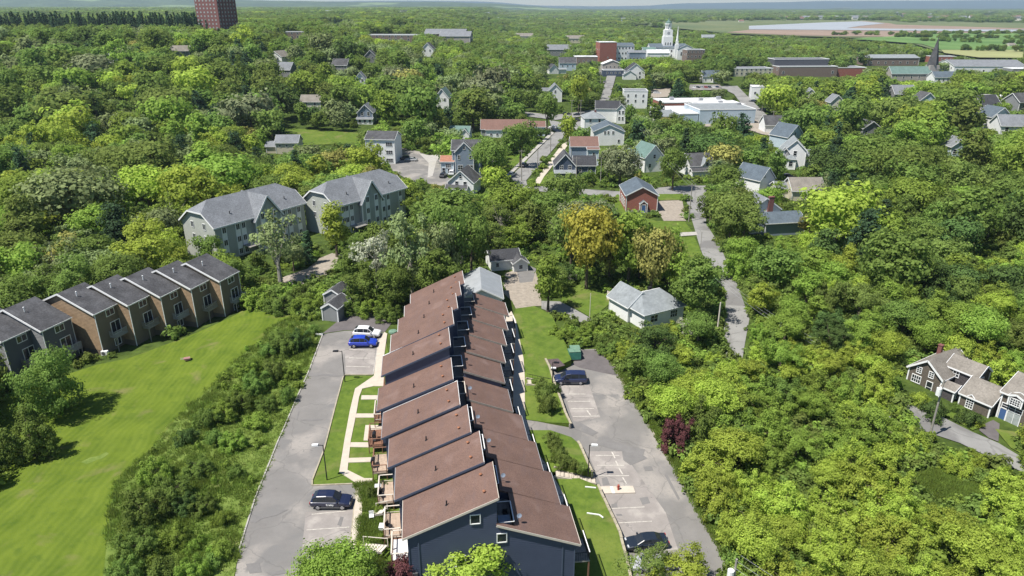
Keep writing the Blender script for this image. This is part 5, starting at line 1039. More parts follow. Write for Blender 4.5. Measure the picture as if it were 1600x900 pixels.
b = MB(); b.tube([(0, -1.4, 32.8), (0, -1.4, 34.4), (0, -1.4, 35.6), (0, -1.4, 38)], [3.2, 2.6, .8, .1], 10); b.build('dome', M['roof_green'], T)
for z_ in (22.3,): b = MB(); b.tube([(0, -5.5, 24), (0, -5.42, 24)], [1.4, 1.4], 14); b.build('clock_face', M['greytrim'], T)
for s_ in (-2.4, 0, 2.4): window(T, s_, -6.05, 13, 0, 1.0, 2.4, 1, 2)
# chapel spire, small cupola
x, y, k_ = seat(1055, 92, 700)
T = house('chapel', 'white chapel with a slender needle spire right of the clock tower', 'chapel', (x+5, y), 0, 10*k_, [(1051, 92), (1053, 60), (1057, 60), (1060, 75), (1078, 75), (1070, 92)]); T.scale = (k_,)*3
vol(T, 4, 4, 16, 14, 10, 3.5, 'y', 'white_siding', 'roof_slate', z0=-8, wins=wrow('F', 3, 9, 4, 1.2, 3)); b = MB(); b.box(-6.2, -1.6, 0, -3.0, 1.6, 14); b.box(-5.7, -1.1, 14, -3.5, 1.1, 17); b.build('bell_tower', M['white'], T)
b = MB(); b.tube([(-4.6, 0, 17), (-4.6, 0, 30)], [1.15, .08], 8); b.build('spire', M['white'], T)
lowhouse(1026, 95, 690, 20, 12, 8, 2.5, 'x', 'white_siding', 'roof_white', 'broad white hall in front of the clock tower', (1010, 78, 1052, 90), nm='town_building', cat='building')
block('brick_building', 'brown brick three storey building right of the chapel spire', 1082, 97, 700, 17, 14, 12, 6, 'brick_brown', 'roof_grey', 5, 3, vb=(1070, 75, 1096, 94))
lowhouse(1106, 62, 1000, 18, 12, 4, 3, 'x', 'white_siding', 'roof_pale', 'pale low house among trees behind the brown brick building', (1098, 51, 1116, 59))
# school and college complex
block('college_building', 'long beige college building with flat roof, left end of the complex', 1170, 116, 520, 28, 14, 5, 6, 'beige', 'roof_grey', 8, 2, vb=(1140, 97, 1208, 112))
block('college_building', 'dark grey long flat roofed college hall in the middle of the complex', 1250, 115, 500, 40, 22, 6, 4, 'brick_brown', 'roof_grey', 2, 1, vb=(1205, 100, 1345, 120), add=[(0, 6, 38, 12, 10, 0, D(wall='slate_siding', roof='roof_dark', z0=-5)), (30, -2, 22, 14, 5, 0, D(wall='brick', roof='roof_grey', z0=-5))])
block('college_building', 'pale roofed brick building behind the church steeple', 1385, 100, 600, 42, 18, 6, 2, 'brick_brown', 'roof_pale', 7, 1, vb=(1338, 84, 1442, 103), parapet=2)
x, y, k_ = seat(1452, 125, 480)
T = house('church', 'stone church with long grey-green roof and dark pointed steeple', 'church', (x-15*k_, y), 0, 14*k_, [(1388, 118), (1440, 118), (1450, 86), (1458, 120), (1455, 126), (1390, 125)]); T.scale = (k_,)*3
vol(T, 0, 0, 26, 10, 5, 4, 'x', 'stone', 'roof_green', z0=-5, wins=wrow('F', 5, 20, 2, .9, 2)); b = MB(); b.box(12, -3, -5, 18, 3, 10); b.build('bell_tower', M['stone'], T); b = MB(); b.tube([(15, 0, 10), (15, 0, 27)], [3.9, .1], 4); b.build('steeple', M['roof_dark'], T)
lowhouse(1470, 128, 460, 14, 9, 4, 3, 'x', 'white_siding', 'roof_slate', 'white house with blue-grey roof right of the church steeple', (1456, 114, 1490, 127))
T = block('ice_rink', 'huge arena with low curved grey roof and white walls by the green fields', 1528, 112, 600, 56, 30, 6, -2, 'white_siding', 'roof_grey', 6, 1, vb=(1478, 93, 1588, 108), parapet=4)
lowhouse(1468, 96, 640, 20, 12, 5, 0, 'x', 'brick', 'roof_grey', 'low brick annex between the steeple and the arena', (1440, 88, 1490, 98), nm='college_building', cat='building')
lowhouse(1595, 116, 560, 22, 12, 5, 0, 'x', 'greysiding', 'roof_white', 'pale low building right of the arena beside bare red soil', (1578, 102, 1600, 113), nm='town_building', cat='building')
for (u, v, dep, w_, d_, e_, rs, rg, wa, ro, lab, vb) in ((1405, 156, 345, 10, 8, 4, 3.5, 'x', 'greysiding', 'roof_grey', 'grey roofed house in the trees below the church', (1392, 138, 1414, 152)), (1440, 170, 320, 7, 7, 5, 3, 'y', 'pale_blue', 'roof_dark', 'small dark roofed house left of the bare pale trunk at right', (1433, 150, 1450, 166)),
    (1532, 178, 300, 9, 8, 5, 3.4, 'x', 'brick_brown', 'roof_black', 'dark roofed house behind the white gable near the right edge', (1520, 152, 1545, 176)), (1548, 196, 270, 8, 8, 4.6, 3.2, 'y', 'white_siding', 'roof_slate', 'white gabled house with blue-grey roof near the right edge', (1530, 174, 1566, 200)),
    (1575, 206, 258, 10, 8, 3.6, 3.2, 'x', 'white_siding', 'roof_grey', 'white bungalow with dormers and grey roof near the right edge', (1560, 184, 1600, 206)), (1592, 172, 330, 12, 9, 5, 3.4, 'x', 'greysiding', 'roof_dark', 'large dark roofed house cut by the right edge', (1578, 144, 1600, 172)),
    (1549, 160, 350, 14, 6, 3.5, .8, 'x', 'white_siding', 'roof_white', 'long white trailer roof near the right edge', (1532, 152, 1560, 161)), (1490, 242, 225, 6, 6, 4, 2.4, 'y', 'pale_blue', 'roof_grey', 'small grey roof glimpsed in dense trees on the right', (1482, 232, 1502, 243)),
    (1352, 212, 265, 7, 6, 4, 2.4, 'y', 'greysiding', 'roof_dark', 'small dark roof glimpsed in the right woods', (1344, 202, 1366, 212)), (1185, 152, 430, 10, 10, 7, 0, 'x', 'white_siding', 'roof_white', 'white flat roofed house behind the round lime tree', (1172, 128, 1190, 152)),
    (1300, 180, 330, 6, 6, 7, 3, 'y', 'cream', 'roof_grey', 'cream gable glimpsed right of the round lime tree', (1296, 150, 1306, 172)), (1262, 168, 360, 6, 7, 7, 3, 'y', 'cream', 'roof_grey', 'slim cream house front behind the round lime tree', (1257, 133, 1266, 150)), (1035, 190, 360, 8, 7, 4, 2.4, 'x', 'cream', 'roof_pale', 'cream cottage left of the commercial building', (1020, 170, 1045, 184)),
    (1578, 74, 1150, 12, 10, 4, 3, 'x', 'beige', 'roof_taupe', 'lone barn in the distant pale field', (1515, 74, 1522, 78))):
    lowhouse(u, v, dep, w_, d_, e_, rs, rg, wa, ro, lab, vb, random.uniform(-15, 15))
# houses of the town across the river and in the far woods
rng = random.Random(11); wcols = ['white_siding', 'white_siding', 'pale_blue', 'cream', 'greysiding']; rcols = ['roof_dark', 'roof_grey', 'roof_pale', 'roof_brown2']
protos = {}
def fariso(u, v, w_, d_, e_, rs, wa, ro, lab, group):
    x, y = atz(u, v, 0); z = ground(x, y); key = (wa, ro, w_)
    if key not in protos:
        T = thing('distant_house', lab, 'house', (x, y, z), rng.uniform(-.6, .6), group); vol(T, 0, 0, w_, d_, e_, rs, 'x', wa, ro, z0=-3, over=.4); protos[key] = T
    else: T = copy_thing(protos[key], (x, y, z), rng.uniform(-.6, .6), lab, group)
    vis((u-4, v-4, u+4, v+1), y-5); return T
GROUPF = 'small houses of the town across the river'
k = 0
for i in range(64):
    u = rng.uniform(1205, 1600); v = rng.choice([rng.uniform(29, 33), rng.uniform(30, 33), rng.uniform(19, 30)])
    fariso(u, v, rng.choice([16, 20, 28]), 12, 8, 5, rng.choice(wcols), rng.choice(rcols), 'tiny distant house in the town across the river', GROUPF)
for i in range(26):
    u = rng.uniform(430, 1180); v = rng.uniform(17, 40); fariso(u, v, rng.choice([14, 20]), 11, 7, 4, rng.choice(wcols), rng.choice(rcols), 'tiny distant house among the far woods behind the town', 'tiny houses in the far woods')
# ================================================================== CARS
CARP = dict(
    suv=dict(L=4.5, W=.92, st=[(-2.25, .55, .86, None), (-2.15, .35, 1.0, None), (-1.9, .3, 1.02, 1.45), (-1.45, .3, 1.02, 1.64), (-.4, .28, 1.0, 1.68), (.35, .28, .98, 1.62), (1.05, .28, .98, 1.02), (1.6, .28, .92, None), (2.1, .32, .80, None), (2.25, .42, .62, None)]),
    sedan=dict(L=4.8, W=.92, st=[(-2.4, .5, .80, None), (-2.3, .3, .95, None), (-1.75, .26, .98, 1.0), (-1.0, .26, .96, 1.40), (-.2, .24, .94, 1.46), (.45, .24, .92, 1.40), (1.2, .24, .92, .94), (1.7, .24, .84, None), (2.2, .28, .72, None), (2.4, .4, .56, None)]),
    van=dict(L=4.9, W=.97, st=[(-2.45, .5, .95, None), (-2.35, .3, 1.05, 1.3), (-2.15, .28, 1.06, 1.68), (-1.2, .26, 1.05, 1.76), (0, .26, 1.03, 1.76), (.7, .26, 1.0, 1.62), (1.5, .26, .98, 1.04), (1.95, .28, .9, None), (2.3, .3, .78, None), (2.45, .42, .6, None)]))
def carthing(kind, label, paint, loc, rot, group=None, name='parked_car', cat='car', letters=None, detail=True, pickup=False):
    T = thing(name, label, cat, loc, rot, group); c = CARP[kind]; W = c['W']; st = c['st']; b = MB(); ring = []
    for i, (x, zb, zt, zr) in enumerate(st):
        e = 1-(.12 if i in (0, len(st)-1) else .03 if i in (1, len(st)-2) else 0); w_ = W*e; m = (zb+zt)/2
        ring.append([(x, -w_*.86, zb), (x, -w_, m-.05), (x, -w_*.98, zt-.08), (x, -w_*.86, zt), (x, w_*.86, zt), (x, w_*.98, zt-.08), (x, w_, m-.05), (x, w_*.86, zb)])
    vs = [p for r_ in ring for p in r_]; n = 8; fs = [(i*n+k, i*n+(k+1) % n, (i+1)*n+(k+1) % n, (i+1)*n+k) for i in range(len(ring)-1) for k in range(n)]
    fs += [tuple(range(n)), tuple(len(ring)*n-1-k for k in range(n))]; b.add(vs, fs); bo = fixn(b.build('body', M[paint], T)); 
    md = bo.modifiers.new('bevel', 'BEVEL'); md.width = .04; md.segments = 2; md.limit_method = 'ANGLE'
    cab = [s_ for s_ in st if s_[3]]; b = MB(); rg = []
    for x, zb, zt, zr in cab: wt = W*.72 if zr-zt > .2 else W*.80; rg.append([(x, -W*.86, zt-.02), (x, -wt, zr-.05), (x, -wt*.88, zr), (x, wt*.88, zr), (x, wt, zr-.05), (x, W*.86, zt-.02)])
    vs = [p for r_ in rg for p in r_]; n = 6; fs = [(i*n+k, i*n+k+1, (i+1)*n+k+1, (i+1)*n+k) for i in range(len(rg)-1) for k in range(n-1)]; fs += [tuple(range(n)), tuple(len(rg)*n-1-k for k in range(n))]
    b.add(vs, fs); fixn(b.build('cabin', M[paint], T, smooth=False))
    # glass: front and rear screens, side windows set just proud of the cabin
    def quad(par, nm, p, m='glass'):
        q = MB(); p = [Vector(a) for a in p]; nn = (p[1]-p[0]).cross(p[3]-p[0]).normalized(); cen = sum(p, Vector())/4; p = [cen+(a-cen)*.93 for a in p]
        if nn.dot(cen-Vector((0, 0, .9))) < 0: nn = -nn
        q.add([a+nn*.012 for a in p], [(0, 1, 2, 3)]); return q.build(nm, M[m], par)
    for i in range(len(rg)-1):
        r0, r1 = rg[i], rg[i+1]; z0, z1 = cab[i][3]-cab[i][2], cab[i+1][3]-cab[i+1][2]
        if z0 > .2 or z1 > .2:
            for k0, k1 in ((0, 1), (5, 4)): quad(T, 'window', [r0[k0], r1[k0], r1[k1], r0[k1]])
        if i == 0 and (z0 < z1-.05): quad(T, 'rear_window', [r0[2], r1[2], r1[3], r0[3]])
        if i == len(rg)-2: quad(T, 'windscreen', [r0[2], r1[2], r1[3], r0[3]])
    wb = c['L']*.30
    for sx in (-1, 1):
        for sy in (-1, 1):
            x, y = sx*wb*1.0, sy*W*.88; w_ = MB(); w_.tube([(x, y-.11, .33), (x, y+.11, .33)], [.34, .34], 14); t_ = w_.build('tyre', M['rubber'], T)
            w_ = MB(); w_.tube([(x, y+sy*.105, .33), (x, y+sy*.125, .33)], [.22, .2], 10); w_.build('rim', M['rim'], t_)
    if detail:
        for sy in (-1, 1):
            q = MB(); xe = st[-2][0]; q.box(xe-.12, sy*W*.62-.2, .58, xe+.08, sy*W*.62+.2, .74); q.build('headlight', M['head'], T)
            q = MB(); xe = st[0][0]; q.box(xe-.02, sy*W*.72-.16, .72, xe+.1, sy*W*.72+.12, .9); q.build('tail_light', M['tail'], T)
            q = MB(); q.box(.72, sy*(W+.02)-.08, .98, .9, sy*(W+.02)+.1, 1.12); q.build('mirror', M[paint], T)
        q = MB(); q.box(st[-1][0]-.06, -.5, .38, st[-1][0]+.015, .5, .58); q.build('grille', M['plastic'], T)
        if paint in ('car_navy', 'car_black', 'car_blue2', 'car_dark'):
            q = MB(); q.box(-c['L']*.36, -W-.006, .26, c['L']*.36, -W+.06, .42); q.box(-c['L']*.36, W-.06, .26, c['L']*.36, W+.006, .42); q.build('side_skirt', M['plastic'], T)
    if letters:
        cu = bpy.data.curves.new('lettering', 'FONT'); cu.body = letters; cu.size = .34; cu.extrude = .004; cu.align_x = 'CENTER'; cu.offset = .012
        o = bpy.data.objects.new('lettering', cu); C.objects.link(o); dg = bpy.context.evaluated_depsgraph_get(); me = bpy.data.meshes.new_from_object(o.evaluated_get(dg)); bpy.data.objects.remove(o)
        me.materials.clear(); me.materials.append(M['white']); link('lettering', me, T, (.02, -W-.015, .62)).rotation_euler = (R(90), 0, 0)
    return T
def carat(kind, label, paint, u, v, rot, **k):
    x, y = gp(u, v, .05); return carthing(kind, label, paint, (x, y, ground(x, y)+.05), R(rot), **k)
carat('suv', 'black SUV with white door lettering parked at the lower left lot bays', 'car_navy', 519, 789, 0, letters='Realty')
carat('suv', 'royal blue SUV parked in front of the white SUV', 'car_blue', 568, 540, 2)
carat('suv', 'white SUV parked beyond the royal blue SUV', 'car_white', 574, 525, -3)
carat('van', 'dark blue minivan facing the timber wall in the right lot', 'car_blue2', 891, 597, 180)
carat('sedan', 'dark sedan parked nose to the timber wall at the bottom of the right lot', 'car_dark', 1009, 853, 187)
carat('sedan', 'silver grey sedan mostly hidden under the leafy tree in the right lot', 'car_silver', 1018, 886, 184)
vis((975, 825, 1045, 870), 66)
# far cars
def farcar(u, v, paint, rot, label, kind='suv', **k): 
    vis((u-8, v-6, u+8, v+3), gp(u, v)[1]-3); return carat(kind, label, paint, u, v, rot, detail=False, **k)
farcar(632, 250, 'car_navy', 180, 'dark SUV parked beside the white three storey apartment house'); farcar(642, 252, 'car_silver', 175, 'silver car parked next to the dark SUV by the apartment house', 'sedan')
farcar(693, 277, 'car_black', 80, 'black car parked in front of the blue-grey gabled house'); farcar(706, 273, 'car_white', 90, 'white car parked beside the wall of the blue-grey gabled house', 'van')
farcar(819, 261, 'car_black', 66, 'black car parked on the left side of the sloping street'); farcar(800, 275, 'car_silver', 66, 'silver car at the foot of the sloping street', 'sedan')
farcar(886, 180, 'car_black', 10, 'black car in the shade below the roadside maple', 'suv'); farcar(903, 181, 'car_dark', 0, 'dark car right of the black car on the cross street', 'sedan'); farcar(902, 190, 'car_black', 50, 'black car turning at the junction above the lime tree', 'suv')
for u, v, lab in ((945, 130, 'lower dark car parked on the uphill street'), (949, 119, 'upper dark car parked on the uphill street')): farcar(u, v, 'car_black', 70, lab)
farcar(1027, 147, 'car_white', 0, 'white car in the small gravel parking area behind the flat roofed house', 'van'); farcar(1231, 279, 'car_black', 10, 'black car on the drive behind the beige bungalow')
for i, (u, v) in enumerate(((1190, 174), (1176, 160), (1216, 196), (1208, 200))): farcar(u, v, ['car_black', 'car_dark', 'car_silver', 'car_white'][i], [130, 130, 20, 20][i], ['dark car parked at the kerb of the wide road', 'second dark car farther up the wide road', 'silver car in the corner lot near the lime tree', 'white car in the corner lot near the slate roof'][i])
for i in range(7): farcar(1084+i*6, 138-.1*i, ['car_white', 'car_black', 'car_silver', 'car_red', 'car_dark', 'car_white', 'car_blue2'][i], 95, ['first', 'second', 'third', 'fourth', 'fifth', 'sixth', 'seventh'][i]+' from left of the cars lined up behind the commercial building', 'sedan', group='cars lined up behind the commercial building')
# pickup
x, y = gp(866, 201); T = carthing('sedan', 'white pickup truck parked above the sloping street', 'car_white', (x, y, ground(x, y)+.04), R(-14), name='pickup_truck', cat='pickup truck', detail=False); vis((856, 192, 878, 206), y-4)
# small white van in street far right
# ================================================================== STREET FURNITURE
def lamp(u, v, h, arm, label, off=0., head='dish'):
    x, y = gp(u, v, off); z = ground(x, y)+off; T = thing('street_lamp', label, 'lamp post', (x, y, z), 0, 'parking lot lamp posts'); b = MB(); b.tube([(0, 0, 0), (0, 0, h)], [.075, .055], 8); p = b.build('pole', M['black'], T)
    b = MB(); b.bar((0, 0, h-.08), (arm, 0, h-.02), .06); b.build('arm', M['black'], T)
    b = MB(); s_ = 1 if arm > 0 else -1; b.prism([(arm-.05*s_, h-.1), (arm+.75*s_, h-.1), (arm+.72*s_, h+.05), (arm, h+.1)], 'y', -.17, .17); fixn(b.build('lamp_head', M[head], T)); return T
lamp(511, 750, 4.9, -.55, 'black lamp post on the grass tip above the black SUV', .08, 'white'); lamp(539, 597, 5.1, -.55, 'dark lamp post on the grass corner beside the left lot bays', .08, 'black')
lamp(919, 742, 4.4, .25, 'black lamp post with pale head beside the concrete stairs', EH-.3, 'white'); lamp(863, 600, 3.6, .2, 'slim dark lamp post between the lawn and the minivan', EH-.2, 'black')
lamp(861, 583, .9, 0.01, 'short dark bollard light by the gravel bed', EH-.4, 'white')
def upole(pos, h, label, arms=1, m='wood_grey', transformer=False, rot=0., group='wooden utility poles', r=.15):
    x, y = pos; T = thing('utility_pole', label, 'utility pole', (x, y, ground(x, y)), rot, group); b = MB(); b.tube([(0, 0, -.5), (0, 0, h)], [r, r*.7], 8); b.build('pole', M[m], T)
    for k in range(arms): b = MB(); b.box(-1.1, -.06, h-.5-k*.9, 1.1, .06, h-.36-k*.9); c_ = b.build('crossarm', M[m], T); 
    for k in range(arms):
        for s_ in (-1, 0, 1): b = MB(); b.tube([(s_, 0, h-.36-k*.9), (s_, 0, h-.18-k*.9)], [.05, .035], 6); b.build('insulator', M['plastic'], T)
    if transformer: b = MB(); b.tube([(-.4, -.1, h-2.2), (-.4, -.1, h-1.2)], [.3, .3], 12); b.build('transformer', M['white'], T)
    return T
P1 = gp(1452, 684); T = upole(P1, 8.6, 'leaning grey utility pole with white transformer by the shingled house', 0, transformer=True)
x, y = atz(1151, 875, 5.5); P0 = (x, y); T = upole(P0, 5.6-ground(x, y), 'grey utility pole top with white transformer at the bottom edge', 0, transformer=True)
P2 = gp(1076, 346); upole(P2, 10, 'tall utility pole beside the gravel lot of the red brick building', 1)
P3 = gp(921, 503); upole(P3, 5.5, 'thin pale utility pole on the lawn left of the white bungalow', 0, m='cream_trim', r=.07)
P4 = gp(1120, 523); upole(P4, 6, 'pale utility pole under the trees left of the street bend', 0, m='cream_trim')
P5 = gp(1094, 392); upole(P5, 4.5, 'short street sign pole at the left kerb of the street', 0, r=.06)
for (u, v, h, lab) in ((815, 283, 10, 'utility pole at the foot of the sloping street, left kerb'), (840, 268, 8, 'utility pole with lamp beside the sidewalk of the sloping street'), (860, 242, 11, 'tall utility pole right of the sloping street'), (900, 290, 9, 'utility pole in front of the dark slate house'),
    (938, 290, 9, 'utility pole right of the dark slate house'), (907, 185, 9, 'utility pole at the junction above the lime tree'), (893, 185, 9, 'utility pole left of the junction above the lime tree'), (938, 133, 10, 'utility pole left of the uphill street'), (1190, 176, 10, 'utility pole along the wide road'), (1205, 205, 9, 'utility pole near the corner lot'),
    (1226, 205, 8, 'utility pole beside the round lime tree'), (770, 296, 9, 'utility pole on the street left of the sloping street')):
    upole(gp(u, v), h, lab, 1); vis((u-1, v-h*3, u+2, v), gp(u, v)[1]-3)
def wires(name, label, A, Bp, n=3, sep=1., sag=.7, r=.013):
    T = thing('power_line', label, 'power line', A, 0); A = Vector(A); Bv = Vector(Bp)-A; d = Bv.normalized(); s_ = Vector((-d.y, d.x, 0))
    for k in range(n):
        b = MB(); o = s_*sep*(k-(n-1)/2); pts = [o+Bv*t-Vector((0, 0, sag*4*t*(1-t))) for t in [i/8 for i in range(9)]]; b.tube(pts, [r]*9, 4); b.build('wire', M['greytrim'], T)
def top(P, h): return (P[0], P[1], ground(*P)+h)
wires('w', 'three wires crossing the green corner at the bottom right', top(P0, 5.4-ground(*P0)), (34., 38., 4.5), 3, .9)
wires('w', 'three wires running down into the shrubs right of the street bend', (37.2, 118.5, 6.5), (48., 100., 2.5), 3, .9)
wires('w', 'wires from the red brick building pole up to the junction', top(P2, 9.7), (48, 262, 10), 3, 1.)
# dumpster with lids
x, y = gp(897, 560); T = thing('dumpster', 'green dumpster with faded lids at the top corner of the right lot', 'dumpster', (x, y, ground(x, y)+.05), R(6))
b = MB(); b.prism([(-.85, .15), (.85, .15), (.95, 1.25), (-.75, 1.45)], 'x', -.95, .95); fixn(b.build('bin_body', M['green_metal'], T))
for s_ in (-.48, .48): b = MB(); b.slab([(s_-.45, -.78, 1.49), (s_+.45, -.78, 1.49), (s_+.45, .95, 1.30), (s_-.45, .95, 1.30)], .04); b.build('lid', M['green_faded'], T)
b = MB(); b.box(-1., -.95, 0, 1., -.85, .16); b.build('skid', M['black'], T)
x, y = gp(898, 553); T = thing('dumpster', 'smaller green bin behind the dumpster in the right lot', 'dumpster', (x, y, ground(x, y)+.05), R(4)); b = MB(); b.prism([(-.7, .1), (.7, .1), (.8, 1.1), (-.7, 1.2)], 'x', -.8, .8); fixn(b.build('bin_body', M['green_metal'], T)); b = MB(); b.slab([(-.8, -.75, 1.24), (.8, -.75, 1.24), (.8, .82, 1.14), (-.8, .82, 1.14)], .04); b.build('lid', M['green_faded'], T)
# hydrant-like red stand on the pad
x, y = gp(966, 765.5, .16); T = thing('hydrant', 'small dark red hydrant standing on the raised concrete pad', 'hydrant', (x, y, ground(x, y)+.16)); b = MB(); b.tube([(0, 0, 0), (0, 0, .06), (0, 0, .6), (0, 0, .72), (0, 0, .8)], [.17, .12, .12, .14, .04], 10); b.build('barrel', M['red'], T)
for s_ in (-1, 1): b = MB(); b.tube([(s_*.1, 0, .45), (s_*.22, 0, .45)], [.06, .06], 8); b.build('nozzle', M['red'], T)
# fire pit things on the field
x, y = gp(293, 564, .06); T = thing('wheelbarrow', 'small dusty pink wheelbarrow left out on the mown field', 'wheelbarrow', (x, y, ground(x, y)+.06), .4); b = MB(); b.prism([(-.5, .55), (.45, .55), (.25, .25), (-.3, .25)], 'y', -.35, .35); fixn(b.build('tray', M['pink'], T))
for s_ in (-.25, .25): b = MB(); b.bar((-.95, s_, .55), (.5, s_*.4, .25), .05); b.build('handle', M['cream_trim'], T); b = MB(); b.bar((-.3, s_, 0), (-.2, s_, .3), .04); b.build('leg', M['black'], T)
b = MB(); b.tube([(.6, -.05, .2), (.6, .05, .2)], [.2, .2], 10); b.build('wheel', M['rubber'], T)
def simple(name, label, cat, u, v, f, off=.1, rot=0.):
    x, y = gp(u, v, off); b = MB(); f(b); mats = b._m if hasattr(b, '_m') else 'white'; return tag(b.build(name, M[mats], None, loc=(x, y, ground(x, y)+off), rot=rot), label, cat)
def f_(b): b.box(-.6, -.22, 0, .6, .22, .22); b.box(-.5, -.16, .22, .5, .16, .26)
simple('white_bench', 'low white block bench on the gravel by the grey shed', 'bench', 499, 523, f_)
def f_(b): b.bar((-1.3, .3, .06), (.1, 0, .06), .12); b.bar((.1, 0, .06), (.5, -.5, .06), .12)
simple('fallen_board', 'white bent board lying on the lawn above the dark sedan', 'board', 935, 805, f_, EH+.02)
def f_(b): b.bar((-.6, .1, .06), (.7, -.1, .06), .12)
simple('fallen_board', 'short white board lying on the lawn below the stairs', 'board', 922, 762, f_, EH+.02)
def f_(b): b._m = 'green_faded'; b.tube([(0, 0, 0), (0, 0, .25), (0, 0, .34)], [.75, .7, .3], 12)
simple('turtle_sandbox', 'round green sandbox on the grass behind the white SUV', 'sandbox', 614, 519, f_, .1)
# wooden fence panels beside the bungalow
def fence(p0, p1, h, label, m='cream_trim', n=None):
    (x0, y0), (x1, y1) = p0, p1; L = math.hypot(x1-x0, y1-y0); T = thing('fence', label, 'fence', (x0, y0, ground(x0, y0)), math.atan2(y1-y0, x1-x0)); n = n or int(L/.22)
    me = None
    for i in range(n):
        if me is None: b = MB(); b.box(-L/n*.45, -.02, 0, L/n*.45, .02, h); me = b.mesh('board', M[m])
        link('board', me, T, (L*(i+.5)/n, 0, .05))
    b = MB(); b.bar((0, .05, h*.3), (L, .05, h*.3), .06); b.bar((0, .05, h*.8), (L, .05, h*.8), .06); b.build('rail', M[m], T)
fence(gp(948, 468), gp(958, 472), 1.8, 'pale board fence left of the white bungalow'); fence((8, 131), (13, 131.5), 1.9, 'weathered grey fence under the yellow maple', 'wood_grey')
fence(gp(885, 262), gp(900, 262), 1., 'low fence beside the red-brown roofed house', 'wood_grey')
# ================================================================== VEGETATION
def leaves_mesh(name, centers, radii, n, leaf, m, seed, up=.5, sub=7, flat=1., shell=.72, rnd=.5, clump=.62):
    rg = np.random.default_rng(seed); centers = np.array(centers, float); radii = np.array(radii, float)
    cs = []; cn = []
    for c, r in zip(centers, radii):
        k = max(5, int(sub*(r/1.3)**2)+3); d = rg.normal(size=(k, 3)); d[:, 2] = d[:, 2]*.9+.25; d /= np.linalg.norm(d, axis=1)[:, None]
        cs.append(c+d*r*rg.uniform(.7, 1.02, (k, 1))*np.array([1, 1, flat])); cn.append(d)
    cs = np.concatenate(cs); cn = np.concatenate(cn)
    keep = np.ones(len(cs), bool)
    for c, r in zip(centers, radii): keep &= (np.linalg.norm((cs-c)/np.array([1, 1, flat]), axis=1) > r*.6)
    cs, cn = cs[keep], cn[keep]
    i = rg.integers(0, len(cs), n); cr = np.mean(radii)*clump
    off = rg.normal(size=(n, 3)); off /= np.linalg.norm(off, axis=1)[:, None]; rr = rg.uniform(.25, 1, (n, 1))**.6*cr*np.where(rg.random((n, 1)) < .14, rg.uniform(1.2, 2.1, (n, 1)), 1.)
    P = cs[i]+off*rr*np.array([1, 1, .75]); co = P-centers.mean(0); co /= np.linalg.norm(co, axis=1)[:, None]+1e-6; N = cn[i]*.55+off*.4+co*.6+rg.normal(size=(n, 3))*rnd; N[:, 2] += up; N /= np.linalg.norm(N, axis=1)[:, None]
    a = rg.normal(size=(n, 3)); U = np.cross(N, a); U /= np.linalg.norm(U, axis=1)[:, None]; V = np.cross(N, U)
    s = leaf*rg.uniform(.55, 1.3, (n, 1)); asp = rg.uniform(.55, 1., (n, 1))
    v = np.stack([P-U*s, P-V*s*asp+N*s*.12, P+U*s, P+V*s*asp+N*s*.12], 1).reshape(-1, 3)
    me = bpy.data.meshes.new(name); me.vertices.add(4*n); me.vertices.foreach_set('co', v.astype(np.float32).ravel()); me.loops.add(4*n); me.loops.foreach_set('vertex_index', np.arange(4*n, dtype=np.int32))
    me.polygons.add(n); me.polygons.foreach_set('loop_start', np.arange(0, 4*n, 4, dtype=np.int32)); me.update(calc_edges=True); me.materials.append(m); return me
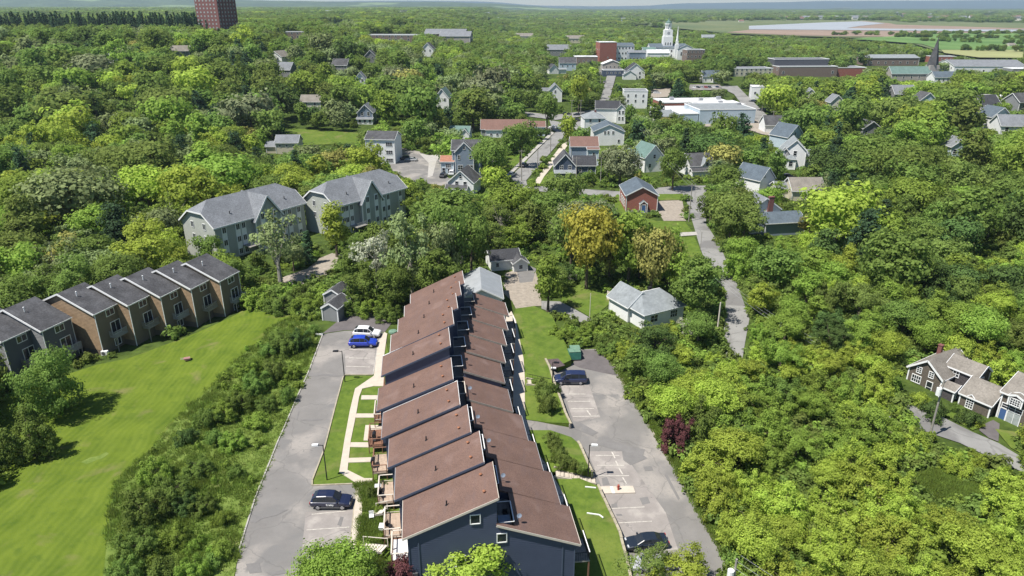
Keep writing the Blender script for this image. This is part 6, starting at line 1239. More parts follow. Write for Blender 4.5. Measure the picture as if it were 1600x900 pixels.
def lobes(kind, seed):
    rg = random.Random(seed); c = []; r = []
    def ell(n, cz, rx, rz, r0, r1, thick=.75):
        for _ in range(n):
            while True:
                p = Vector((rg.gauss(0, 1), rg.gauss(0, 1), rg.gauss(0, 1)+.25)).normalized()*rg.uniform(.35, thick)
                if abs(p.z) < 1: break
            c.append((p.x*rx, p.y*rx, cz+p.z*rz)); r.append(rg.uniform(r0, r1))
    if kind == 'round': ell(26, 6.1, 3.9, 3.9, 1.1, 1.9, .85)
    elif kind == 'oval': ell(22, 5.9, 2.7, 4.6, .9, 1.5, .85)
    elif kind == 'broad': ell(30, 5.6, 4.8, 3.1, 1.1, 2.0, .9)
    elif kind == 'broadlow':
        for _ in range(40): a = rg.uniform(0, 6.28); z_ = rg.uniform(.8, 8.6); q = rg.uniform(.3, 1)*4.3*math.sqrt(max(.1, 1-((z_-3.6)/6.2)**2)); c.append((q*math.cos(a), q*math.sin(a), z_)); r.append(rg.uniform(.9, 1.6))
    elif kind == 'loose': ell(24, 6.0, 4.3, 4.2, .7, 1.5, 1.0)
    elif kind == 'sparse': ell(20, 6.2, 3.9, 4.0, .7, 1.3, 1.0)
    elif kind == 'pine':
        for t in range(9):
            z = 2.2+t*.95; R_ = 3.3*(1-t/10.5)
            for _ in range(max(3, 8-t)): a = rg.uniform(0, 6.28); c.append((R_*.62*math.cos(a), R_*.62*math.sin(a), z+rg.uniform(-.3, .3))); r.append(.75+R_*.2)
    elif kind == 'spruce':
        for t in range(13):
            z = .9+t*.72; R_ = 2.1*(1-t/13.5)
            for _ in range(max(2, 7-t//2)): a = rg.uniform(0, 6.28); c.append((R_*.6*math.cos(a), R_*.6*math.sin(a), z)); r.append(.35+R_*.28)
    elif kind == 'shrub': 
        for _ in range(11): a = rg.uniform(0, 6.28); q = rg.uniform(0, 1.5); c.append((q*math.cos(a), q*math.sin(a), rg.uniform(.5, 1.7)*(1-q/4))); r.append(rg.uniform(.5, .85))
    elif kind == 'scrub':
        for _ in range(17):                     # young stems, each with its own tapering plume of leaves
            a = rg.uniform(0, 6.28); q = 3.0*math.sqrt(rg.random()); hh = rg.uniform(2.6, 5.4)*(1-q/9)
            for t_ in range(4): f_ = .25+.25*t_; c.append((q*math.cos(a)+rg.uniform(-.2, .2), q*math.sin(a)+rg.uniform(-.2, .2), hh*f_)); r.append((.95, .85, .68, .42)[t_]*rg.uniform(.8, 1.15))
    return c, r
KIND = dict(round=(11500, .155), oval=(8500, .15), broad=(13000, .155), loose=(9000, .145), sparse=(4600, .125), pine=(9000, .15), spruce=(5600, .14), shrub=(3600, .095), scrub=(13000, .115), broadlow=(12500, .15))
CC = {}
def crown(kind, col, var, lod):
    var = var % 2; k = (kind, col, var, lod)
    if k not in CC:
        n, lf = KIND[kind]; c, r = lobes(kind, var*17+len(kind)); fl = .55 if kind in ('pine', 'spruce') else .85
        if lod == 1: n = int(n*.42); lf *= 1.5
        if lod == 2: n = int(n*.14); lf *= 2.5
        CC[k] = leaves_mesh('crown_foliage', c, r, n, lf, LM[col], var*31+7, flat=fl, up=.35 if kind != 'pine' else .1)
    return CC[k]
TC_ = {}
def trunkmesh(kind, var, pale=False):
    k = (kind, var, pale)
    if k in TC_: return TC_[k]
    rg = random.Random(var+99); b = MB(); c, r = lobes(kind, var*17+len(kind)); h = dict(shrub=1.2, scrub=3.2, pine=9.8, spruce=9.6).get(kind, 6.8); r0 = dict(shrub=.07, scrub=.12).get(kind, .26)
    w1 = rg.uniform(-.25, .25); w2 = rg.uniform(-.25, .25); pts = [(0, 0, -.6), (w1*.3, w2*.3, h*.25), (w1, w2, h*.6), (w1*1.6, w2*.7, h)]
    b.tube(pts, [r0*1.3, r0, r0*.65, r0*.18], 7)
    if kind not in ('pine', 'spruce'):
        idx = rg.sample(range(len(c)), min(len(c), 18 if kind == 'sparse' else 9))
        for i in idx:
            q = Vector(c[i]); t = rg.uniform(.3, .85); s_ = Vector((w1*t, w2*t, h*t)); m_ = s_.lerp(q, .5)+Vector((0, 0, .35)); b.tube([s_, m_, q, q+(q-m_)*.5], [r0*.38, r0*.24, r0*.12, r0*.05], 5, cap=False)
    TC_[k] = b.mesh('trunk', M['bark_pale' if pale else 'bark']); return TC_[k]
NAMES = dict(round='maple_tree', oval='ash_tree', broad='maple_tree', loose='poplar_tree', sparse='elm_tree', pine='pine_tree', spruce='spruce_tree', shrub='shrub', scrub='thicket_tree', broadlow='maple_tree')
BASEH = dict(round=10.2, oval=10.6, broad=9.2, loose=10.4, sparse=10.4, pine=10.8, spruce=10.3, shrub=2.4, scrub=5.6, broadlow=9.8)
BASER = dict(round=4.2, oval=3.2, broad=4.8, loose=4.4, sparse=4.2, pine=3.4, spruce=2.3, shrub=1.9, scrub=3.4, broadlow=4.7)
TREES = []   # dict(x,y,z,kind,col,var,sx,sz,dep,u,v,label)
def addtree(x, y, kind, col, rad=None, h=None, var=None, label=None, force=False, z=None):
    z = ground(x, y) if z is None else z; rad = rad or BASER[kind]; h = h or BASEH[kind]
    u, v, d = proj(x, y, z+h*.6); TREES.append(dict(x=x, y=y, z=z, kind=kind, col=col, var=random.randrange(3) if var is None else var, sx=rad/BASER[kind], sz=h/BASEH[kind], dep=d, u=u, v=v, label=label, h=h, rad=rad, rot=random.uniform(0, 6.28)))
def hero(uc, vb, ur, vt, kind, col, label, off=0., cat=None):
    """a tree the photograph singles out: base pixel, half width and top in pixels"""
    x, y = gp(uc, vb, off); z = ground(x, y)+off; d = proj(x, y, z+2)[2]; rad = ur*d/FPX; hi = 1.
    for q in range(10, 400): 
        if proj(x, y, z+q*.1)[1] < vt: hi = q*.1; break
    for _ in range(3):                       # the crown, not the foot, stands at the given column of the photograph
        uu, vv, dd = proj(x, y, z+hi*.6); x -= (uu-uc)*dd/FPX
    z = ground(x, y)+off
    addtree(x, y, kind, col, rad, hi, label=label, z=z); TREES[-1]['hero'] = True; TREES[-1]['off'] = off
HL = [
 (72, 648, 50, 540, 'broadlow', 'mid', 'large loose green tree with rusty tint on the mown field below the slate row'), (40, 712, 42, 634, 'scrub', 'mid', 'low bushy tree on the mown field below the large loose tree'),
 (857, 487, 25, 402, 'oval', 'bright', 'tall oval bright green tree alone on the lawn by the gravel drive'), (920, 452, 42, 308, 'round', 'gold', 'big golden yellow maple behind the lawn, tallest of the central grove'),
 (1022, 470, 32, 345, 'round', 'rust', 'maple with rusty orange young leaves right of the golden maple'), (985, 450, 32, 330, 'oval', 'bright', 'bright green tree between the golden maple and the rusty maple'),
 (1096, 508, 42, 390, 'oval', 'mid', 'dense mid green tree beside the left kerb of the street bend'), (1062, 480, 26, 388, 'oval', 'bright', 'bright green tree left of the dense tree by the street bend'),
 (430, 448, 50, 330, 'sparse', 'sage', 'thin leafed spreading tree in front of the left sage apartment block'), (325, 420, 26, 362, 'loose', 'mid', 'young green tree at the left corner of the left sage block'), (522, 402, 27, 318, 'oval', 'lime', 'yellow-green tree between the two sage apartment blocks'),
 (585, 458, 34, 358, 'sparse', 'blossom', 'pale blossoming tree in front of the right sage apartment block'), (640, 462, 42, 330, 'loose', 'sage', 'tall silvery green tree right of the pale blossoming tree'), (690, 452, 34, 325, 'loose', 'sage', 'silvery green tree beyond the far end of the navy row'),
 (735, 440, 36, 320, 'loose', 'mid', 'green tree beyond the metal roofed building'), (702, 450, 30, 318, 'round', 'mid', 'full green tree rising behind the far end of the navy row'), (893, 425, 30, 322, 'round', 'olive', 'olive green tree left of the big golden maple'), (955, 440, 28, 335, 'round', 'rust', 'warm tinted maple just right of the big golden maple'), (1048, 455, 28, 352, 'round', 'bright', 'bright green tree right of the rusty orange maple'),
 (560, 478, 34, 415, 'loose', 'mid', 'bushy green tree behind the grey sheds'), (615, 482, 34, 408, 'round', 'mid', 'dense green tree at the far end of the navy row'),
 (570, 298, 31, 222, 'round', 'lime', 'rounded yellow maple in front of the white three storey apartment house'), (524, 282, 24, 232, 'round', 'rust', 'orange tinged tree left of the rounded yellow maple'), (603, 210, 22, 142, 'oval', 'bright', 'tall green tree right of the narrow blue-grey house'),
 (655, 218, 33, 130, 'round', 'mid', 'broad tall green tree in the centre woods above the apartment car park'), (765, 290, 30, 212, 'round', 'mid', 'green tree right of the blue-grey gabled house'), (813, 262, 25, 180, 'loose', 'mid', 'green tree in front of the long brown roofed building'),
 (855, 206, 19, 140, 'round', 'mid', 'dark green roadside maple above the white pickup truck'), (888, 226, 14, 178, 'round', 'lime', 'small lime green tree left of the white gabled houses'), (970, 290, 31, 226, 'broad', 'grey', 'round grey-leafed tree behind the red brick building'),
 (1054, 298, 22, 224, 'round', 'mid', 'green tree on the grass strip at the junction'), (1160, 218, 20, 176, 'pine', 'pine', 'dark spreading pine in front of the commercial building'), (1214, 192, 26, 127, 'round', 'lime', 'large round lime green tree beside the wide road'),
 (1146, 366, 46, 296, 'broad', 'olive', 'broad olive green tree on the right side of the street, left of the brick chimney'), (1112, 352, 22, 300, 'loose', 'mid', 'small green tree at the right kerb below the junction'),
 (1213, 290, 16, 228, 'oval', 'mid', 'dark green tree between the white gabled houses on the right'), (1292, 352, 20, 270, 'sparse', 'sage', 'tall bare trunked tree right of the beige bungalow'), (1130, 240, 22, 175, 'broad', 'mid', 'rounded green tree below the commercial building'),
 (1062, 702, 25, 636, 'scrub', 'maroon', 'small dark maroon tree at the edge of the right lot thicket'), (745, 905, 74, 824, 'loose', 'lime', 'sunlit yellow-green tree before the near wall of the navy row'), (525, 925, 58, 856, 'broad', 'bright', 'leafy green tree at the bottom beside the left lot'),
 (1012, 935, 46, 853, 'sparse', 'olive', 'open leafy tree partly hiding the silver grey sedan'), (1066, 935, 48, 862, 'loose', 'lime', 'bushy tree at the bottom of the right lot'), (632, 905, 26, 868, 'shrub', 'maroon', 'dark red shrub at the nearest corner of the navy row'),
 (700, 60, 2, 40, 'oval', 'mid', None), (1445, 140, 2, 100, 'oval', 'mid', None),
 (768, 170, 26, 100, 'broad', 'grey', 'greyish budding tree in the centre woods above the long brown roof'), (905, 180, 14, 112, 'round', 'lime', 'lime green tree left of the uphill street'), (985, 200, 10, 160, 'round', 'mid', 'green tree right of the tall charcoal roofed house'),
 (470, 330, 34, 262, 'loose', 'lime', 'yellow-green tree behind the left sage apartment block'), (880, 330, 30, 270, 'broad', 'olive', 'olive green tree below the street in front of the slate blue house'), (800, 350, 40, 285, 'broad', 'bright', 'bright green spreading tree in the central grove'),
 (1290, 430, 34, 355, 'pine', 'deep', 'dark green pine in the woods right of the slate roofed house'), (1400, 470, 55, 355, 'round', 'mid', 'large mid green tree in the right woods'), (1215, 455, 38, 385, 'round', 'mid', 'mid green tree on the right bank of the street'),
]
for h_ in HL:
    if h_[6]: hero(*h_[:6], h_[6])
SHR = [(857, 645, 15, 612, 'row shrub'), (848, 612, 14, 588, ''), (853, 628, 14, 600, ''), (870, 612, 8, 596, ''), (862, 692, 13, 672, ''), (868, 706, 14, 684, ''), (874, 722, 14, 698, ''), (882, 731, 13, 710, ''), (897, 734, 12, 716, ''), (910, 738, 10, 722, '')]
SL = ['clipped round shrub, lowest of the upper lawn cluster', 'clipped round shrub, uppermost left of the upper lawn cluster', 'clipped round shrub in the middle of the upper lawn cluster', 'small dark shrub right of the upper lawn cluster', 'round shrub nearest the lane on the lower lawn', 'second round shrub below the lane on the lower lawn', 'third round shrub below the lane on the lower lawn', 'fourth round shrub just above the concrete stairs', 'round shrub right above the concrete stairs', 'rightmost round shrub at the foot of the lot lamp']
for q, lb_ in zip(SHR, SL): hero(q[0], q[1], q[2], q[3], 'shrub', 'olive' if 'dark' not in lb_ else 'deep', lb_, EH)
for (u, v, r_, t_, c_, lb_) in ((600, 766, 10, 748, 'deep', 'dark green shrub between the walk and the second entry deck'), (578, 775, 9, 758, 'olive', 'brownish shrub between the walk and the second entry deck'), (593, 800, 10, 786, 'bright', 'bright shrub beside the short timber steps'), (615, 592, 6, 583, 'olive', 'small shrub at the corner of the fifth deck'),
    (595, 845, 8, 832, 'bright', 'weedy green shrub beside the white storage box'), (582, 892, 9, 878, 'olive', 'shrub in the mulch bed below the timber steps'), (606, 895, 11, 876, 'mid', 'green shrub left of the dark red shrub'), (560, 862, 8, 846, 'lime', 'pale green shrub at the end of the cream walk'),
    (1462, 652, 22, 625, 'deep', 'dark green shrub in front of the shingled house door'), (1493, 643, 9, 630, 'mid', 'small rounded shrub under the porch of the shingled house'), (1515, 662, 18, 638, 'deep', 'rounded dark shrub below the arched window'), (1533, 668, 8, 658, 'lime', 'yellow-green shrub at the corner of the shingled house'), (1440, 632, 16, 612, 'lime', 'pale flowering shrub below the grid window of the shingled house')):
    hero(u, v, r_, t_, 'shrub', c_, lb_, .08)
# shrubs on the rough strip between field and lot
for i, (u, v, r_, t_, k_, c_) in enumerate(((222, 815, 38, 762, 'scrub', 'mid'), (262, 790, 34, 742, 'scrub', 'mid'), (212, 870, 32, 822, 'scrub', 'mid'), (240, 752, 28, 714, 'scrub', 'bright'), (285, 800, 20, 766, 'scrub', 'deep'), (195, 912, 28, 872, 'scrub', 'mid'), (250, 905, 24, 872, 'shrub', 'mid'),
     (322, 665, 22, 634, 'shrub', 'mid'), (290, 692, 18, 668, 'shrub', 'deep'), (335, 694, 18, 668, 'shrub', 'mid'), (402, 668, 22, 645, 'shrub', 'bright'), (398, 612, 24, 578, 'scrub', 'mid'), (428, 590, 20, 556, 'scrub', 'olive'), (446, 552, 22, 520, 'scrub', 'mid'), (466, 545, 18, 512, 'scrub', 'deep'), (418, 556, 16, 534, 'shrub', 'mid'),
     (448, 628, 13, 600, 'shrub', 'mid'), (436, 540, 18, 512, 'scrub', 'mid'), (330, 884, 18, 866, 'shrub', 'mid'), (490, 522, 12, 505, 'shrub', 'mid'), (300, 860, 14, 842, 'shrub', 'bright'), (345, 655, 24, 620, 'scrub', 'bright'), (375, 640, 22, 606, 'scrub', 'mid'), (360, 700, 22, 672, 'scrub', 'bright'), (310, 740, 24, 712, 'scrub', 'mid'), (385, 585, 20, 556, 'scrub', 'bright'),
     (300, 905, 26, 868, 'scrub', 'bright'), (345, 820, 16, 796, 'shrub', 'bright'), (312, 800, 22, 772, 'scrub', 'mid'), (370, 745, 14, 724, 'shrub', 'mid'), (415, 640, 18, 614, 'scrub', 'mid'), (275, 850, 24, 818, 'scrub', 'bright'), (345, 870, 18, 848, 'shrub', 'bright'), (455, 590, 14, 566, 'scrub', 'bright'))):
    hero(u, v, r_, t_, k_, c_, None)
# shrubs beside the left forest edge, behind sheds, by the drive
for (u, v, r_, t_, c_) in ((400, 480, 24, 448, 'bright'), (440, 485, 26, 452, 'mid'), (480, 488, 24, 456, 'bright'), (545, 488, 22, 455, 'mid'), (580, 490, 24, 458, 'bright'), (605, 500, 20, 470, 'mid'), (540, 470, 26, 436, 'deep'), (505, 470, 26, 440, 'bright'), (470, 470, 22, 440, 'mid'),
    (880, 530, 22, 505, 'bright'), (922, 527, 20, 504, 'bright'), (958, 552, 22, 524, 'mid'), (905, 536, 20, 512, 'bright'), (945, 545, 18, 518, 'mid'), (980, 562, 20, 532, 'lime'), (1060, 520, 20, 500, 'lime'), (1075, 520, 20, 492, 'blossom')):
    hero(u, v, r_, t_, 'scrub', c_, None)
# ---- automatic fill of the woods
BD = BASE.copy(); BD[1:] |= BASE[:-1]; BD[:-1] |= BASE[1:]; BD[:, 1:] |= BASE[:, :-1]; BD[:, :-1] |= BASE[:, 1:]; BD[:112] = BASE[:112]
def blocked(x, y, z, h, rad, tol=.05):
    u, v, d = proj(x, y, z+h*.55)
    if u < -420 or u > 2020 or v < -60 or v > 1010: return 'out'
    ur = rad*FPX/d*.95; vt = proj(x, y, z+h)[1]; vb = proj(x, y, z+.5)[1]
    i0, i1 = int((u-ur)/4), int((u+ur)/4)+1; j0, j1 = int(vt/4), int(vb/4)+1
    i0, i1, j0, j1 = max(i0, 0), min(i1, MW), max(j0, 0), min(j1, MH)
    if i1 <= i0 or j1 <= j0: return False
    gx = (np.arange(i0, i1)*4+2-u)/max(ur, 3); gy = (np.arange(j0, j1)*4+2-(vt+vb)/2)/max((vb-vt)/2, 3); m = (gx[None]**2+gy[:, None]**2) < 1
    if not m.any(): return False
    sub = VIS[j0:j1, i0:i1]; hit = (sub > y+2.5) & m
    return hit.sum() > max((tol if y > 120 else tol*.5)*m.sum(), .6)
def onbase(x, y, z):
    u, v, d = proj(x, y, z); i, j = int(u/4), int(v/4)
    if 0 <= i < MW and 0 <= j < MH and BD[j, i]: return True
    for fx, fy, fr in FOOT:
        if (x-fx)**2+(y-fy)**2 < (fr+1.5)**2: return True
    b_, a_ = lb(x, y)
    return (-16 < b_ < 15 and -4 < a_ < 62) or (y < 66 and b_ < 24)
def vnoise(x, y, s, seed):
    def hsh(i, j): return (math.sin(i*127.1+j*311.7+seed*74.7)*43758.5453) % 1
    x /= s; y /= s; i, j = math.floor(x), math.floor(y); fx, fy = x-i, y-j; fx = fx*fx*(3-2*fx); fy = fy*fy*(3-2*fy)
    return (hsh(i, j)*(1-fx)+hsh(i+1, j)*fx)*(1-fy)+(hsh(i, j+1)*(1-fx)+hsh(i+1, j+1)*fx)*fy
def zone(u, v, x, y):
    """kind, colour, height and spacing of the woods as they look at this place in the photograph"""
    n = vnoise(x, y, 17, 1)*.6+vnoise(x, y, 6, 2)*.4; r_ = random.random(); h = 9.5
    if u > 1040 and v > 560 and x > 14 and y < 105:                                # low sunny thicket, lower right
        q_ = vnoise(x, y, 13, 12)+random.uniform(-.12, .12)-.12*(v < 640)+.06*(v > 660 and u < 1500)
        col = 'gold' if q_ > 1.02 else 'lime' if q_ > .36 else 'bright' if q_ > .16 else 'mid' if q_ > .03 else 'sage'
        return random.choice(['scrub', 'scrub', 'round', 'loose']), col, random.uniform(4.0, 6.6), 3.2
    if y > 560 and u < 330 and v < 45: return 'spruce', 'pine', random.uniform(14, 19), 6.
    if y < 135 and u > 850: 
        return random.choice(['round', 'loose', 'scrub', 'oval']), random.choice(['mid', 'bright', 'bright', 'lime', 'olive', 'deep']), random.uniform(5.5, 8.5), 4.2
    big = vnoise(x, y, 34, 9)*.75+vnoise(x, y, 11, 4)*.25+random.uniform(-.13, .13)      # the woods are grouped in stands
    if u < 330 and y < 330: pal = ['deep', 'mid', 'mid', 'olive', 'mid', 'sage', 'bright', 'lime']
    elif u > 1150: pal = ['deep', 'mid', 'mid', 'mid', 'bright', 'olive', 'bright', 'lime']
    else: pal = ['deep', 'mid', 'grey', 'mid', 'olive', 'bright', 'mid', 'lime']
    col = pal[max(0, min(7, int((big-.12)/.76*8)))]
    if random.random() < .02: col = 'rust'
    kind = random.choice(['round', 'round', 'oval', 'broad', 'loose', 'loose', 'sparse'] if y < 320 else ['round', 'oval', 'broad', 'loose'])
    if r_ < .05: return random.choice(['pine', 'spruce']), 'pine', random.uniform(10, 15), 5
    if y > 135:
        if random.random() < .26: return random.choice(['round', 'broad', 'oval', 'loose']), col, random.uniform(15, 19), 9.5
        h = random.uniform(7., 13.5); return kind, col, h, .6*h
    return kind, col, random.uniform(7., 12.5), 5.8
cells = {}
def near_any(x, y, s):
    ci, cj = int(x//8), int(y//8)
    for i in range(ci-1, ci+2):
        for j in range(cj-1, cj+2):
            for (a, b_, c_) in cells.get((i, j), ()):
                if (a-x)**2+(b_-y)**2 < ((s+c_)*.5)**2: return True
    return False
def put(x, y, s): cells.setdefault((int(x//8), int(y//8)), []).append((x, y, s))
for t in TREES: put(t['x'], t['y'], min(t['rad']*1.3, 8))
y = 40.; 
cand = []
while y < 470:
    sp = 2.6 if y < 110 else (3.4 if y < 240 else 4.4); xw = y*1.02+26; x = -xw
    while x < xw: cand.append((x+random.uniform(-sp, sp)*.5, y+random.uniform(-sp, sp)*.5)); x += sp
    y += sp*.9
random.shuffle(cand)
for x, y in cand:
    z = ground(x, y); u, v, d = proj(x, y, z)
    if u < -440 or u > 2040 or v > 1100: continue
    if onbase(x, y, z): continue
    kind, col, h, sp = zone(u, v, x, y)
    if near_any(x, y, sp): continue
    rad = BASER[kind]*(h/BASEH[kind])*random.uniform(1.0, 1.3); ok = False
    if kind in ('scrub',): rad = random.uniform(2.4, 3.4)
    for f_s in (1, .7, .45):
        b_ = blocked(x, y, z, h*f_s, rad*f_s)
        if b_ == 'out': break
        if not b_: ok = True; break
    if not ok: continue
    if f_s < 1 and h*f_s < 4 : kind = 'scrub' if h*f_s > 2.6 else 'shrub'
    addtree(x, y, kind, col, rad*f_s, h*f_s); put(x, y, sp*max(.5, f_s))
# ---- build: the largest in view as things of their own, the rest as one mass per kind
def emit(t):
    kind = t['kind']; lod = 0 if t['dep'] < 125 else (1 if t['dep'] < 250 else 2)
    pale = t['col'] in ('sage', 'blossom') or kind == 'sparse'
    T = thing(NAMES[kind], t['label'], 'shrub' if kind == 'shrub' else 'tree', (t['x'], t['y'], t['z']), t['rot'], t.get('group'))
    T.scale = (t['sx'], t['sx'], t['sz']); link('trunk', trunkmesh(kind, t['var'] % 2, pale), T); link('crown', crown(kind, t['col'], t['var'], lod), T)
inview = [t for t in TREES if -60 < t['u'] < 1660 and -30 < t['v'] < 980]
fam = lambda t: 'shrub' if t['kind'] == 'shrub' else ('thicket' if t['kind'] == 'scrub' else ('conifer' if t['kind'] in ('pine', 'spruce') else 'tree'))
chosen = []; rest = []
for f_ in ('shrub', 'thicket', 'conifer', 'tree'):
    L = sorted([t for t in inview if fam(t) == f_], key=lambda t: (0 if t.get('hero') else 1, -t['rad']*t['h']/t['dep']**2)); cap = 290 if f_ == 'tree' else 150
    chosen += L[:cap]; rest += L[cap:]
rest += [t for t in TREES if not (-60 < t['u'] < 1660 and -30 < t['v'] < 980)]
# labels that single each one out
LMK = [('the brown townhouse row', 260, 480), ('the slate townhouse row', 30, 500), ('the left sage apartment block', 380, 350), ('the right sage apartment block', 570, 320), ('the navy townhouse row', 720, 640), ('the mown field', 200, 640), ('the left parking lot', 470, 650), ('the grey sheds', 512, 495),
       ('the white bungalow', 1000, 490), ('the street bend', 1140, 470), ('the red brick building', 1005, 315), ('the right parking lot', 1000, 650), ('the shingled house', 1480, 600), ('the brick chimney house', 1220, 345), ('the beige bungalow', 1255, 300), ('the commercial building', 1120, 170),
       ('the white apartment house', 600, 235), ('the blue-grey gabled house', 715, 250), ('the long brown roofed building', 790, 190), ('the beige house', 440, 225), ('the fire escape house', 950, 215), ('the brick tower', 340, 40), ('the round lime tree', 1212, 160), ('the lower right corner', 1500, 850), ('the bottom edge', 1200, 880), ('the left edge', 30, 330), ('the right edge', 1580, 400), ('the small white cottage', 795, 405)]
CW = dict(deep='dark green', mid='mid green', bright='bright green', lime='yellow-green', gold='golden', rust='rusty tinged', sage='silvery green', olive='olive green', pine='blackish green', maroon='maroon', blossom='blossoming', grey='grey-leafed')
SW = dict(round='rounded', oval='upright', broad='spreading', loose='loose crowned', sparse='thin leafed', pine='pine', spruce='spruce', shrub='low', scrub='bushy')
NO = dict(shrub='shrub', thicket='thicket tree', conifer='conifer', tree='tree')
ORD0 = ['first', 'second', 'third', 'fourth', 'fifth', 'sixth', 'seventh', 'eighth', 'ninth', 'tenth', 'eleventh', 'twelfth', 'thirteenth', 'fourteenth', 'fifteenth', 'sixteenth', 'seventeenth', 'eighteenth', 'nineteenth', 'twentieth']
ORD = ORD0+[t_+'-'+o_ for t_ in ('twenty', 'thirty', 'forty', 'fifty') for o_ in ORD0[:9]]
G_ = {}
for t in chosen:
    t['group'] = {'shrub': 'shrubs around the lots and lawns', 'thicket': 'bushy thicket trees', 'conifer': 'conifers in the woods', 'tree': 'broadleaf trees of the woods'}[fam(t)]
    if t['label']: continue
    L = min(LMK, key=lambda q: (q[1]-t['u'])**2+((q[2]-t['v'])*1.5)**2); du, dv = t['u']-L[1], t['v']-L[2]
    if 'edge' in L[0] or 'corner' in L[0] or 'field' in L[0]: rel = 'near'
    elif abs(du) > abs(dv)*1.3: rel = 'left of' if du < 0 else 'right of'
    else: rel = 'behind' if dv < 0 else 'in front of'
    wd = SW[t['kind']]; noun = '' if t['kind'] in ('pine', 'spruce') else ' '+NO[fam(t)]
    G_.setdefault((CW[t['col']]+' '+wd+noun, rel+' '+L[0]), []).append(t)
for (a, b_), ts in G_.items():
    ts.sort(key=lambda t: t['u'])
    for i, t in enumerate(ts):
        if len(ts) == 1: t['label'] = f'{a} {b_}'
        elif i == 0: t['label'] = f'leftmost {a} {b_}'
        elif i == len(ts)-1: t['label'] = f'rightmost {a} {b_}'
        else: t['label'] = f'{ORD[i]} {a} from left, {b_}'
print('TREES', len(TREES), 'rest', len(rest), 'cand', len(cand))
for t in chosen: emit(t)
# ---- instanced masses
def scatter(name, label, cat, pts, sources, structure=False):
    """pts: x,y,z,rot,sx,sz,index; every source is a real object of the scene"""
    a = np.array(pts, float); me = bpy.data.meshes.new(name); me.vertices.add(len(a)); me.vertices.foreach_set('co', a[:, :3].astype(np.float32).ravel())
    at = me.attributes.new('rotz', 'FLOAT', 'POINT'); at.data.foreach_set('value', a[:, 3].astype(np.float32))
    at = me.attributes.new('scl', 'FLOAT_VECTOR', 'POINT'); at.data.foreach_set('vector', np.stack([a[:, 4], a[:, 4], a[:, 5]], 1).astype(np.float32).ravel())
    at = me.attributes.new('idx', 'INT', 'POINT'); at.data.foreach_set('value', a[:, 6].astype(np.int32))
    o = bpy.data.objects.new(name, me); C.objects.link(o); o['kind'] = 'stuff'; o['label'] = label; o['category'] = cat
    g = bpy.data.node_groups.new(name, 'GeometryNodeTree'); g.interface.new_socket('Geometry', in_out='INPUT', socket_type='NodeSocketGeometry'); g.interface.new_socket('Geometry', in_out='OUTPUT', socket_type='NodeSocketGeometry')
    n, l = g.nodes, g.links; gi = n.new('NodeGroupInput'); go = n.new('NodeGroupOutput'); jn = n.new('GeometryNodeJoinGeometry'); l.new(jn.outputs[0], go.inputs[0])
    def att(nm, ty): q = n.new('GeometryNodeInputNamedAttribute'); q.data_type = ty; q.inputs[0].default_value = nm; return q.outputs[0]
    rz = att('rotz', 'FLOAT'); sc = att('scl', 'FLOAT_VECTOR'); ix = att('idx', 'INT'); cb = n.new('ShaderNodeCombineXYZ'); l.new(rz, cb.inputs[2])
    for i, s_ in enumerate(sources):
        oi = n.new('GeometryNodeObjectInfo'); oi.transform_space = 'ORIGINAL'; oi.inputs['Object'].default_value = s_; oi.inputs['As Instance'].default_value = True
        cm = n.new('FunctionNodeCompare'); cm.data_type = 'INT'; cm.operation = 'EQUAL'; l.new(ix, cm.inputs[2]); cm.inputs[3].default_value = i
        ip = n.new('GeometryNodeInstanceOnPoints'); l.new(gi.outputs[0], ip.inputs['Points']); l.new(cm.outputs[0], ip.inputs['Selection']); l.new(oi.outputs['Geometry'], ip.inputs['Instance'])
        l.new(cb.outputs[0], ip.inputs['Rotation']); l.new(sc, ip.inputs['Scale']); l.new(ip.outputs[0], jn.inputs[0])
    md = o.modifiers.new('scatter', 'NODES'); md.node_group = g; return o
SRC = {}; TRK = {}
def source(kind, col, lod):
    """first individual tree far enough away supplies the crown for the instanced mass of its kind"""
    k = (kind, col, lod)
    if k in SRC: return SRC[k]
    t = None
    for q in TREES:
        if q['kind'] == kind and q['col'] == col and not q.get('src'): t = q; break
    # a tree of this look standing in the woods, small and behind others
    x, y = (-150-len(SRC)*3.1, 214+len(SRC) % 5*3.); z = ground(x, y)
    T = thing(NAMES[kind], '%s %s %s, %s of the far left edge' % (CW[col], SW[kind], NO[fam(dict(kind=kind))], ORD[len(SRC)]), 'tree', (x, y, z), 0, 'trees at the far left edge of the woods')
    s_ = .75; T.scale = (s_, s_, s_); TRK[k] = link('trunk', trunkmesh(kind, 0), T); SRC[k] = link('crown', crown(kind, col, len(SRC) % 3, lod), T); return SRC[k]
nearpts, midpts = [], []; srcN, srcM = [], []
def sidx(lst, s_): 
    if s_ not in lst: lst.append(s_)
    return lst.index(s_)
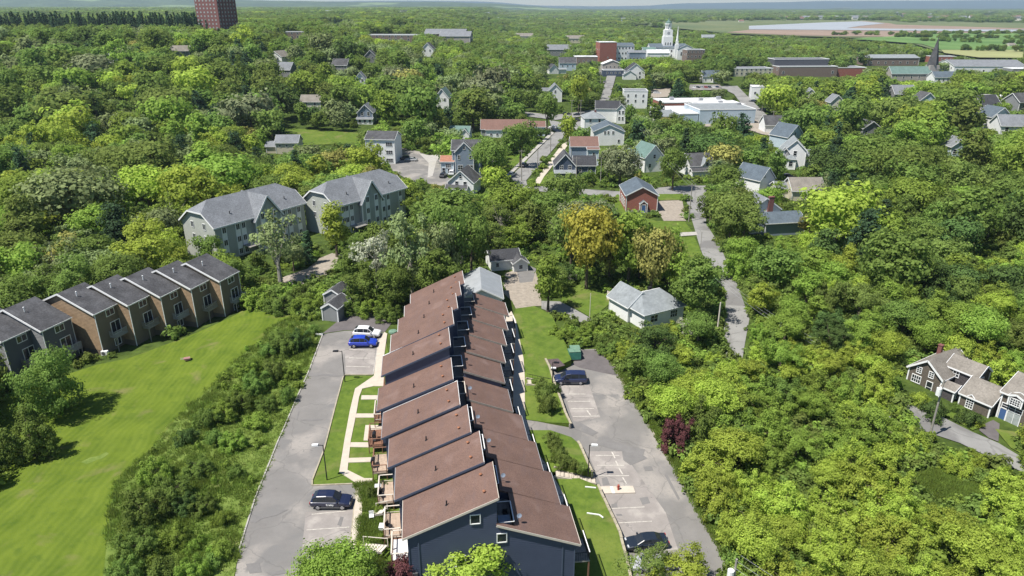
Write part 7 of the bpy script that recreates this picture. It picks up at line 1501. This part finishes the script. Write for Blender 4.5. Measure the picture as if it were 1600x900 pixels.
for t in rest:
    lod = 1 if t['dep'] < 190 else 2; kd = t['kind'] if t['kind'] not in ('broad', 'sparse') else ('round' if t['kind'] == 'broad' else 'loose'); cl = {'deep': 'deep', 'gold': 'lime', 'rust': 'rust', 'blossom': 'sage', 'maroon': 'olive', 'grey': 'sage'}.get(t['col'], t['col'])
    if kd in ('pine', 'spruce'): cl = 'pine'
    if kd == 'shrub': cl = 'mid' if cl not in ('bright', 'olive') else cl
    if kd == 'scrub': cl = cl if cl in ('lime', 'mid', 'bright', 'olive') else 'mid'
    if kd == 'oval': cl = cl if cl in ('mid', 'bright', 'lime', 'deep') else 'mid'
    s_ = source(kd, cl, lod); midpts.append((t['x'], t['y'], t['z'], t['rot'], t['sx'], t['sz'], sidx(srcM, s_)))
    if lod == 1: midpts.append((t['x'], t['y'], t['z'], t['rot'], t['sx'], t['sz'], sidx(srcM, TRK[(kd, cl, lod)])))
scatter('woodland', 'mixed leafy woodland covering the slopes between and behind the houses', 'woodland', midpts, srcM)
farpts = []; srcF = []
FS = [source(k, c, 2) for k, c in (('round', 'mid'), ('round', 'bright'), ('round', 'olive'), ('round', 'deep'), ('loose', 'sage'), ('round', 'lime'), ('oval', 'mid'), ('loose', 'olive'), ('spruce', 'pine'), ('oval', 'deep'))]
def farfill(y0, y1, sp, scale, wid):
    y = y0
    while y < y1:
        xw = y*.9+20; x = -xw
        while x < xw:
            xx, yy = x+random.uniform(-sp, sp)*.5, y+random.uniform(-sp, sp)*.5; x += sp
            z = ground(xx, yy); h = random.uniform(8, 12)*scale; u, v, d = proj(xx, yy, z); i, j = int(u/4), int(v/4)
            ij, jj = min(MW-1, max(0, int((u+random.gauss(0, 9))/4))), min(MH-1, max(0, int((v+random.gauss(0, 1.1))/4)))
            if BASE[jj, ij]: continue
            u2, v2, _ = proj(xx, yy, z+h*.8); j2 = int(v2/4); 
            if 0 <= i < MW and 0 <= j2 < MH and VIS[j2, i] > yy+5: continue
            if yy < 1300 and bool(blocked(xx, yy, z, h, 4.2*wid, .06)): continue
            if any((xx-a)**2+(yy-b_)**2 < (c_+2)**2 for a, b_, c_ in FOOTF): continue
            n = vnoise(xx, yy, 40*wid, 5); r_ = random.random()
            if u < 330 and 540 < yy < 720 and r_ < .95 and v < 62: k = 8; h *= 1.7
            elif r_ < .06: k = 8
            else: k = [3, 9, 0, 6, 7, 0, 4, 1, 2, 5][max(0, min(9, int((n*.8+random.uniform(-.08, .28))*10)))]
            farpts.append((xx, yy, z-.3, random.uniform(0, 6.28), wid*random.uniform(.8, 1.15), h/10.2, k))
        y += sp*.88
FOOTF = [f for f in FOOT if f[1] > 380]
for u0, v0, u1, v1, n_ in ((1455, 55.5, 1640, 54.5, 46), (1300, 57, 1480, 56, 30), (1390, 60, 1600, 63, 60), (1440, 66, 1530, 69, 26), (1560, 71, 1640, 72, 16), (1500, 81, 1640, 84, 30), (1180, 32.8, 1640, 35.2, 90), (1010, 33.2, 1180, 33.6, 40)):
    for q_ in range(n_):                          # hedges and tree lines across the fields
        t_ = random.random(); x, y = atz(u0+(u1-u0)*t_, v0+(v1-v0)*t_+random.gauss(0, .35), 0); farpts.append((x, y, ground(x, y), random.uniform(0, 6), random.uniform(.9, 1.7)*y/1500, random.uniform(.6, 1.1)*max(1, y/1600), random.choice([0, 3, 2, 6])))
farfill(470, 900, 8.4, 1.15, 1.3)
farfill(900, 1800, 12.5, 1.0, 1.5)
farfill(1800, 3200, 22, 1.25, 2.6)
farfill(3200, 6800, 46, 1.5, 5.)
scatter('distant_forest', 'hazy mixed forest stretching from the town to the hills', 'forest', farpts, FS)
# ---- undergrowth beneath and between trees, tall grass on the rough strips
US = [source('shrub', 'mid', 2), source('shrub', 'bright', 2), source('shrub', 'olive', 2)]
pts = []; y = 42.
while y < 300:
    sp = 1.7 if y < 130 else 3.; xw = y*.98+18; x = -xw
    while x < xw:
        xx, yy = x+random.uniform(-sp, sp)*.6, y+random.uniform(-sp, sp)*.6; x += sp; z = ground(xx, yy); u, v, d = proj(xx, yy, z); i, j = int(u/4), int(v/4)
        if 0 <= i < MW and 0 <= j < MH and (BD[j, i] or VIS[max(0, j-1), i] > yy+1): continue
        if v > 1060 or any((xx-a)**2+(yy-b_)**2 < c_*c_ for a, b_, c_ in FOOT): continue
        b_, a_ = lb(xx, yy)
        if (-14.5 < b_ < 15 and -6 < a_ < 62) or (yy < 66 and b_ < 24): continue
        s_ = random.uniform(.45, .95); pts.append((xx, yy, z-.1, random.uniform(0, 6.28), s_, s_*random.uniform(.7, 1.3), random.choice([0, 0, 1, 2])))
    y += sp*.9
scatter('undergrowth', 'leafy undergrowth and brambles filling the ground between trees', 'undergrowth', pts, US)
# grass tufts
gm = leafmat('leaf_grass', (.21, .29, .06), .45, .35)
def tuftmesh():
    b = MB(); rg = random.Random(5)
    for _ in range(26):
        a = rg.uniform(0, 6.28); x, y = rg.uniform(-.4, .4), rg.uniform(-.4, .4); h = rg.uniform(.25, .6); w_ = .05; lx, ly = rg.uniform(-.2, .2), rg.uniform(-.2, .2)
        b.add([(x-w_*math.cos(a), y-w_*math.sin(a), 0), (x+w_*math.cos(a), y+w_*math.sin(a), 0), (x+lx, y+ly, h)], [(0, 1, 2)])
    return b.mesh('grass_tuft', gm)
tx, ty = gp(300, 860); TU = tag(link('grass_tuft', tuftmesh(), None, (tx, ty, ground(tx, ty))), 'single tall tuft of grass in the rough strip left of the lot', 'grass tuft')
pts = []
RX = [gp(u, v) for u, v in ROUGH]
for _ in range(15000):
    xx = random.uniform(-62, -18); yy = random.uniform(48, 118); z = ground(xx, yy); u, v, d = proj(xx, yy, z); i, j = int(u/4), int(v/4)
    if 0 <= i < MW and 0 <= j < MH and RM[j, i]: s_ = random.uniform(.6, 1.4); sh_ = random.random() < .008; pts.append((xx, yy, z+.03, random.uniform(0, 6.28), s_*.35 if sh_ else s_, .5 if sh_ else s_*(.35+vnoise(xx, yy, 4, 8)*.7), 1 if sh_ else 0))
scatter('tall_grass', 'tall rough grass and weeds between the mown field and the left lot', 'grass', pts, [TU, US[1]])
pts = []
for (pl) in ([(558, 808), (600, 812), (606, 860), (562, 850)], [(562, 870), (606, 880), (600, 915), (556, 915)], [(556, 757), (600, 757), (605, 800), (570, 800)], EDGE+[(u+10, v-2) for u, v in EDGE[::-1]], [(1430, 745), (1470, 735), (1530, 760), (1560, 790), (1500, 790), (1440, 775)]):
    m_ = inpoly(pl)
    for j, i in zip(*np.nonzero(m_)):
        for _ in range(5):
            xx, yy = gp(i*4+random.uniform(0, 4), j*4+random.uniform(0, 4)); s_ = random.uniform(.5, 1.1); pts.append((xx, yy, ground(xx, yy)+.05, random.uniform(0, 6.28), s_, s_*.8, 0))
scatter('weeds', 'weeds and wild grass along the lot edges and garden beds', 'weeds', pts, [TU])
# ================================================================== HAZE
b = MB(); b.box(-13500, -300, -12, 13500, 15500, 420); hz = b.build('haze', [], kind='stuff'); fixn(hz)
hm = bpy.data.materials.new('haze'); t_, n_, l_ = nodes(hm)
for q in list(n_):
    if q.type != 'OUTPUT_MATERIAL': n_.remove(q)
pv = n_.new('ShaderNodeVolumePrincipled'); pv.inputs['Color'].default_value = (.66, .84, 1, 1); pv.inputs['Density'].default_value = HAZE_D; pv.inputs['Anisotropy'].default_value = .1
l_.new(pv.outputs[0], [q for q in n_ if q.type == 'OUTPUT_MATERIAL'][0].inputs['Volume']); hz.data.materials.append(hm)
